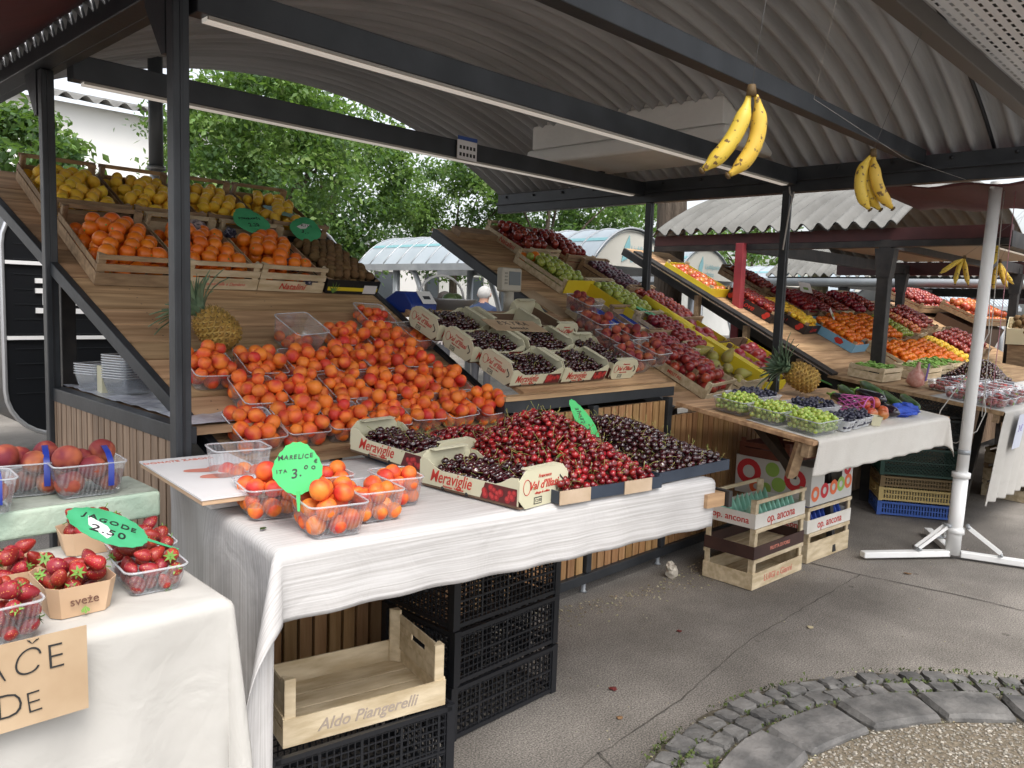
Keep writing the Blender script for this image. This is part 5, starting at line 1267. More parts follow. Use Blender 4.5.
# ================================================================== STRAWBERRIES AND PEACHES
def card_punnet(T, label, hx=.07, hy=.09, h=.07, word=True):
    t = thing('card_punnet', label, 'punnet', T, 'kraft card punnets')
    pr = lambda s, z: [(x * s, y * s, z) for x, y in [(hx, -hy * .72), (hx, hy * .72), (hx * .72, hy), (-hx * .72, hy), (-hx, hy * .72), (-hx, -hy * .72), (-hx * .72, -hy), (hx * .72, -hy)]]
    m = MB(); a, b, c = pr(.84, .0), pr(1, h), pr(.985, h); d_ = pr(.825, .004)
    m.add(a + b + c + d_, [(i, (i + 1) % 8, (i + 1) % 8 + 8, i + 8) for i in range(8)] + [(i + 8, (i + 1) % 8 + 8, (i + 1) % 8 + 16, i + 16) for i in range(8)] + [(i + 16, (i + 1) % 8 + 16, (i + 1) % 8 + 24, i + 24) for i in range(8)] + [tuple(range(24, 32))])
    b_ = m.build('box', KRAFT, t)
    if word:
        q = Matrix.Translation((0, -hy * .925, h * .5)) @ Euler((PI / 2 - math.atan(.16 * hy / h), 0, 0)).to_matrix().to_4x4()
        text('sveže', .026, mat('brown_ink', (.12, .05, .03)) if 'brown_ink' not in MATS else MATS['brown_ink'], b_, q @ Tm(0, 0, .002))
        z = MB()
        for sy_ in (1, -1):
            for a_ in (-.7, 0, .7): z.add([(0, .012 * sy_, .002), (.010 * math.sin(a_ - .3), (.012 + .014 * math.cos(a_ - .3)) * sy_, .002), (.013 * math.sin(a_), (.012 + .017 * math.cos(a_)) * sy_, .002), (.010 * math.sin(a_ + .3), (.012 + .014 * math.cos(a_ + .3)) * sy_, .002)], [(0, 1, 2, 3)])
        z.build('leaf_print', GREENINK, b_, q)
    return t
zt = .901
def strw(T, hx, hy, h, n, where, seed, sc_=1.08):
    if 'kraft' in where: hx *= .88; hy *= .88
    fill('strawberry', T, hx * .86, hy * .88, h, n, where, seed, sc_, flare=.1, z0=.006)
T = Tm(.565, 1.865, zt, rz=R_(-2)); card_punnet(T, 'kraft card punnet of strawberries marked with green leaves at the table front'); strw(T, .07, .09, .07, 42, 'in the front kraft punnet', 71, 1.15)
T = Tm(.475, 2.045, zt, rz=R_(-4)); card_punnet(T, 'wide kraft card punnet of strawberries behind the front one', .095, .075, .06, False); strw(T, .095, .075, .06, 50, 'in the wide kraft punnet', 72, 1.1)
T = Tm(.31, 2.0, zt, rz=R_(-4)); card_punnet(T, 'kraft card punnet of strawberries cut by the picture edge', .07, .08, .06, False); strw(T, .07, .08, .06, 44, 'in the kraft punnet at the edge', 73, 1.1)
T = Tm(.735, 2.245, zt, rz=R_(-8)); card_punnet(T, 'small kraft card punnet of strawberries against the mint bench', .085, .06, .062, False); strw(T, .085, .06, .062, 36, 'in the kraft punnet by the bench', 74, 1.1)
T = Tm(.735, 1.885, zt, rz=R_(-6)); punnet(T, 'clear punnet of strawberries near the cloth corner', .068, .085, .06); strw(T, .068, .085, .06, 44, 'in the clear punnet near the corner', 75)
T = Tm(.79, 2.08, zt, rz=R_(-6)); punnet(T, 'clear punnet of strawberries under the round green card', .075, .075, .05); strw(T, .075, .075, .05, 34, 'in the clear punnet under the card', 76)
T = Tm(.395, 1.785, zt, rz=R_(0)); punnet(T, 'clear punnet of strawberries above the cardboard sign', .075, .075, .08); strw(T, .075, .075, .08, 48, 'in the clear punnet above the sign', 77)
leaf_card('round green price card with torn label over the strawberries', Tm(.655, 1.90, 1.05, rx=R_(26), ry=R_(-12), rz=R_(66)) @ Tm(0, 0, 0), mat('green_card_worn', (.04, .32, .13), .5, (.07, .42, .20), 10), .175, .15, .075, (('JAGODE', .028, 0.02, .0, -PI / 2), ('2.50', .038, -.026, -.0, -PI / 2)), round_=True, patch=True)
t = thing('cardboard_sign', 'brown cardboard sign with hand lettering hanging on the cream cloth', 'sign', Tm(.378, 1.655, .848, rx=R_(-1), rz=R_(-2)))
MB().box(-.2, .145, -.003, .0, -.085, .085).build('board', CARD, t)
text('DOMAČE', .072, BLACKINK, t, on_front(-.055, -.0042, .036), bold=-.0016, hand=True); text('JAGODE', .066, BLACKINK, t, on_front(-.06, -.0042, -.038), bold=-.0015, hand=True)
zb = .998
BAND = mat('blue_band', (.02, .04, .28), .35)
def peach_p(T, label, where, n, seed, hx=.095, hy=.075, h=.095):
    t = punnet(T, label, hx, hy, h, 'peach punnets'); fill('peach', T, hx * .86, hy * .86, h, n, where, seed, 1.0, flare=.08)
    m = MB(); m.tube([(hx * .45, -hy * 1.02, h * .45), (hx * .45, -hy * 1.04, h), (hx * .45, -hy * .4, h + .035), (hx * .45, hy * .4, h + .035), (hx * .45, hy * 1.04, h), (hx * .45, hy * 1.02, h * .45)], .0, 4) if 0 else None
    P_ = [(-hy * .98, h * .3), (-hy * 1.05, h), (-hy * .6, h + .026), (0, h + .04), (hy * .6, h + .026), (hy * 1.05, h), (hy * .98, h * .3)]
    vs = []
    for y, z in P_: vs += [(hx * .52 - .008, y, z), (hx * .52 + .008, y, z)]
    m = MB(); m.add(vs, [(2 * i, 2 * i + 1, 2 * i + 3, 2 * i + 2) for i in range(6)], 0, None, True); o = m.build('blue_handle_band', BAND, t)
    return t
peach_p(Tm(.795, 2.485, zb, rz=R_(-5)), 'clear punnet of peaches with a blue band near the bench end', 'in the banded punnet near the bench end', 11, 81)
peach_p(Tm(.665, 2.585, zb, rz=R_(-12)), 'clear punnet of peaches behind, without visible band', 'in the rear punnet on the bench', 11, 82)
peach_p(Tm(.50, 2.43, zb, rz=R_(-5)), 'clear punnet of peaches with blue band at the picture edge', 'in the punnet at the picture edge', 10, 83)
punnet(Tm(.575, 2.60, zb, rz=R_(10)), 'empty clear punnet between the peach punnets', .09, .07, .085)

# ================================================================== MIDDLE COUNTER: cherry boxes
mb = [(3.02, .18, 0, 0, 'front row, first'), (3.412, .18, 1, 0, 'front row, second'), (2.985, .45, 2, 0, 'middle row, first'), (3.40, .45, 3, 0, 'middle row, second'), (2.955, .72, 4, 0, 'rear row, first'), (3.40, .73, 5, 1, 'rear row, second')]
for x, s, i, emp, lb in mb:
    T = mid(x, s, R_(rnd.uniform(-2, 2)), .003 + .002)
    cherry_box(T, 'cream cherry box on the middle counter, ' + lb, seed=10 + i, empty=bool(emp), group='cherry boxes on the middle counter', L=.385)
    if not emp: put_cherries(T, 'dark cherry in a middle counter box, ' + lb, 10 + i, 235, hx=.172, hy=.10)
T = mid(3.775, .26, -PI / 2, .005); cherry_box(T, 'cream cherry box turned end on beside the peaches', seed=20, group='cherry boxes on the middle counter', L=.385); put_cherries(T, 'dark cherry in the turned cream box', 16, 215, hx=.165)
T = mid(3.78, .77, -PI / 2 + .05, .005); cherry_box(T, 'empty brown lined cherry box beside the weighing pole', seed=21, empty=True, group='cherry boxes on the middle counter', L=.385)
t = thing('card_sign', 'brown card with hand lettering lying on the cherry boxes', 'sign', mid(3.28, .54, R_(-4), .125))
MB().box(-.2, .2, -.075, .075, 0, .003).build('board', CARD, t); text('EXTRA', .066, BLACKINK, t, Tm(-.0, .024, .0042), shear=.1, bold=-.001, hand=True); text('domače', .04, BLACKINK, t, Tm(0, -.04, .0042), hand=True)
# weighing scale
SCB = mat('scale_blue', (.01, .035, .22), .4)
MB().box(2.9, 4.15, 3.66, 4.02, 1.485, 1.507).build('rear_shelf', PLANK, st_o, ST)
t = thing('weighing_scale', 'blue weighing scale with a white display panel behind the apricots', 'scale', Tm(3.02, 3.78, 1.509, rz=R_(8)))
g = MB(); pr = [(-.12, 0), (.12, 0), (.12, .07), (.02, .125), (-.06, .125), (-.12, .05)]
g.prism(pr, -.11, .11, T=Euler((PI / 2, 0, PI / 2)).to_matrix().to_4x4()); bevel(g.build('housing', SCB, t), .012, 3)
pnT = Matrix.Translation((0, -.055, .0)) @ Matrix.Identity(4)
MB().add([(-.02, -.125, .055), (.10, -.125, .055), (.10, -.062, .129), (-.02, -.062, .129)], [(0, 1, 2, 3)]).build('display_panel', WHITEM, t); MB().add([(.01, -.104, .0815), (.07, -.104, .0815), (.07, -.088, .1005), (.01, -.088, .1005)], [(0, 1, 2, 3)]).build('display', GLASS, t)
t = thing('weighing_pan', 'large grey metal weighing pan with an arched handle holding green fruit', 'pan', Tm(3.36, 3.84, 1.509))
MB().lathe([(.02, .0), (.12, .02), (.19, .085), (.20, .09), (.185, .08), (.115, .016), (0, .012)], 24).build('pan', mat('pan_grey', (.5, .51, .52), .4, metal=.4), t)
MB().tube([(.19 * math.cos(a), .05, .085 + .15 * math.sin(a)) for a in (k * PI / 12 for k in range(13))], .008, 8).build('handle', WHITEM, t)
for k, (x, y) in enumerate(((-.03, -.06), (.06, -.02))):
    vs, fs = ball(.045, sz=1.15, nu=14, nv=10); o = MB().add(vs, fs, 0, None, True).build('avocado', mat('green_rind', (.10, .16, .06), .4, (.18, .24, .10), 20) if k == 0 else MATS['green_rind'], None, Tm(3.36 + x, 3.84 + y, 1.59, ry=1.3, rz=k)); tag(o, 'green fruit in the weighing pan, ' + ('beside the blue scale' if k == 0 else 'under the handle'), 'fruit', 'green fruits in the pan')
t = thing('scale_display', 'beige scale display with a grey screen on a pole', 'scale', Tm(3.88, 3.80, 1.509))
MB().tube([(0, 0, 0), (0, 0, .15)], .035, 14).build('pole', mat('beige_plastic', (.45, .42, .35), .5), t); MB().box(-.06, .06, -.06, .06, 0, .012).build('base', MATS['beige_plastic'], t)
bevel(MB().box(-.095, .095, -.03, .03, .15, .31).build('housing', MATS['beige_plastic'], t), .015, 3); MB().box(-.035, .075, -.033, -.031, .195, .285).build('screen', mat('grey_screen', (.12, .14, .15), .2), t)
for i in range(4): MB().box(-.075, -.05, -.034, -.031, .2 + i * .022, .212 + i * .022).build('key', mat('key_grey', (.25, .24, .2), .5) if i == 0 else MATS['key_grey'], t)

m = MB()
for i in range(18):
    for x in (1.45, 2.1, 2.78):
        for q in (.04, .10):
            m.lathe([(.0035, .0012), (.0001, .0014)], 6, 0, board(x + rnd.uniform(-.01, .01), i * .145 + q))
m.build('screws', BLACKP, st_o, ST).name = 'screw'
for i, (x, y, z, a, lb) in enumerate(((2.12, 1.78, 1.185, .4, 'small green leaf on the near slope of the red cherries'), (2.22, 1.95, 1.20, 2.0, 'small green leaf near the top of the red cherries'), (2.62, 1.80, 1.115, 1.2, 'small green leaf on the darkest cherries'), (2.02, 1.68, 1.105, 3.0, 'green leaf low in the red cherries'), (1.83, 1.78, 1.055, .9, 'green leaf in the front cream cherry box'))):
    m = MB(); m.add([(0, 0, 0), (.012, .011, .003), (.032, .012, .001), (.05, 0, -.006), (.032, -.012, .002), (.012, -.010, .001)], [(0, 5, 4, 3, 2, 1)]); o = m.build('cherry_leaf', mat('cherry_leaf_green', (.05, .13, .02), .45, (.09, .19, .04), 40) if i == 0 else MATS['cherry_leaf_green'], None, Tm(x, y, z, rx=.3, ry=.2, rz=a)); tag(o, lb, 'leaf', 'leaves among the cherries')
# ================================================================== SECOND BAY BOARD
for o in st_o.children:
    if o.name.startswith('display_board') and len(o.data.vertices) and min(v.co.x for v in o.data.vertices) > 4: o.data.vertices.foreach_set('co', [c for v in o.data.vertices for c in (((6.25 if v.co.y < 3.3 else (5.92 if v.co.y < 4.05 else 5.66)) if v.co.x > 5.5 else v.co.x), v.co.y, v.co.z)])
m = MB(); slats(m, 5.62, 6.3, .115, .93, 2.675); m.build('slat_panel', SLAT, st_o, ST)
MB().box(4.25, 5.9, 3.75, 3.76, .05, 1.35).build('added_dark_panel', MATS['backing_black'], st_o, ST)  # added black panel, makes the space under the sloping boards dark
def bb(x, s, a=0, up=.003): return board(x, s, R_(a), up)
TH = 'The '
def C2(x, s, lab, a=0, **k): T = bb(x, s, a); return T, crate(T, lab, k.pop('w', .38), k.pop('d', .56), k.pop('h', .085), k.pop('post', .12), **k)
T, c = C2(5.02, 2.36, 'topmost apple crate with red print, at the board end', 4, mt=CRATE, side_m=CRATE, side_txt=('Natalini', .06, .3), h=.075); rows('apple', T, .175, .265, .04, 2, 'in the topmost printed crate', 101, 1.25, crown=.02, jit=.2)
T, c = C2(5.43, 2.30, 'wide apple crate beside the topmost one', 2, mt=CRATED); rows('apple', T, .18, .27, .04, 2, 'in the wide crate beside it', 102, 1.1, crown=.03, jit=.2)
for i, (x, s) in enumerate(((4.72, 2.02), (4.78, 1.96))): put('orange', bb(x, s, 0, .10 if i else .06), (0, 0, 0), 'resting on the apple crate rim', rnd, 1.15)
T, c = C2(4.86, 1.78, 'poplar crate of green plums with a yellow flap', 3, mt=CRATE); rows('green_apple', T, .175, .265, .04, 2, 'in the crate with the yellow flap', 103, 1.22, crown=.02, jit=.2)
MB().box(-.195, .15, -.295, -.290, .02, .13).build('yellow_flap', YELLOW, c)
T, c = C2(5.19, 1.30, 'poplar crate of green plums with a big yellow label', 3, mt=CRATE); rows('green_apple', T, .175, .265, .04, 2, 'in the crate with the big yellow label', 104, 1.22, crown=.02, jit=.2)
MB().box(-.195, -.192, -.26, .22, .012, .11).build('yellow_label', YELLOW, c); MB().box(-.18, -.02, -.287, -.283, .012, .075).build('yellow_label', YELLOW, c)
T, c = C2(5.60, 1.72, 'crate of dark plums behind the peaches', 3, mt=CRATED); rows('plum', T, .17, .265, .05, 2, 'in the crate behind the peaches', 105, 1.25, jit=.3)
T, c = C2(5.68, 1.22, 'worn wooden crate of small peaches near the rear post', 3, mt=CRATED); rows('nectarine', T, .175, .265, .04, 2, 'in the worn crate near the rear post', 106, .95, crown=.03, jit=.3)
T, c = C2(4.62, .98, 'empty crate lined with blue paper', 2, d=.44); MB().box(-.18, .18, -.21, .21, .02, .045).build('blue_liner', mat('blue_tissue', (.01, .04, .35), .6, (.02, .08, .5), 12, bump=.6, bscale=30), c)
T, c = C2(4.99, .92, 'second crate lined with blue paper under the green card', 2, d=.40, mt=CRATED); MB().box(-.18, .18, -.19, .19, .02, .045).build('blue_liner', MATS['blue_tissue'], c)
T, c = C2(5.22, .74, 'crate of red plums with a folded flap', 4, mt=CRATE); rows('plumred', T, .175, .27, .05, 2, 'in the crate with the folded flap', 107, 1.2, crown=.02, jit=.2)
T, c = C2(4.86, .47, 'crate of red plums above the nectarines', 4, mt=CRATED); rows('plumred', T, .175, .27, .05, 2, 'in the crate above the nectarines', 112, 1.2, crown=.02, jit=.2)
T, c = C2(4.80, .30, 'low poplar crate of shiny nectarines at the board front', 5, mt=CRATE, side_m=CRATE, side_txt=('MELITAS', .03, 0), h=.065, d=.54); rows('nectarine', T, .175, .26, .05, 2, 'in the low crate at the board front', 108, 1.25, crown=.02, jit=.3)
T, c = C2(5.24, .30, 'poplar crate of pears with a yellow liner', 4, mt=CRATE); MB().box(.10, .185, -.27, .27, .03, .15).build('yellow_liner', YELLOW, c)
# pears
PM = FM['pear']
def pear(T, label, s=1):
    m = MB(); m.lathe([(0, -.04), (.02, -.037), (.033, -.02), (.034, 0), (.026, .025), (.015, .045), (.011, .057), (0, .062)], 14); vs = [(v[0] * s, v[1] * s, v[2] * s) for v in m.v]; m.v = vs
    o = m.build('pear', PM, None, T); tag(o, label, 'pear', 'pears'); k = MB(); k.tube([(0, 0, .058 * s), (.004, 0, .08 * s)], .0018, 5); k.build('stalk', BARK, o)
for i, (x, y, z, a, b, nm_) in enumerate([(-.08, .17, .10, .9, .3, 'standing at the crate top'), (.0, .10, .09, 1.5, 1.2, 'lying green in the middle'), (.06, .02, .13, .1, .2, 'upright brown one by the yellow liner'), (-.04, -.06, .08, 1.4, -.6, 'lying at the crate front'), (.05, -.14, .08, 1.2, .4, 'near the grapes'), (-.10, .02, .07, 1.5, 2.0, 'against the crate side'), (-.06, -.18, .06, 1.4, 2.6, 'at the front corner')]): pear(T @ Tm(x, y, z, rx=a, rz=b * 2), 'pear ' + nm_, 1.25)
for i, (x, s, lb) in enumerate([(5.60, .30, 'yellow lined box of big red fruit at the front'), (5.62, .86, 'yellow lined box of big red fruit above'), (5.98, .38, 'last box of big red fruit beside the post')]):
    T = bb(x, s, 3); c = crate(T, lb, .37, .55, .09, .09, CARDIN, top_rail=False, side_m=YELLOW, front_m=YELLOW if i == 0 else None)
    rows('mango', T, .165, .25, .05, 1, ['in the front yellow box', 'in the upper yellow box', 'in the box beside the post'][i], 110 + i, 1.34, crown=.02, jit=.25, miss=.05)
MB().add([(0, 0, 0), (.36, 0, 0), (.34, .16, .05), (0, .16, .05)], [(0, 1, 2, 3)])
for i, (x, s, a) in enumerate(((5.42, 1.0, .1), (5.34, .72, .0))):
    m = MB(); m.grid(lambda u, v: (u * .09 - .045, v * .5 - .25, .10 + .05 * math.sin(u * PI)), 6, 2); o = m.build('yellow_card_lid', YELLOW, None, bb(x, s, 3)); so = o.modifiers.new('t', 'SOLIDIFY'); so.thickness = .003
    tag(o, ('folded yellow card lid between the plum crates', 'folded yellow card lid above the pears')[i], 'lid', 'folded yellow lids')
leaf_card('green leaf card lying on the blue lined crate', bb(5.14, 1.02, 30) @ Tm(0, 0, .12), GREENCARD2, .2, .1, .05, (('2.99', .04, 0, 0, PI / 2),))
# peach punnets between the cherry boxes and the nectarines
for i, (x, s, a, lb) in enumerate([(4.02, .20, 3, 'clear punnet of peaches at the counter end'), (4.22, .22, 5, 'clear punnet of peaches over the steel corner'), (4.10, .43, 3, 'second row clear punnet of peaches'), (4.30, .46, 5, 'second row clear punnet of peaches beside the crates'), (4.16, .66, 4, 'third row clear punnet of peaches'), (4.40, .98, 6, 'tilted clear punnet of peaches by the blue liner')]):
    T = (mid(x, s, R_(a), .006) if x < 4.15 else mid(x, s, R_(a), .03)); punnet(T, lb, .095, .105, .10, 'peach punnets'); fill('peach', T, .083, .09, .09, 16, 'in the ' + ['counter end punnet', 'steel corner punnet', 'first second row punnet', 'second row punnet by the crates', 'third row punnet', 'tilted punnet'][i], 120 + i, .92, flare=.08)
T = bb(4.36, 1.32, 10); t = thing('cardboard_flap', 'loose brown cardboard flap on the boards by the green plums', 'cardboard', T); MB().box(-.09, .09, -.2, .2, 0, .004).build('sheet', CARD, t)
# stacked plank on the top of the second bay boards
t = thing('wooden_plank', 'rough plank lying at the top end of the sloping boards', 'plank', board(4.72, 2.52, 0, .0)); MB().box(-.32, .2, -.06, .06, 0, .05).build('plank', CRATED, t)

# ================================================================== GRAPE TABLE
GT = Tm(3.955, 1.672, .950, rz=R_(-4.2)) @ Euler((math.atan(.12), 0, 0)).to_matrix().to_4x4()
t = thing('market_table', 'sloping plank table with the grapes and a black strut', 'table', Tm(3.955, 1.672, 0))
IT = Tm(-3.955, -1.672, 0) @ GT
bevel(MB().box(-.015, 1.78, -.005, .86, -.028, -.004).build('tabletop', PLANK, t, IT), .003)
MB().box(.0, 1.75, .02, .06, -.10, -.029).build('bearer', CRATED, t, IT)
MB().bar((.55, .8, -.03), (.1, .15, -.20), .03, .05).build('strut', STEEL2, t, IT); MB().bar((.03, .08, -.03), (.06, .12, -.24), .05, .04).build('bracket', CRATED, t, IT); MB().bar((.05, .1, -.22), (.9, .9, -.10), .035, .05).build('strut', STEEL2, t, IT)
for x in (1.25,): MB().bar((x, .6, -.03), (x, .35, -.98), .04, .04).build('leg', STEEL2, t, IT)
cloth('linen white cloth with a drooping corner under the grapes', GT @ Tm(.03, 0, -.003), 1.72, .42, .20, 0, .20, 9, CL3, cornerk=.6, bend=.012, big=.006)
GM = {}
def grapes(label, T, kind, hx, hy, h, n, seed, big=1.0):
    """a bunch heaped in its punnet: one body of berries and a stem"""
    t = thing('grape_bunch', label, 'grapes', T, 'grape bunches'); g = random.Random(seed); R0 = .0112 * big
    P, S = pack(n, round(hx, 3), round(hy, 3), R0, h, 200 + seed % 3, 70, flare=.1)
    m = MB(); vs, fs = ball(R0, sz=1.08, nu=10, nv=7)
    keep = [i for i in range(len(P)) if P[i][2] > h * .25 or max(abs(P[i][0]) / hx, abs(P[i][1]) / hy) > .6]
    for i in keep:
        E = Matrix.Translation(P[i] + np.array([0, 0, .016])) @ rot(g) @ Matrix.Scale(float(S[i]), 4); m.add(vs, fs, 0, E, True)
    m.build('berries', FM[kind], t)
    s = MB(); top = max(P[:, 2])
    for k in range(5):
        a = g.uniform(0, 6); s.tube([(g.uniform(-.02, .02), 0, top - .02), (hx * .4 * math.cos(a), hy * .4 * math.sin(a), top + .006), (hx * .7 * math.cos(a), hy * .7 * math.sin(a), top - .002 + .02 * g.random())], .0014, 5)
    s.build('stem', STEMG, t)
def gT(x, y, a=0, z=.002): return GT @ Tm(x, y, z, rz=R_(a))
for x, y, a, lb, n, sd_ in ((.165, .555, 5, 'rearmost, beside the nectarine crate', 235, 1), (.17, .335, 3, 'in the middle', 245, 2), (.185, .115, 2, 'at the front corner of the table', 250, 3)):
    punnet(gT(x, y, a), 'clear punnet of white grapes ' + lb, .15, .098, .08, 'grape punnets'); grapes('white grapes in the clear punnet ' + lb, gT(x, y, a), 'white_grape', .128, .082, .075, n, sd_, 1.2)
for x, y, a, lb, n, sd_ in ((.47, .66, 0, 'rear one behind the white grapes', 330, 1), (.62, .36, -3, 'wide one in the middle', 340, 2)):
    punnet(gT(x, y, a), 'shallow clear punnet of black grapes, ' + lb, .17, .10, .065, 'grape punnets', FILM); grapes('black grapes in the shallow punnet, ' + lb, gT(x, y, a), 'black_grape', .145, .08, .075, n, sd_, 1.05)
for i, (x, y) in enumerate(((.42, .09), (.56, .10), (.69, .115))):
    lb = ['first, next to the white grapes', 'second, in the middle', 'third, next to the pink net'][i]
    punnet(gT(x, y, 5), 'small milky tub of blueberry sized grapes, ' + lb, .062, .075, .06, 'small grape tubs', FILM); grapes('black grapes in the small tub, ' + lb, gT(x, y, 5), 'black_grape', .055, .068, .060, 125, 3 + i, .97)
t = thing('card_tub', 'small cream card tub between the black grapes and the pink net', 'tub', gT(.80, .06, 5)); m = MB(); m.lathe([(.035, 0), (.045, .055)], 4, smooth=False); m.build('tub', CREAM, t)
T = gT(1.06, .62, 0, .0)
pineapple('pineapple lying on the grape table', lying(T @ Vector((.17, .04, .085)), (-.62, .63, .45)), 1.3, 4)
PNK = mat('pink_net_foam', (.55, .12, .38), .6)
t = thing('net_basket', 'pink foam net with two blushed fruits spilling from it', 'net', gT(.92, .26)); m = MB()
for k in range(12):
    a = 2 * PI * k / 12
    for s in (1, -1): m.tube([((.05 + .02 * u) * math.cos(a + s * u * 1.4), -.10 + .17 * (1 - u), .065 + (.05 + .02 * u) * math.sin(a + s * u * 1.4)) for u in (0, .25, .5, .75, 1)], .003, 4)
m.tube([(.07 * math.cos(a), -.10, .065 + .07 * math.sin(a)) for a in (k * PI / 10 for k in range(20))], .005, 5, closed=True); m.build('net', PNK, t)
for i, (x, y, z, s) in enumerate(((.90, .13, .04, 1), (.985, .10, .04, 1.02), (1.05, .13, .045, 1), (.95, .20, .08, .9), (1.02, .17, .095, .95))): put('tomato', GT, (x, y, z), 'beside the pink net', rnd, s)
def veg(name, label, T, L, R0, mt, grp, curve=.15):
    t = thing(name, label, name, T, grp); m = MB(); pts = []; rs = []
    for i in range(11):
        u = i / 10; pts.append((L * (u - .5), curve * L * (u - .5) ** 2, 0)); rs.append(R0 * (max(.04, 1 - abs(2 * u - 1) ** 3.2)) ** .5 * (.7 + .4 * u if name == 'aubergine' else 1))
    m.tube(pts, rs, 14); m.build('body', FM[mt], t); c = MB(); c.tube([(-L / 2 - .03, curve * L * .3, 0), (-L / 2, curve * L * .25, 0), (-L / 2 + .022, curve * L * .22, 0)], [.007, .009, R0 * .75], 10); c.build('stalk_cap', CALYX, t)
for i, (x, y, z, a, L) in enumerate(((1.12, .24, .045, 1.75, .24), (1.20, .20, .045, 1.9, .26), (1.14, .42, .05, 1.8, .22), (1.22, .30, .10, 1.8, .24))): veg('aubergine', ['aubergine touching the blushed fruits', 'aubergine beside the crumpled blue paper', 'aubergine at the back of the heap', 'aubergine on top of the heap'][i], GT @ Tm(x, y, z, rz=-a, ry=.05), L, .037, 'aubergine', 'aubergines')
for i, (x, y, z, a, L) in enumerate(((1.40, .36, .06, 2.2, .30), (1.50, .28, .06, 2.3, .30), (1.60, .20, .055, 2.35, .28), (1.36, .50, .06, 2.2, .28), (1.46, .40, .105, 2.2, .28))): veg('courgette', ['courgette behind the blue paper', 'courgette in the middle of the heap', 'courgette at the table end', 'rearmost courgette of the heap by the aubergines', 'courgette on top of the heap'][i], GT @ Tm(x, y, z, rz=-a, ry=.1), L, .034, 'courgette', 'courgettes', .2)
t = thing('blue_paper', 'crumpled bright blue paper under the courgettes', 'paper', gT(1.38, .14)); r = random.Random(2); m = MB(); vs, fs = ball(.11, 1.5, .8, .35, 16, 10, jit=.15, seed=3); m.add([(v[0] + r.uniform(-.012, .012), v[1] + r.uniform(-.012, .012), max(.0, v[2] + .03 + r.uniform(-.01, .01))) for v in vs], fs); m.build('paper', MATS['blue_tissue'], t)
leaf_card('bright green leaf card behind the pineapple and aubergines', GT @ Tm(1.38, .72, .10, rx=.3, rz=1.2), GREENCARD, .2, .14, .0, (('1.99', .04, 0, 0, 0),))

# ================================================================== CRATES BELOW
def ancona(T, lab, tissue):
    c = crate(T, lab, .59, .32, .085, .165, CRATE, 'crates stacked on the ground', True, ('op. ancona', .075, 0), ('op. ancona', .055, 0), REDINK, CRATEW, side_m=CRATEW)
    r = random.Random(5); m = MB(); P_ = {}
    def fn(u, v):
        i, j = round(u * 20), round(v * 6)
        z = .03 + (.085 * (i % 2) + r.uniform(0, .015) if j in (1, 5) else .01 * r.random())
        return (-.27 + .54 * u, -.13 + .26 * v, z)
    m.grid(fn, 20, 6, 0, None, False)
    m.build('tissue_lining', tissue, c); return c
S1 = lambda z, a=-2.5: Tm(4.455, 2.205, z, rz=R_(a))
c = crate(S1(.004), 'pale poplar crate at the bottom of the front stack on the asphalt', .59, .33, .095, .175, CRATE, 'crates stacked on the ground', True, ('LUIGI e Gianni', .055, 0), None, PINKINK, CRATE, side_m=CRATE)
c = crate(S1(.182), 'dark brown printed crate in the middle of the front stack', .59, .33, .075, .175, CRATE, 'crates stacked on the ground', True, ('FRUTTA DI FORLI', .03, 0), None, PINKINK, CRATEB, side_m=CRATEB)
TG = mat('green_tissue', (.25, .55, .42), .6, (.35, .68, .55), 9); TB = mat('deep_blue_tissue', (.02, .05, .30), .6, (.03, .09, .42), 9)
ancona(S1(.360), 'white printed crate with green tissue on top of the front stack', TG)
S2 = lambda z: Tm(5.17, 2.20, z, rz=R_(-4))
c = crate(S2(.004), 'pale poplar crate at the bottom of the rear stack', .56, .33, .13, .19, CRATE, 'crates stacked on the ground', True, None, None, PINKINK, CRATE, side_m=CRATE)
ancona(S2(.197), 'white printed crate with blue tissue in the rear stack', TB)
t = thing('fruit_carton', 'white carton printed with red rings and green fruit on the rear stack', 'carton', Tm(5.15, 2.30, .378, rz=R_(-4))); X, Y, H = .28, .27, .25
m = MB(); m.box(-X, X, -Y, Y, 0, .004); m.box(-X, X, Y - .004, Y, .0045, H); m.box(-X, -X + .004, -Y + .0045, Y - .0045, .0045, H); m.box(X - .004, X, -Y + .0045, Y - .0045, .0045, H)
for a, b, c_, d_ in ((-X, -.11, .0045, H), (.13, X, .0045, H), (-.1095, .1295, .0045, .12), (-.1095, .1295, .21, H)): m.box(a, b, -Y, -Y + .004, c_, d_)
WC = mat('white_carton', (.58, .57, .54), .6); m.build('carton', WC, t)
RI = mat('ring_red', (.55, .03, .04), .6); OR = mat('ring_orange', (.75, .16, .06), .6); GR = mat('print_green', (.30, .48, .10), .6)
def ring(m, T, x, z, r1, r0, mi):
    n = 20; m.add([(x + r1 * math.cos(2 * PI * k / n), 0, z + r1 * math.sin(2 * PI * k / n) * .95) for k in range(n)] + [(x + r0 * math.cos(2 * PI * k / n), 0, z + r0 * math.sin(2 * PI * k / n) * .95) for k in range(n)], [(k, (k + 1) % n, (k + 1) % n + n, k + n) for k in range(n)], mi, T)
m = MB(); F1 = Tm(0, -Y - .0015, 0)
for k, x in enumerate((-.22, -.10, .02, .12, .22)): ring(m, F1, x, .075 + .008 * k, .052, .024, 1 if k % 2 == 0 else (2 if k == 3 else 0))
ring(m, F1, .2, .2, .05, .02, 0); m.build('ring_print', [RI, OR, GR], t)
m = MB(); F2 = Tm(-X - .0015, 0, 0, rz=-PI / 2)
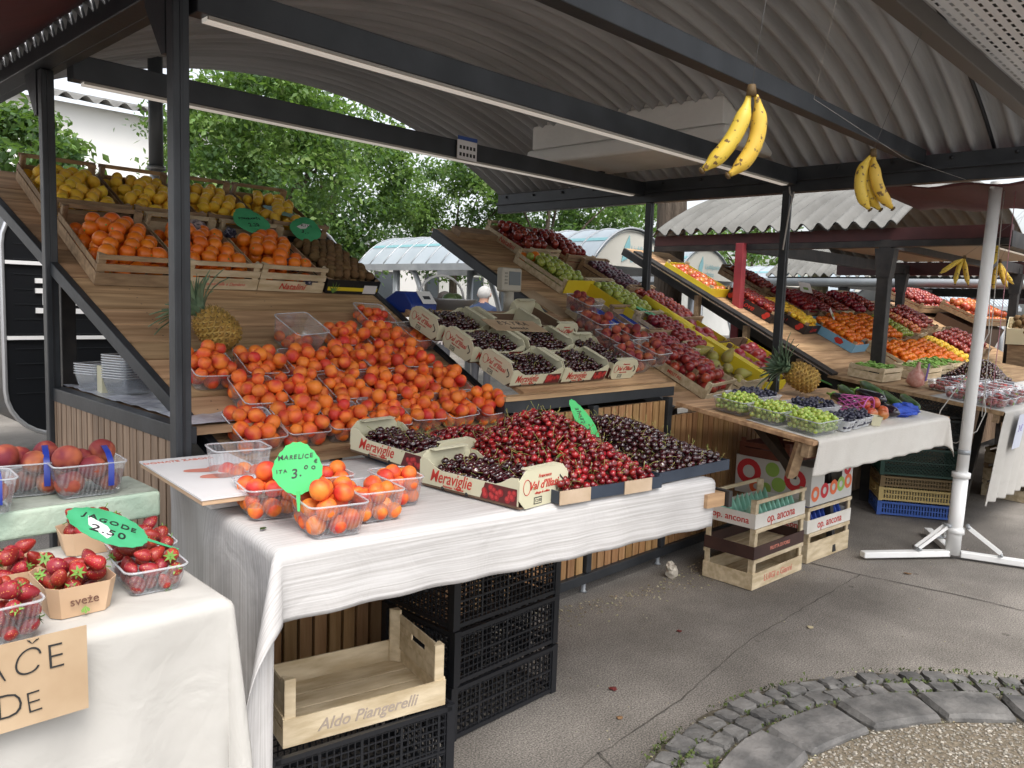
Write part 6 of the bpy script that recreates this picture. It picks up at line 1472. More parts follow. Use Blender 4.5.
for k, (x, z, r1, r0, c_) in enumerate(((.16, .15, .075, .035, 0), (-.17, .15, .09, .045, 0), (.0, .19, .05, .0001, 2), (.05, .10, .05, .0001, 2), (-.04, .06, .04, .0001, 2), (-.11, .06, .05, .02, 1))): ring(m, F2 @ Tm(0, -.0004 * k, 0), x, z, r1, r0, c_)
m.build('ring_print', [RI, OR, GR], t)
c = crate(Tm(5.10, 2.36, .632, rz=R_(-4)), 'reddish brown crate on the printed carton under the grape table', .5, .36, .09, .12, mat('red_brown_wood', (.12, .035, .02), .6, (.17, .05, .03), 6), 'crates stacked on the ground', False)
t = thing('jute_stone', 'pale crumpled lump lying on the asphalt by the plinth', 'paper lump', Tm(4.01, 2.49, .0)); r = random.Random(9); m = MB()
for (x, z, q) in ((0, .032, .04), (-.03, .075, .028)):
    vs, fs = ball(q, jit=.1, nu=12, nv=8, seed=4); m.add([(v[0] + x + r.uniform(-.006, .006), v[1] + r.uniform(-.006, .006), v[2] + z + r.uniform(-.006, .006)) for v in vs], fs)
m.build('lump', mat('pale_lump', (.45, .40, .33), .8, (.60, .55, .47), 30, bump=.4), t)
t.name = 'crumpled_paper'
# black lattice crates under the front table
for k in range(3): lattice_crate(Tm(2.135, 2.235, .004 + .209 * k, rz=R_(1 if k == 1 else 0)), 'black lattice crate, %s of the stack of three under the table' % ('lowest', 'middle', 'topmost')[k], .58, .42)
lattice_crate(Tm(1.40, 2.06, .004, rz=R_(-10)), 'deeper black lattice crate on the ground under the empty poplar crate', .60, .42, .305); lattice_crate(Tm(1.34, 2.005, .005 + .0 + .208, rz=R_(-8)) if 0 else Tm(2.10, 2.30, -5), 'x') if 0 else None
c = crate(Tm(1.415, 2.05, .311, rz=R_(-13)), 'empty pale poplar crate standing on the black one under the cloth', .52, .36, .085, .20, CRATE, 'wooden fruit crates', False, ('Aldo Piangerelli', .05, .3), None, FADEINK, CRATE, side_m=None)
# high board ends with hand slot
for s in (-1, 1):
    m = MB(); x0_, x1_ = (s * .2545, s * .249) if s > 0 else (s * .249, s * .2545); x0_, x1_ = min(x0_, x1_), max(x0_, x1_)
    m.box(x0_, x1_, -.17, .17, .10, .128); m.box(x0_, x1_, -.17, .17, .15, .185); m.box(x0_, x1_, -.17, -.05, .1285, .1495); m.box(x0_, x1_, .05, .17, .1285, .1495); m.box(x0_, x1_, -.17, .17, .06, .0995); m.build('end_board', CRATE, c)
# coloured crate stack under the far table
GS = lambda z, a=0: Tm(6.875, 2.07, z, rz=R_(-60 + a))
z = .004
for i, (mt_, h, kind, lb) in enumerate([(BLUEP, .115, 'ribs', 'flat blue plastic crate at the bottom of the coloured stack'), (YELP, .11, 'ribs', 'flat dull yellow plastic crate second in the coloured stack'), (BROWNP, .09, 'ribs', 'flat brown plastic crate third in the coloured stack'), (GREENP, .235, 'diamond', 'dark green diamond lattice crate in the coloured stack'), (GREYP, .235, 'diamond', 'grey diamond lattice crate above the green one'), (BLACKP, .20, 'diamond', 'uppermost black diamond lattice crate under the far table')]):
    lattice_crate(GS(z, (i * 37) % 3 - 1), lb, .58, .40, h, mt_, kind, 'coloured plastic crate stack'); z += h + .003

# ================================================================== POLE WITH TRIPOD BASE, ROPES, BANANAS
t = thing('parasol_pole', 'white steel pole on a folding cross base with ropes beside it', 'pole', Tm(5.80, 1.46, 0))
lean = Vector((.0, 0, 0))
MB().tube([(0, 0, .40), (.07, -.03, 2.46)], .036, 20).build('pole', WHITEM, t); MB().tube([(-.01, .005, .03), (.005, 0, .55)], .046, 20).build('sleeve', WHITEM, t)
MB().tube([(.005, 0, .545), (.006, 0, .58)], .056, 20).build('collar', WHITEM, t); MB().tube([(0, 0, .17), (0, 0, .21)], .054, 20).build('lower_collar', WHITEM, t); MB().tube([(.011, -.004, .7), (.012, -.004, .73)], .0375, 20).build('scuffed_band', ZINC, t)
for a, L in ((R_(143), .66), (R_(-72), .80), (R_(33), .55)):
    d = Vector((math.cos(a), math.sin(a), 0)); p = MB(); q = Vector((-d.y, d.x, 0))
    m = MB().bar(d * .04 + Vector((0, 0, .035)), d * L + Vector((0, 0, .035)), .055, .04); f_ = m.build('foot', WHITEM, t); bevel(f_, .006)
    for s in (-1, 1): MB().bar(d * .07 + q * s * .02 + Vector((0, 0, .22)), d * .27 + q * s * .02 + Vector((0, 0, .075)), .006, .022).build('brace', WHITEM, t)
    MB().tube([d * .27 - q * .04 + Vector((0, 0, .07)), d * .27 + q * .04 + Vector((0, 0, .07))], .009, 8).build('bolt', ZINC, t); MB().tube([d * .07 - q * .035 + Vector((0, 0, .225)), d * .07 + q * .035 + Vector((0, 0, .225))], .012, 8).build('bolt', ZINC, t)
ROPE = mat('white_rope', (.50, .48, .45), .8)
def rope(label, pts, r_=.0035, mt=None, T=None):
    o = MB().tube(pts, r_, 5).build('rope', mt or ROPE, None, T); return tag(o, label, 'rope', 'ropes')
rope('thin rope hanging beside the white pole in a long loop', [(5.98, 1.50, 2.44), (5.95, 1.44, 1.9), (5.90, 1.40, 1.5), (5.83, 1.50, 1.2), (5.74, 1.60, .98), (5.72, 1.62, .86), (5.76, 1.60, .78), (5.86, 1.52, .76), (5.92, 1.42, .85), (5.92, 1.38, .98), (5.88, 1.39, 1.1)])
rope('second straight rope hanging down along the white pole', [(6.02, 1.42, 2.44), (5.95, 1.40, 1.5), (5.90, 1.395, .95)], .003)
rope('pink and white cord running down behind the white pole', [(6.05, 1.36, 2.44), (5.99, 1.36, 1.6), (5.95, 1.36, 1.0)], .0025, mat('pink_cord', (.55, .25, .30)))
rope('tied white string with loose ends on the steel post top', [(5.50, 2.64, 2.47), (5.47, 2.62, 2.42), (5.53, 2.62, 2.40), (5.49, 2.60, 2.43), (5.44, 2.60, 2.30), (5.38, 2.60, 2.02)], .006)
rope('washing line running under the roof from beam to pole', [(2.4, 1.03, 2.62), (3.4, 1.55, 2.50), (5.0, 1.7, 2.50), (5.98, 1.47, 2.43)], .0008)
BAN = mat('banana_skin', (.62, .42, .04), .5, (.70, .50, .07), 9, 3, hue=.01); BAND_ = mat('banana_brown', (.10, .06, .02), .7)
n_ = BAN.node_tree.nodes; L_ = BAN.node_tree.links; b_ = n_['Principled BSDF']; src = b_.inputs['Base Color'].links[0].from_socket
tc_ = n_.new('ShaderNodeTexCoord'); v_ = n_.new('ShaderNodeTexNoise'); v_.inputs['Scale'].default_value = 55; v_.inputs['Detail'].default_value = 3; L_.new(tc_.outputs['Object'], v_.inputs['Vector'])
c_ = n_.new('ShaderNodeValToRGB'); c_.color_ramp.elements[0].position = .36; c_.color_ramp.elements[1].position = .40; c_.color_ramp.elements[0].color = (1, 1, 1, 1); c_.color_ramp.elements[1].color = (0, 0, 0, 1); L_.new(v_.outputs[0], c_.inputs[0])
x_ = n_.new('ShaderNodeMix'); x_.data_type = 'RGBA'; L_.new(c_.outputs[0], x_.inputs[0]); L_.new(src, x_.inputs[6]); x_.inputs[7].default_value = (.16, .09, .03, 1); L_.new(x_.outputs[2], b_.inputs['Base Color'])
STRIP2 = mat('string_grey', (.12, .12, .12))
def bananas(label, top, specs, string_to, L=.19, R0=.018):
    """specs: (azimuth in the picture plane, swing, bend); bananas hang from one crown"""
    t = thing('banana_bunch', label, 'bananas', Tm(*top), 'hanging banana bunches')
    vx = Vector((.696, -.717, .0)); vy = Vector((.716, .69, 0))
    for i, (off, sw, bend, depth) in enumerate(specs):
        pts = []; rs = []; n = 14
        for k in range(n + 1):
            u = k / n; a = sw + bend * u
            if k == 0: p = Vector((off * .3, 0, 0))
            else: p = p + Vector((math.sin(a), 0, -math.cos(a))) * (L / n)
            pts.append(p.copy()); rs.append(R0 * (.35 if u < .10 else (.55 if u < .16 else (.9 if u < .25 else (1 if u < .82 else (.85 if u < .92 else .42))))))
        W = [vx * q.x + vy * (depth * min(1, j / 4)) + Vector((0, 0, q.z)) for j, q in enumerate(pts)]
        b = MB().tube(W, rs, 5).build('banana', BAN, t); s_ = b.modifiers.new('s', 'SUBSURF'); s_.levels = 1; s_.render_levels = 1
        MB().tube([W[-1], W[-1] + (W[-1] - W[-2]) * .35], [R0 * .4, R0 * .3], 6).build('tip', BAND_, b)
    MB().tube([Vector((0, 0, .022)), Vector((0, 0, -.006))], [.010, .014], 8).build('crown', BAND_, t)
    m = MB(); m.tube([(0, 0, .02), Vector(string_to) - Vector(top)], .0009, 5); m.build('string', STRIP2, t)
bananas('pair of large yellow bananas hanging at the front beam', (1.885, 1.022, 2.135), [(-.02, -.05, -.85, .0), (.035, .55, -1.5, .018)], (1.87, .97, 2.53), .225, .027)
bananas('three spotted bananas hanging in front of the far beam', (2.925, 1.105, 2.150), [(-.02, -.75, 1.5, .0), (.0, -.45, 1.35, .022), (.01, -.15, 1.0, -.016)], (2.9, .97, 2.53), .205, .026)
bananas('banana bunch hanging from cords over the far orange display', (6.93, 1.86, 2.05), [(0, .1, .25, .0), (0, -.5, .5, .015), (0, -1.0, .1, .02)], (6.93, 1.5, 2.35), .21, .024)
bananas('pale banana bunch hanging behind the white pole', (7.10, 1.70, 2.19), [(0, .5, -1.2, .0), (0, .1, -.6, .015)], (7.10, 1.5, 2.45), .21, .024)
bananas('lower darker banana bunch behind the white pole', (7.12, 1.66, 2.03), [(0, .1, .5, .0), (0, .5, .3, .015), (0, -.3, .4, .02)], (7.10, 1.5, 2.45), .21, .024)
# ================================================================== PERFORATED CANOPY AND AWNINGS
PERF = D.materials.new('perforated_white_sheet'); PERF.use_nodes = True; n = PERF.node_tree.nodes; L = PERF.node_tree.links; b = n['Principled BSDF']; b.inputs['Base Color'].default_value = (.72, .74, .78, 1); b.inputs['Roughness'].default_value = .5
tc = n.new('ShaderNodeTexCoord'); br = n.new('ShaderNodeTexBrick'); mp = n.new('ShaderNodeMapping'); mp.inputs['Rotation'].default_value = (0, 0, 0); L.new(tc.outputs['Object'], mp.inputs[0]); L.new(mp.outputs[0], br.inputs[0])
br.inputs['Scale'].default_value = 1; br.inputs['Brick Width'].default_value = .060; br.inputs['Row Height'].default_value = .034; br.inputs['Mortar Size'].default_value = .012; br.inputs['Mortar Smooth'].default_value = 0; br.inputs['Color1'].default_value = (1, 1, 1, 1); br.inputs['Color2'].default_value = (1, 1, 1, 1); br.inputs['Mortar'].default_value = (0, 0, 0, 1)
tr = n.new('ShaderNodeBsdfTransparent'); mx = n.new('ShaderNodeMixShader'); L.new(br.outputs['Color'], mx.inputs[0]); L.new(b.outputs[0], mx.inputs[1]); L.new(tr.outputs[0], mx.inputs[2]); L.new(mx.outputs[0], n['Material Output'].inputs[0])
t = thing('perforated_canopy', 'white perforated metal canopy sheet next to the arched roof', 'canopy', Tm(2.0, .935, 2.60)); MB().add([(0, 0, 0), (4.6, 0, 0), (4.6, -1.0, 0), (0, -1.0, 0)], [(0, 1, 2, 3)]).build('sheet', PERF, t)
MB().add([(0, .0, .12), (4.6, 0, .12), (4.6, -1.0, .12), (0, -1.0, .12)], [(0, 1, 2, 3)]).build('backing_sheet', mat('backing_dark', (.10, .10, .10), .8, (.35, .37, .40), 5, lo=.55, hi=.65), t)
for x in (0, 1.5, 3.0, 4.5): MB().box(x, x + .04, -1.0, 0, .005, .06).build('frame_bar', STEEL, t)
AWN = mat('dark_red_tarpaulin', (.055, .006, .009), .65, (.085, .009, .014), 3, bump=.2)
t = thing('awning', 'dark red tarpaulin awning outside the near side beam', 'awning', Tm(1.0, 3.4, 2.7)); m = MB()
m.grid(lambda u, v: (.12 - .82 * u, -2.0 + 3.6 * v, -.03 - .08 * math.sin(PI * u) - .20 * u + .02 * math.sin(v * 19) * u), 14, 30); o = m.build('fabric', AWN, t); so = o.modifiers.new('t', 'SOLIDIFY'); so.thickness = .003
MB().tube([(-.70, -2.0, -.235), (-.70, 1.6, -.235)], .02, 8).build('rod', STEEL, t)
t = thing('awning', 'dark red tarpaulin sagging under the far roof edge behind the pole', 'awning', Tm(6.3, 2.0, 2.45)); m = MB()
m.grid(lambda u, v: (-.55 + 1.15 * u, -1.4 + 1.6 * v, .03 - .04 * u - .04 * math.sin(PI * v) + .012 * math.sin(v * 23)), 12, 24); o = m.build('fabric', AWN, t); so = o.modifiers.new('t', 'SOLIDIFY'); so.thickness = .003

# ================================================================== SECOND AND THIRD STALLS
def far_stall(label, x0, x1, yf, yb, ze, zt, roofm, posts, redposts, beam_m, maroon, ypl):
    t = thing('market_stall', label, 'market stall', Tm(x0, yf, 0), 'market stalls'); I = Tm(-x0, -yf, 0)
    b = lambda m, nm_, mt: m.build(nm_, mt, t, I)
    b(vault(x0 - .12, x1, yf - (.10 if x0 == 7.0 else .9), yb + .9, ze + .06, zt, .15, .034, 26, .014), 'roof', roofm)
    for (x, y) in posts: bevel(b(MB().box(x - .048, x + .048, y - .048, y + .048, 0, ze - .05), 'post', STEEL2), .005); b(MB().add([(x - .052, y - .054, ze - .36), (x + .052, y - .054, ze - .36), (x + .052, y + .054, ze - .36), (x - .052, y + .054, ze - .36), (x - .052, y - .08, ze - .12), (x + .052, y - .08, ze - .12), (x + .052, y + .08, ze - .12), (x - .052, y + .08, ze - .12)], [(3, 2, 1, 0), (4, 5, 6, 7), (0, 1, 5, 4), (1, 2, 6, 5), (2, 3, 7, 6), (3, 0, 4, 7)]), 'post_head', STEEL2)
    for (x, y) in redposts: bevel(b(MB().box(x - .04, x + .04, y - .04, y + .04, 0, ze - .05), 'post', REDP), .005)
    b(MB().box(x0 - .04, x0 + .04, yf - .9, yb + .9, ze - .055, ze + .045), 'side_beam', maroon); b(MB().box(x0 - .05, x0 + .05, yf - .9, yb + .9, ze - .11, ze - .058), 'side_beam', beam_m)
    b(MB().box(x1 - .04, x1 + .04, yf - .9, yb + .9, ze - .13, ze + .04), 'side_beam', maroon)
    for y in ypl: b(MB().box(x0, x1, y - .035, y + .035, ze - .12, ze + .0), 'cross_beam', beam_m)
    return t, I
t2, I2 = far_stall('older stall with a weathered corrugated roof, maroon beams and a red post', 7.0, 11.6, 2.47, 3.85, 2.26, 2.93, ASBL, [(7.0, 2.47), (11.4, 2.47), (11.4, 3.8)], [(6.93, 3.76)], STEEL2, MAROON, (2.47, 3.8, 1.6))
t3, I3 = far_stall('distant stall with a pale corrugated roof and a grey gutter', 13.0, 18.0, 2.0, 5.6, 2.12, 2.85, ASBL, [(13.0, 1.9), (13.0, 5.2), (17.8, 1.9)], [], ZINC, STEEL2, (2.0, 5.4))
MB().tube([(12.86, .6, 2.08), (12.86, 6.6, 2.08)], .06, 10).build('gutter', ZINC, t3, I3)
t4, I4 = far_stall('farthest stall with a small corrugated roof near the picture edge', 19.5, 24, 2.0, 4.2, 2.1, 2.8, ASBL, [(19.5, 1.5), (19.5, 3.6)], [], STEEL2, MAROON, (2.0, 4.0))
MB().box(7.0, 11.4, 1.25, 1.32, 2.18, 2.26).build('front_beam', MAROON, t2, I2); MB().box(7.3, 9.8, 1.9, 3.2, 2.20, 2.215).build('ceiling_board', mat('tan_board', (.35, .30, .24), .7), t2, I2)
def b2(x, s, a=0, up=.003): return board(x, s, R_(a), up, 0, 2.5, .985)
m = MB(); 
for i in range(18): m.box(6.55, 12.6 if i < 12 else 7.35, i * .145, i * .145 + .141, -.022, 0, 0, b2(0, 0, 0, 0))
m.build('display_board', PLANK, t2, I2); bevel(MB().bar((6.54, 2.48, .94), (6.54, 4.83, .94 + .505 * 2.35), .04, .07).build('board_rail', STEEL2, t2, I2), .003)
m = MB(); slats(m, 6.6, 12.4, .1, .93, 2.52, .08, .068); m.build('slat_panel', SLATG, t2, I2)
MB().box(6.6, 12.4, 2.55, 2.56, .1, .93).build('backing_board', MATS['backing_black'], t2, I2); MB().box(6.6, 12.4, 3.55, 3.56, .05, 1.42).build('added_dark_panel', MATS['backing_black'], t2, I2)  # rear panel added so the space below the boards looks dark
# side boxes standing on a ledge along the outer rail
MB().bar((6.45, 2.6, 1.10), (6.45, 4.6, 1.10 + .505 * 2.0), .12, .02).build('side_ledge', STEEL2, t2, I2)
for y in (2.9, 3.4, 3.9): MB().box(6.42, 6.48, y - .02, y + .02, .3, 1.0 + .505 * (y - 2.5)).build('ledge_bracket', CRATED, t2, I2)
LOVEC = mat('black_fruit_card', (.02, .015, .015), .5)
def C3(x, s, lab, mt=CRATED, a=0, **k): T = b2(x, s, a); return T, crate(T, lab, k.pop('w', .38), k.pop('d', .56), k.pop('h', .085), k.pop('post', .11), mt, 'boxes on the older stall', **k)
T, c = C3(6.80, 1.86, 'bright yellow box of oranges at the top of the older stall', mt=CRATE, a=2, side_m=YELLOW, front_m=YELLOW, top_rail=False); rows('tomato', T, .17, .26, .05, 1, 'in the bright yellow box', 201, 1.0, crown=.02, jit=.2)
T, c = C3(7.17, 1.36, 'black card box with red lettering, upper', a=2, side_m=LOVEC, front_m=LOVEC, top_rail=False, side_txt=('Love', .075, .3), txt=('Love', .075, .3)); rows('nectarine', T, .17, .26, .05, 2, 'in the upper black card box', 202, 1, crown=.01, jit=.2)
T, c = C3(7.50, 1.16, 'black card box with red lettering, lower', a=2, side_m=LOVEC, front_m=LOVEC, top_rail=False, side_txt=('Love', .075, .3), txt=('Love', .075, .3)); rows('lemon', T, .17, .26, .05, 2, 'in the lower black card box', 203, 1, crown=.01, jit=.2)
for q in ('upper', 'lower'):
    cc = [o for o in D.objects if o.get('label') == 'black card box with red lettering, ' + q][0]
    m = MB()
    for (y, z) in ((-.2, .03), (-.22, .06), (.2, .04), (.17, .07)): m.add([(-.1925, y + .03 * math.cos(k), z + .025 * math.sin(k)) for k in range(6)], [tuple(range(6))])
    m.build('melon_print', REDINK, cc)
T, c = C3(7.85, .80, 'pale blue printed carton of tangerines sloping at the older stall', a=2, side_m=mat('pale_blue_card', (.20, .42, .60), .5), front_m=MATS['pale_blue_card'], top_rail=False); rows('orange', T, .17, .26, .05, 2, 'in the pale blue carton', 204, .8, crown=.03, jit=.3)
m = MB(); m.add([(-.1925, -.12 + .05 * math.cos(k), .045 + .03 * math.sin(k)) for k in range(6)], [tuple(range(6))]); m.build('fruit_print', REDINK, c)
cc2 = [(8.9, 1.45, 'apple', .8, 'crate of little red apples at the back of the older stall'), (8.0, 1.42, 'mango', .8, 'crate of mixed mangoes on the older stall'), (8.42, 1.40, 'plumred', 1, 'crate of plums beside the mangoes'),
       (8.25, .85, 'orange', .88, 'first crate of netted tangerines'), (8.65, .85, 'orange', .88, 'second crate of netted tangerines'), (9.05, .85, 'orange', .88, 'third crate of netted tangerines'), (8.30, .28, 'orange', .88, 'first front crate of loose tangerines'), (8.70, .28, 'orange', .88, 'second front crate of loose tangerines'), (9.10, .28, 'orange', .88, 'third front crate of loose tangerines'), (9.48, .28, 'orange', .88, 'fourth front crate of loose tangerines'),
       (9.5, .88, 'green_apple', 1.1, 'upper crate of yellow apples on the older stall'), (9.92, .35, 'lemon', 1.1, 'front crate of yellow apples on the older stall'), (10.0, .95, 'tomato', .8, 'crate of mottled apples'), (10.45, .45, 'apple', 1, 'front crate of packed red apples'), (10.5, 1.05, 'apple', 1, 'middle crate of packed red apples'), (10.95, .5, 'apple', 1, 'outer front crate of packed red apples'), (11.4, .55, 'apple', 1, 'last front crate of packed red apples'), (9.4, 1.42, 'mango', .8, 'crate of red fruit behind the yellow apples'), (9.9, 1.45, 'apple', 1, 'crate of red apples behind the mottled ones'), (11.0, 1.15, 'apple', 1, 'outer middle crate of packed red apples'), (7.9, 1.9, 'nectarine', 1, 'crate of small peaches high on the older stall')]
for i, (x, s, kd, sc_, lb) in enumerate(cc2):
    T, c = C3(x, s, lb, mt=CRATE if i % 3 == 0 else CRATED, a=rnd.uniform(-2, 3), top_rail=i % 2 == 0); rows(kd, T, .175, .265, .05, 2, 'in the ' + ' '.join(lb.split()[:7]), 210 + i, sc_, crown=.03, jit=.3)
for i, (x, s, a) in enumerate(((8.05, 1.0, 20), (8.62, 1.62, -8))):
    t = thing('price_sheet', ('small white and green price sheet among the tangerine nets', 'white price sheet standing in the red apples')[i], 'price sheet', b2(x, s, a, .16) @ Tm(0, 0, 0, rx=.7)); MB().box(-.07 - .05 * i, .07 + .05 * i, -.06, .06, 0, .002).build('sheet', PAPER, t); MB().box(-.05, .05, -.03, .0, .0022, .003).build('marks', GREENINK, t)
# far table
T2 = Tm(6.39, 1.38, .948, rz=R_(-2)) @ Euler((math.atan(.12), 0, 0)).to_matrix().to_4x4()
t = thing('market_table', 'far plank table with strawberries beside the older stall', 'table', Tm(6.39, 1.38, 0)); J = Tm(-6.39, -1.38, 0) @ T2
MB().box(0, 4.2, 0, 1.28, -.03, -.004).build('tabletop', PLANK, t, J); MB().box(0.01, 4.1, .02, .06, -.09, -.031).build('bearer', CRATED, t, J)
for x in (.9, 2.3, 4): MB().bar((x, .35, -.03), (x, .35, -.99), .05, .05).build('leg', STEEL2, t, J)
cloth('white cloth hanging from the far strawberry table', T2 @ Tm(.02, 0, -.003), 4.0, .5, .70, 0, 0, 12, CL2, bend=.012, big=.02)
t = thing('paper_note', 'pale sheet of paper pinned to the far white cloth', 'note', T2 @ Tm(.35, -.045, -.16, rx=PI / 2)); MB().box(-.1, .1, -.13, .13, 0, .001).build('sheet', mat('bluish_paper', (.55, .58, .68), .6), t); text('3 €', .07, mat('violet_ink', (.25, .2, .5)), t, Tm(0, .02, .0022))
def t2p(x, y, z=.002, a=0): return T2 @ Tm(x, y, z, rz=R_(a))
k = 0
for i in range(6):
    for j in range(3):
        if i == 0 and j > 1: continue
        T = t2p(.15 + i * .23 + .04 * j, .12 + j * .22, .002, rnd.uniform(-4, 4)); punnet(T, 'clear punnet of strawberries on the far table, %s along in the %s line' % (ON[i], ['front', 'second', 'third'][j]), .10, .095, .07, 'far strawberry punnets')
        fill('strawberry', T, .085, .08, .07, 20, 'in the far table punnet %s along' % ON[i], 300 + k, 1.15, flare=.1, var=3); k += 1
for i, (x, y) in enumerate(((.35, 1.05), (.98, .95), (1.45, 1.0), (1.9, 1.05))):
    c = crate(t2p(x, y, .002, 2), 'low poplar crate of green pods, %s along the far table' % ON[i], .42, .28, .10, .11, CRATE, 'low crates of green pods', False)
    m = MB(); r = random.Random(i)
    for _ in range(110):
        x_, y_ = r.uniform(-.18, .18), r.uniform(-.11, .11); a = r.uniform(0, 3.1); z_ = r.uniform(.07, .11); m.tube([(x_ - .03 * math.cos(a), y_ - .03 * math.sin(a), z_), (x_, y_, z_ + .008), (x_ + .03 * math.cos(a), y_ + .03 * math.sin(a), z_)], [.003, .007, .003], 5)
    m.build('green_pods', CALYX, c)
t = thing('net_bag', 'small net bag of blushed fruit with a purple tag on the far table', 'net bag', t2p(.32, .72)); m = MB(); m.lathe([(.03, 0), (.07, .03), (.06, .1), (.02, .15), (.008, .2)], 12); m.build('bag', mat('pink_net', (.50, .20, .16), .5, (.62, .36, .30), 40), t); MB().box(.0, .035, -.07, -.066, .06, .2).build('purple_tag', mat('purple_tag', (.12, .06, .25)), t)
t = thing('berry_tub', 'small dark tub of berries between the pods and strawberries', 'tub', t2p(.80, .62)); m = MB(); m.lathe([(.05, 0), (.07, .06)], 4, smooth=False); m.build('tub', NAVY, t)
for i in range(30): a = rnd.uniform(0, 6.28); q = .05 * math.sqrt(rnd.random())
m = MB(); r = random.Random(1)
for i in range(40):
    a = r.uniform(0, 6.28); q = .055 * math.sqrt(r.random()); vs, fs = ball(.012, nu=8, nv=6); m.add(vs, fs, 0, Tm(q * math.cos(a), q * math.sin(a), .055 + r.uniform(0, .015)), True)
m.build('berries', FM['plum'], t)
T = t2p(1.55, .62, .0); tray(T, 'navy tray of dark cherries on the far table', .6, .42); mound(T, .58, .40, .04, .16, 0, 0, 'dark_cherry', 'dark cherry heaped on the far table', 9)
# wooden crates stacked under the far cloth
for i in range(3):
    c = crate(Tm(8.35, 1.62, .004 + i * .15, rz=R_(-8)), 'pale wooden crate under the far cloth, %s of three' % ('lowest', 'middle', 'topmost')[i], .6, .4, .10, .14, CRATE if i != 1 else CRATED, 'crates under the far cloth', True, ('MELEZONNE', .06, 0) if i == 1 else None, None, FADEINK, CRATE, side_m=CRATE)
t = thing('litter_paper', 'small scrap of white paper on the asphalt near the far cloth', 'litter', Tm(7.35, 1.22, .002)); m = MB(); r = random.Random(3); vs, fs = ball(.035, 1.4, .8, .35, 10, 6, jit=.2, seed=2); m.add([(v[0], v[1], max(0, v[2] + .01)) for v in vs], fs); m.build('scrap', PAPER, t)
# third stall goods: a long cream box with black lettering and fruit rows
c = crate(Tm(11.2, 1.95, 1.36, rx=.35, rz=R_(-80)), 'long cream box with black lettering on the distant stall', 1.0, .4, .20, .2, CRATE, 'boxes on the distant stall', False, ('FRUTTA', .13, 0), None, BLACKINK, CREAM, side_m=CREAM)
c.name = 'fruit_box'
MB().box(-.48, .48, -.17, .18, -1.25, -.02).build('support_counter', CRATED, c)
rows('kiwi', c.matrix_basis, .46, .18, .15, 2, 'in the long cream box', 330, 1.7, crown=.05, jit=.3)
for i, (x, y, z, kd) in enumerate(((12.6, 3.2, 1.60, 'tomato'), (12.4, 3.9, 1.75, 'apple'))):
    c = crate(Tm(x, y, z, rx=.4, rz=R_(-10)), ('crate of pale red fruit on the distant stall', 'crate of red fruit farther along the distant stall')[i], .9, .6, .1, .13, CRATED, 'boxes on the distant stall', False); rows(kd, c.matrix_basis, .42, .28, .06, 2, ('in the pale distant crate', 'in the farther distant crate')[i], 340 + i, 1.1, crown=.05, jit=.3)
    MB().box(-.44, .44, -.28, .28, -z - .0 + .1, -.06).build('support_counter', mat('brown_support', (.10, .06, .04), .7) if i == 0 else MATS['brown_support'], c)
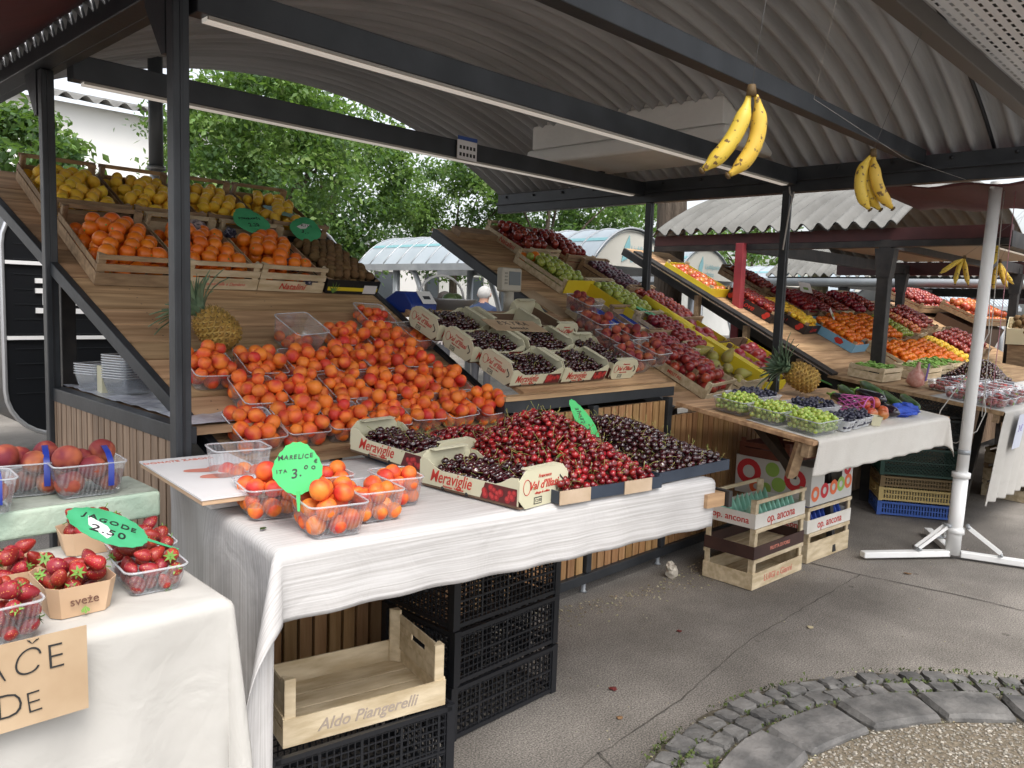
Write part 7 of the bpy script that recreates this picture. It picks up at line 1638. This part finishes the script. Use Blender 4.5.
# ================================================================== PEOPLE beyond the scales
def person(label, x, y, H, hair, shirt, trous, skin, face, lean=0.0, arm=.3):
    """standing figure: one skinned body; face = heading angle"""
    k = H / 1.75
    V = [(0, 0, .95), (0, 0, 1.12), (0, .01, 1.30), (0, .0, 1.42), (0, -.01 - lean * .3, 1.50), (0, -.02 - lean, 1.60), (0, -.02 - lean, 1.66),
         (-.17, .0, 1.41), (-.23, .02, 1.16), (-.21, -.12, .98), (-.17, -.22, .94), (.17, .0, 1.41), (.23, .02, 1.16), (.21, -.12, .98), (.17, -.22, .94),
         (-.09, 0, .90), (-.10, -.02, .50), (-.10, .02, .09), (-.11, -.13, .04), (.09, 0, .90), (.10, -.02, .50), (.10, .02, .09), (.11, -.13, .04)]
    E = [(0, 1), (1, 2), (2, 3), (3, 4), (4, 5), (5, 6), (3, 7), (7, 8), (8, 9), (9, 10), (3, 11), (11, 12), (12, 13), (13, 14), (0, 15), (15, 16), (16, 17), (17, 18), (0, 19), (19, 20), (20, 21), (21, 22)]
    RR = [(.15, .11), (.15, .11), (.17, .12), (.13, .09), (.055, .055), (.085, .10), (.075, .09), (.065, .065), (.048, .048), (.036, .036), (.035, .025), (.065, .065), (.048, .048), (.036, .036), (.035, .025), (.10, .10), (.065, .065), (.045, .045), (.045, .03), (.10, .10), (.065, .065), (.045, .045), (.045, .03)]
    me = D.meshes.new('body'); me.from_pydata([(a * k, b * k, c * k) for a, b, c in V], E, []); o = D.objects.new('person', me); col.objects.link(o); o.matrix_basis = Tm(x, y, 0, rz=face)
    s = o.modifiers.new('skin', 'SKIN'); 
    for i, (a, b) in enumerate(RR): me.skin_vertices[0].data[i].radius = (a * k, b * k)
    me.skin_vertices[0].data[0].use_root = True
    ss = o.modifiers.new('sub', 'SUBSURF'); ss.levels = 2; ss.render_levels = 2
    bpy.context.view_layer.update(); me2 = D.meshes.new_from_object(o.evaluated_get(bpy.context.evaluated_depsgraph_get())); o.modifiers.clear(); o.data = me2
    for m_ in (skin, shirt, trous): me2.materials.append(m_)
    for p in me2.polygons:
        c = p.center / k; p.use_smooth = True
        p.material_index = 0 if c.z > 1.515 or (abs(c.x) > .14 and c.z < .99 and c.y < -.1) else (1 if c.z > .95 else 2)
    tag(o, label, 'person', 'people behind the stall')
    h = MB(); vs, fs = ball(.108 * k, .93, 1.08, 1.0, 18, 12, jit=.03, seed=1); h.add([(v[0], v[1] + (-.005 - lean) * k, v[2] + 1.655 * k) for v in vs if 1], [f for f in fs if sum(vs[i][2] for i in f) / len(f) > -.02 or sum(vs[i][1] for i in f) / len(f) > .02], 0, None, True); h.build('hair', hair, o)
    f = MB()
    for sx_ in (-1, 1):
        vs, fs = ball(.013 * k, nu=8, nv=6); f.add([(v[0] + sx_ * .034 * k, v[1] + (-.112 - lean) * k, v[2] + 1.635 * k) for v in vs], fs, 0, None, True)
    f.build('eyes', BLACKINK, o); f = MB(); f.tube([(0, (-.115 - lean) * k, 1.64 * k), (0, (-.145 - lean) * k, 1.60 * k), (0, (-.12 - lean) * k, 1.59 * k)], [.008, .015, .012], 6)
    for sx_ in (-1, 1): f.tube([(sx_ * .095 * k, (-.01 - lean) * k, 1.60 * k), (sx_ * .108 * k, (-.0 - lean) * k, 1.63 * k), (sx_ * .098 * k, (-.01 - lean) * k, 1.655 * k)], .010, 6)
    f.build('nose_and_ears', skin, o)
SKIN = mat('skin', (.55, .30, .21), .5)
person('person with white hair in a dark blue shirt standing behind the cherry boxes', 8.62, 9.0, 1.80, mat('white_hair', (.62, .60, .57), .8), mat('blue_shirt', (.035, .055, .12), .8), mat('grey_trousers', (.08, .08, .09), .8), SKIN, R_(115), .05)
person('person with dark hair in a pale top half hidden by the weighing pan', 8.05, 9.25, 1.70, mat('dark_hair', (.03, .022, .018), .7), mat('pale_top', (.55, .50, .48), .8), MATS['grey_trousers'], SKIN, R_(60))

# ================================================================== small litter on the asphalt
LM = mat('squashed_fruit', (.10, .01, .012), .5, (.16, .03, .03), 30)
for i, (x, y, q, lb, mt_) in enumerate(((2.62, 1.88, .018, 'squashed dark cherry on the asphalt in front of the lattice crates', LM), (3.35, 2.02, .014, 'small dark stain of squashed fruit near the cobbles', LM), (5.2, 1.55, .02, 'brown dry leaf on the asphalt near the white pole', mat('dry_leaf', (.20, .11, .05), .8)), (3.9, 1.6, .016, 'pale dry leaf on the open asphalt', mat('pale_leaf', (.38, .32, .20), .8)), (6.2, .95, .02, 'dry leaf beyond the white pole foot', MATS['dry_leaf']), (2.45, 1.72, .012, 'reddish fruit stone by the crates', MATS['dry_leaf']))):
    r = random.Random(i); n = 9; m = MB(); m.add([(0, 0, .008)] + [(q * r.uniform(.7, 1.4) * math.cos(k * 2 * PI / n), q * r.uniform(.6, 1.2) * math.sin(k * 2 * PI / n), .003 + r.uniform(0, .005)) for k in range(n)], [(0, k + 1, (k + 1) % n + 1) for k in range(n)])
    o = m.build('dropped_fruit' if i < 2 or i == 5 else 'dry_leaf', mt_, None, Tm(x, y, .001, rz=i)); tag(o, lb, 'litter')
finish_fruit()
for a in sc.objects:
    pass
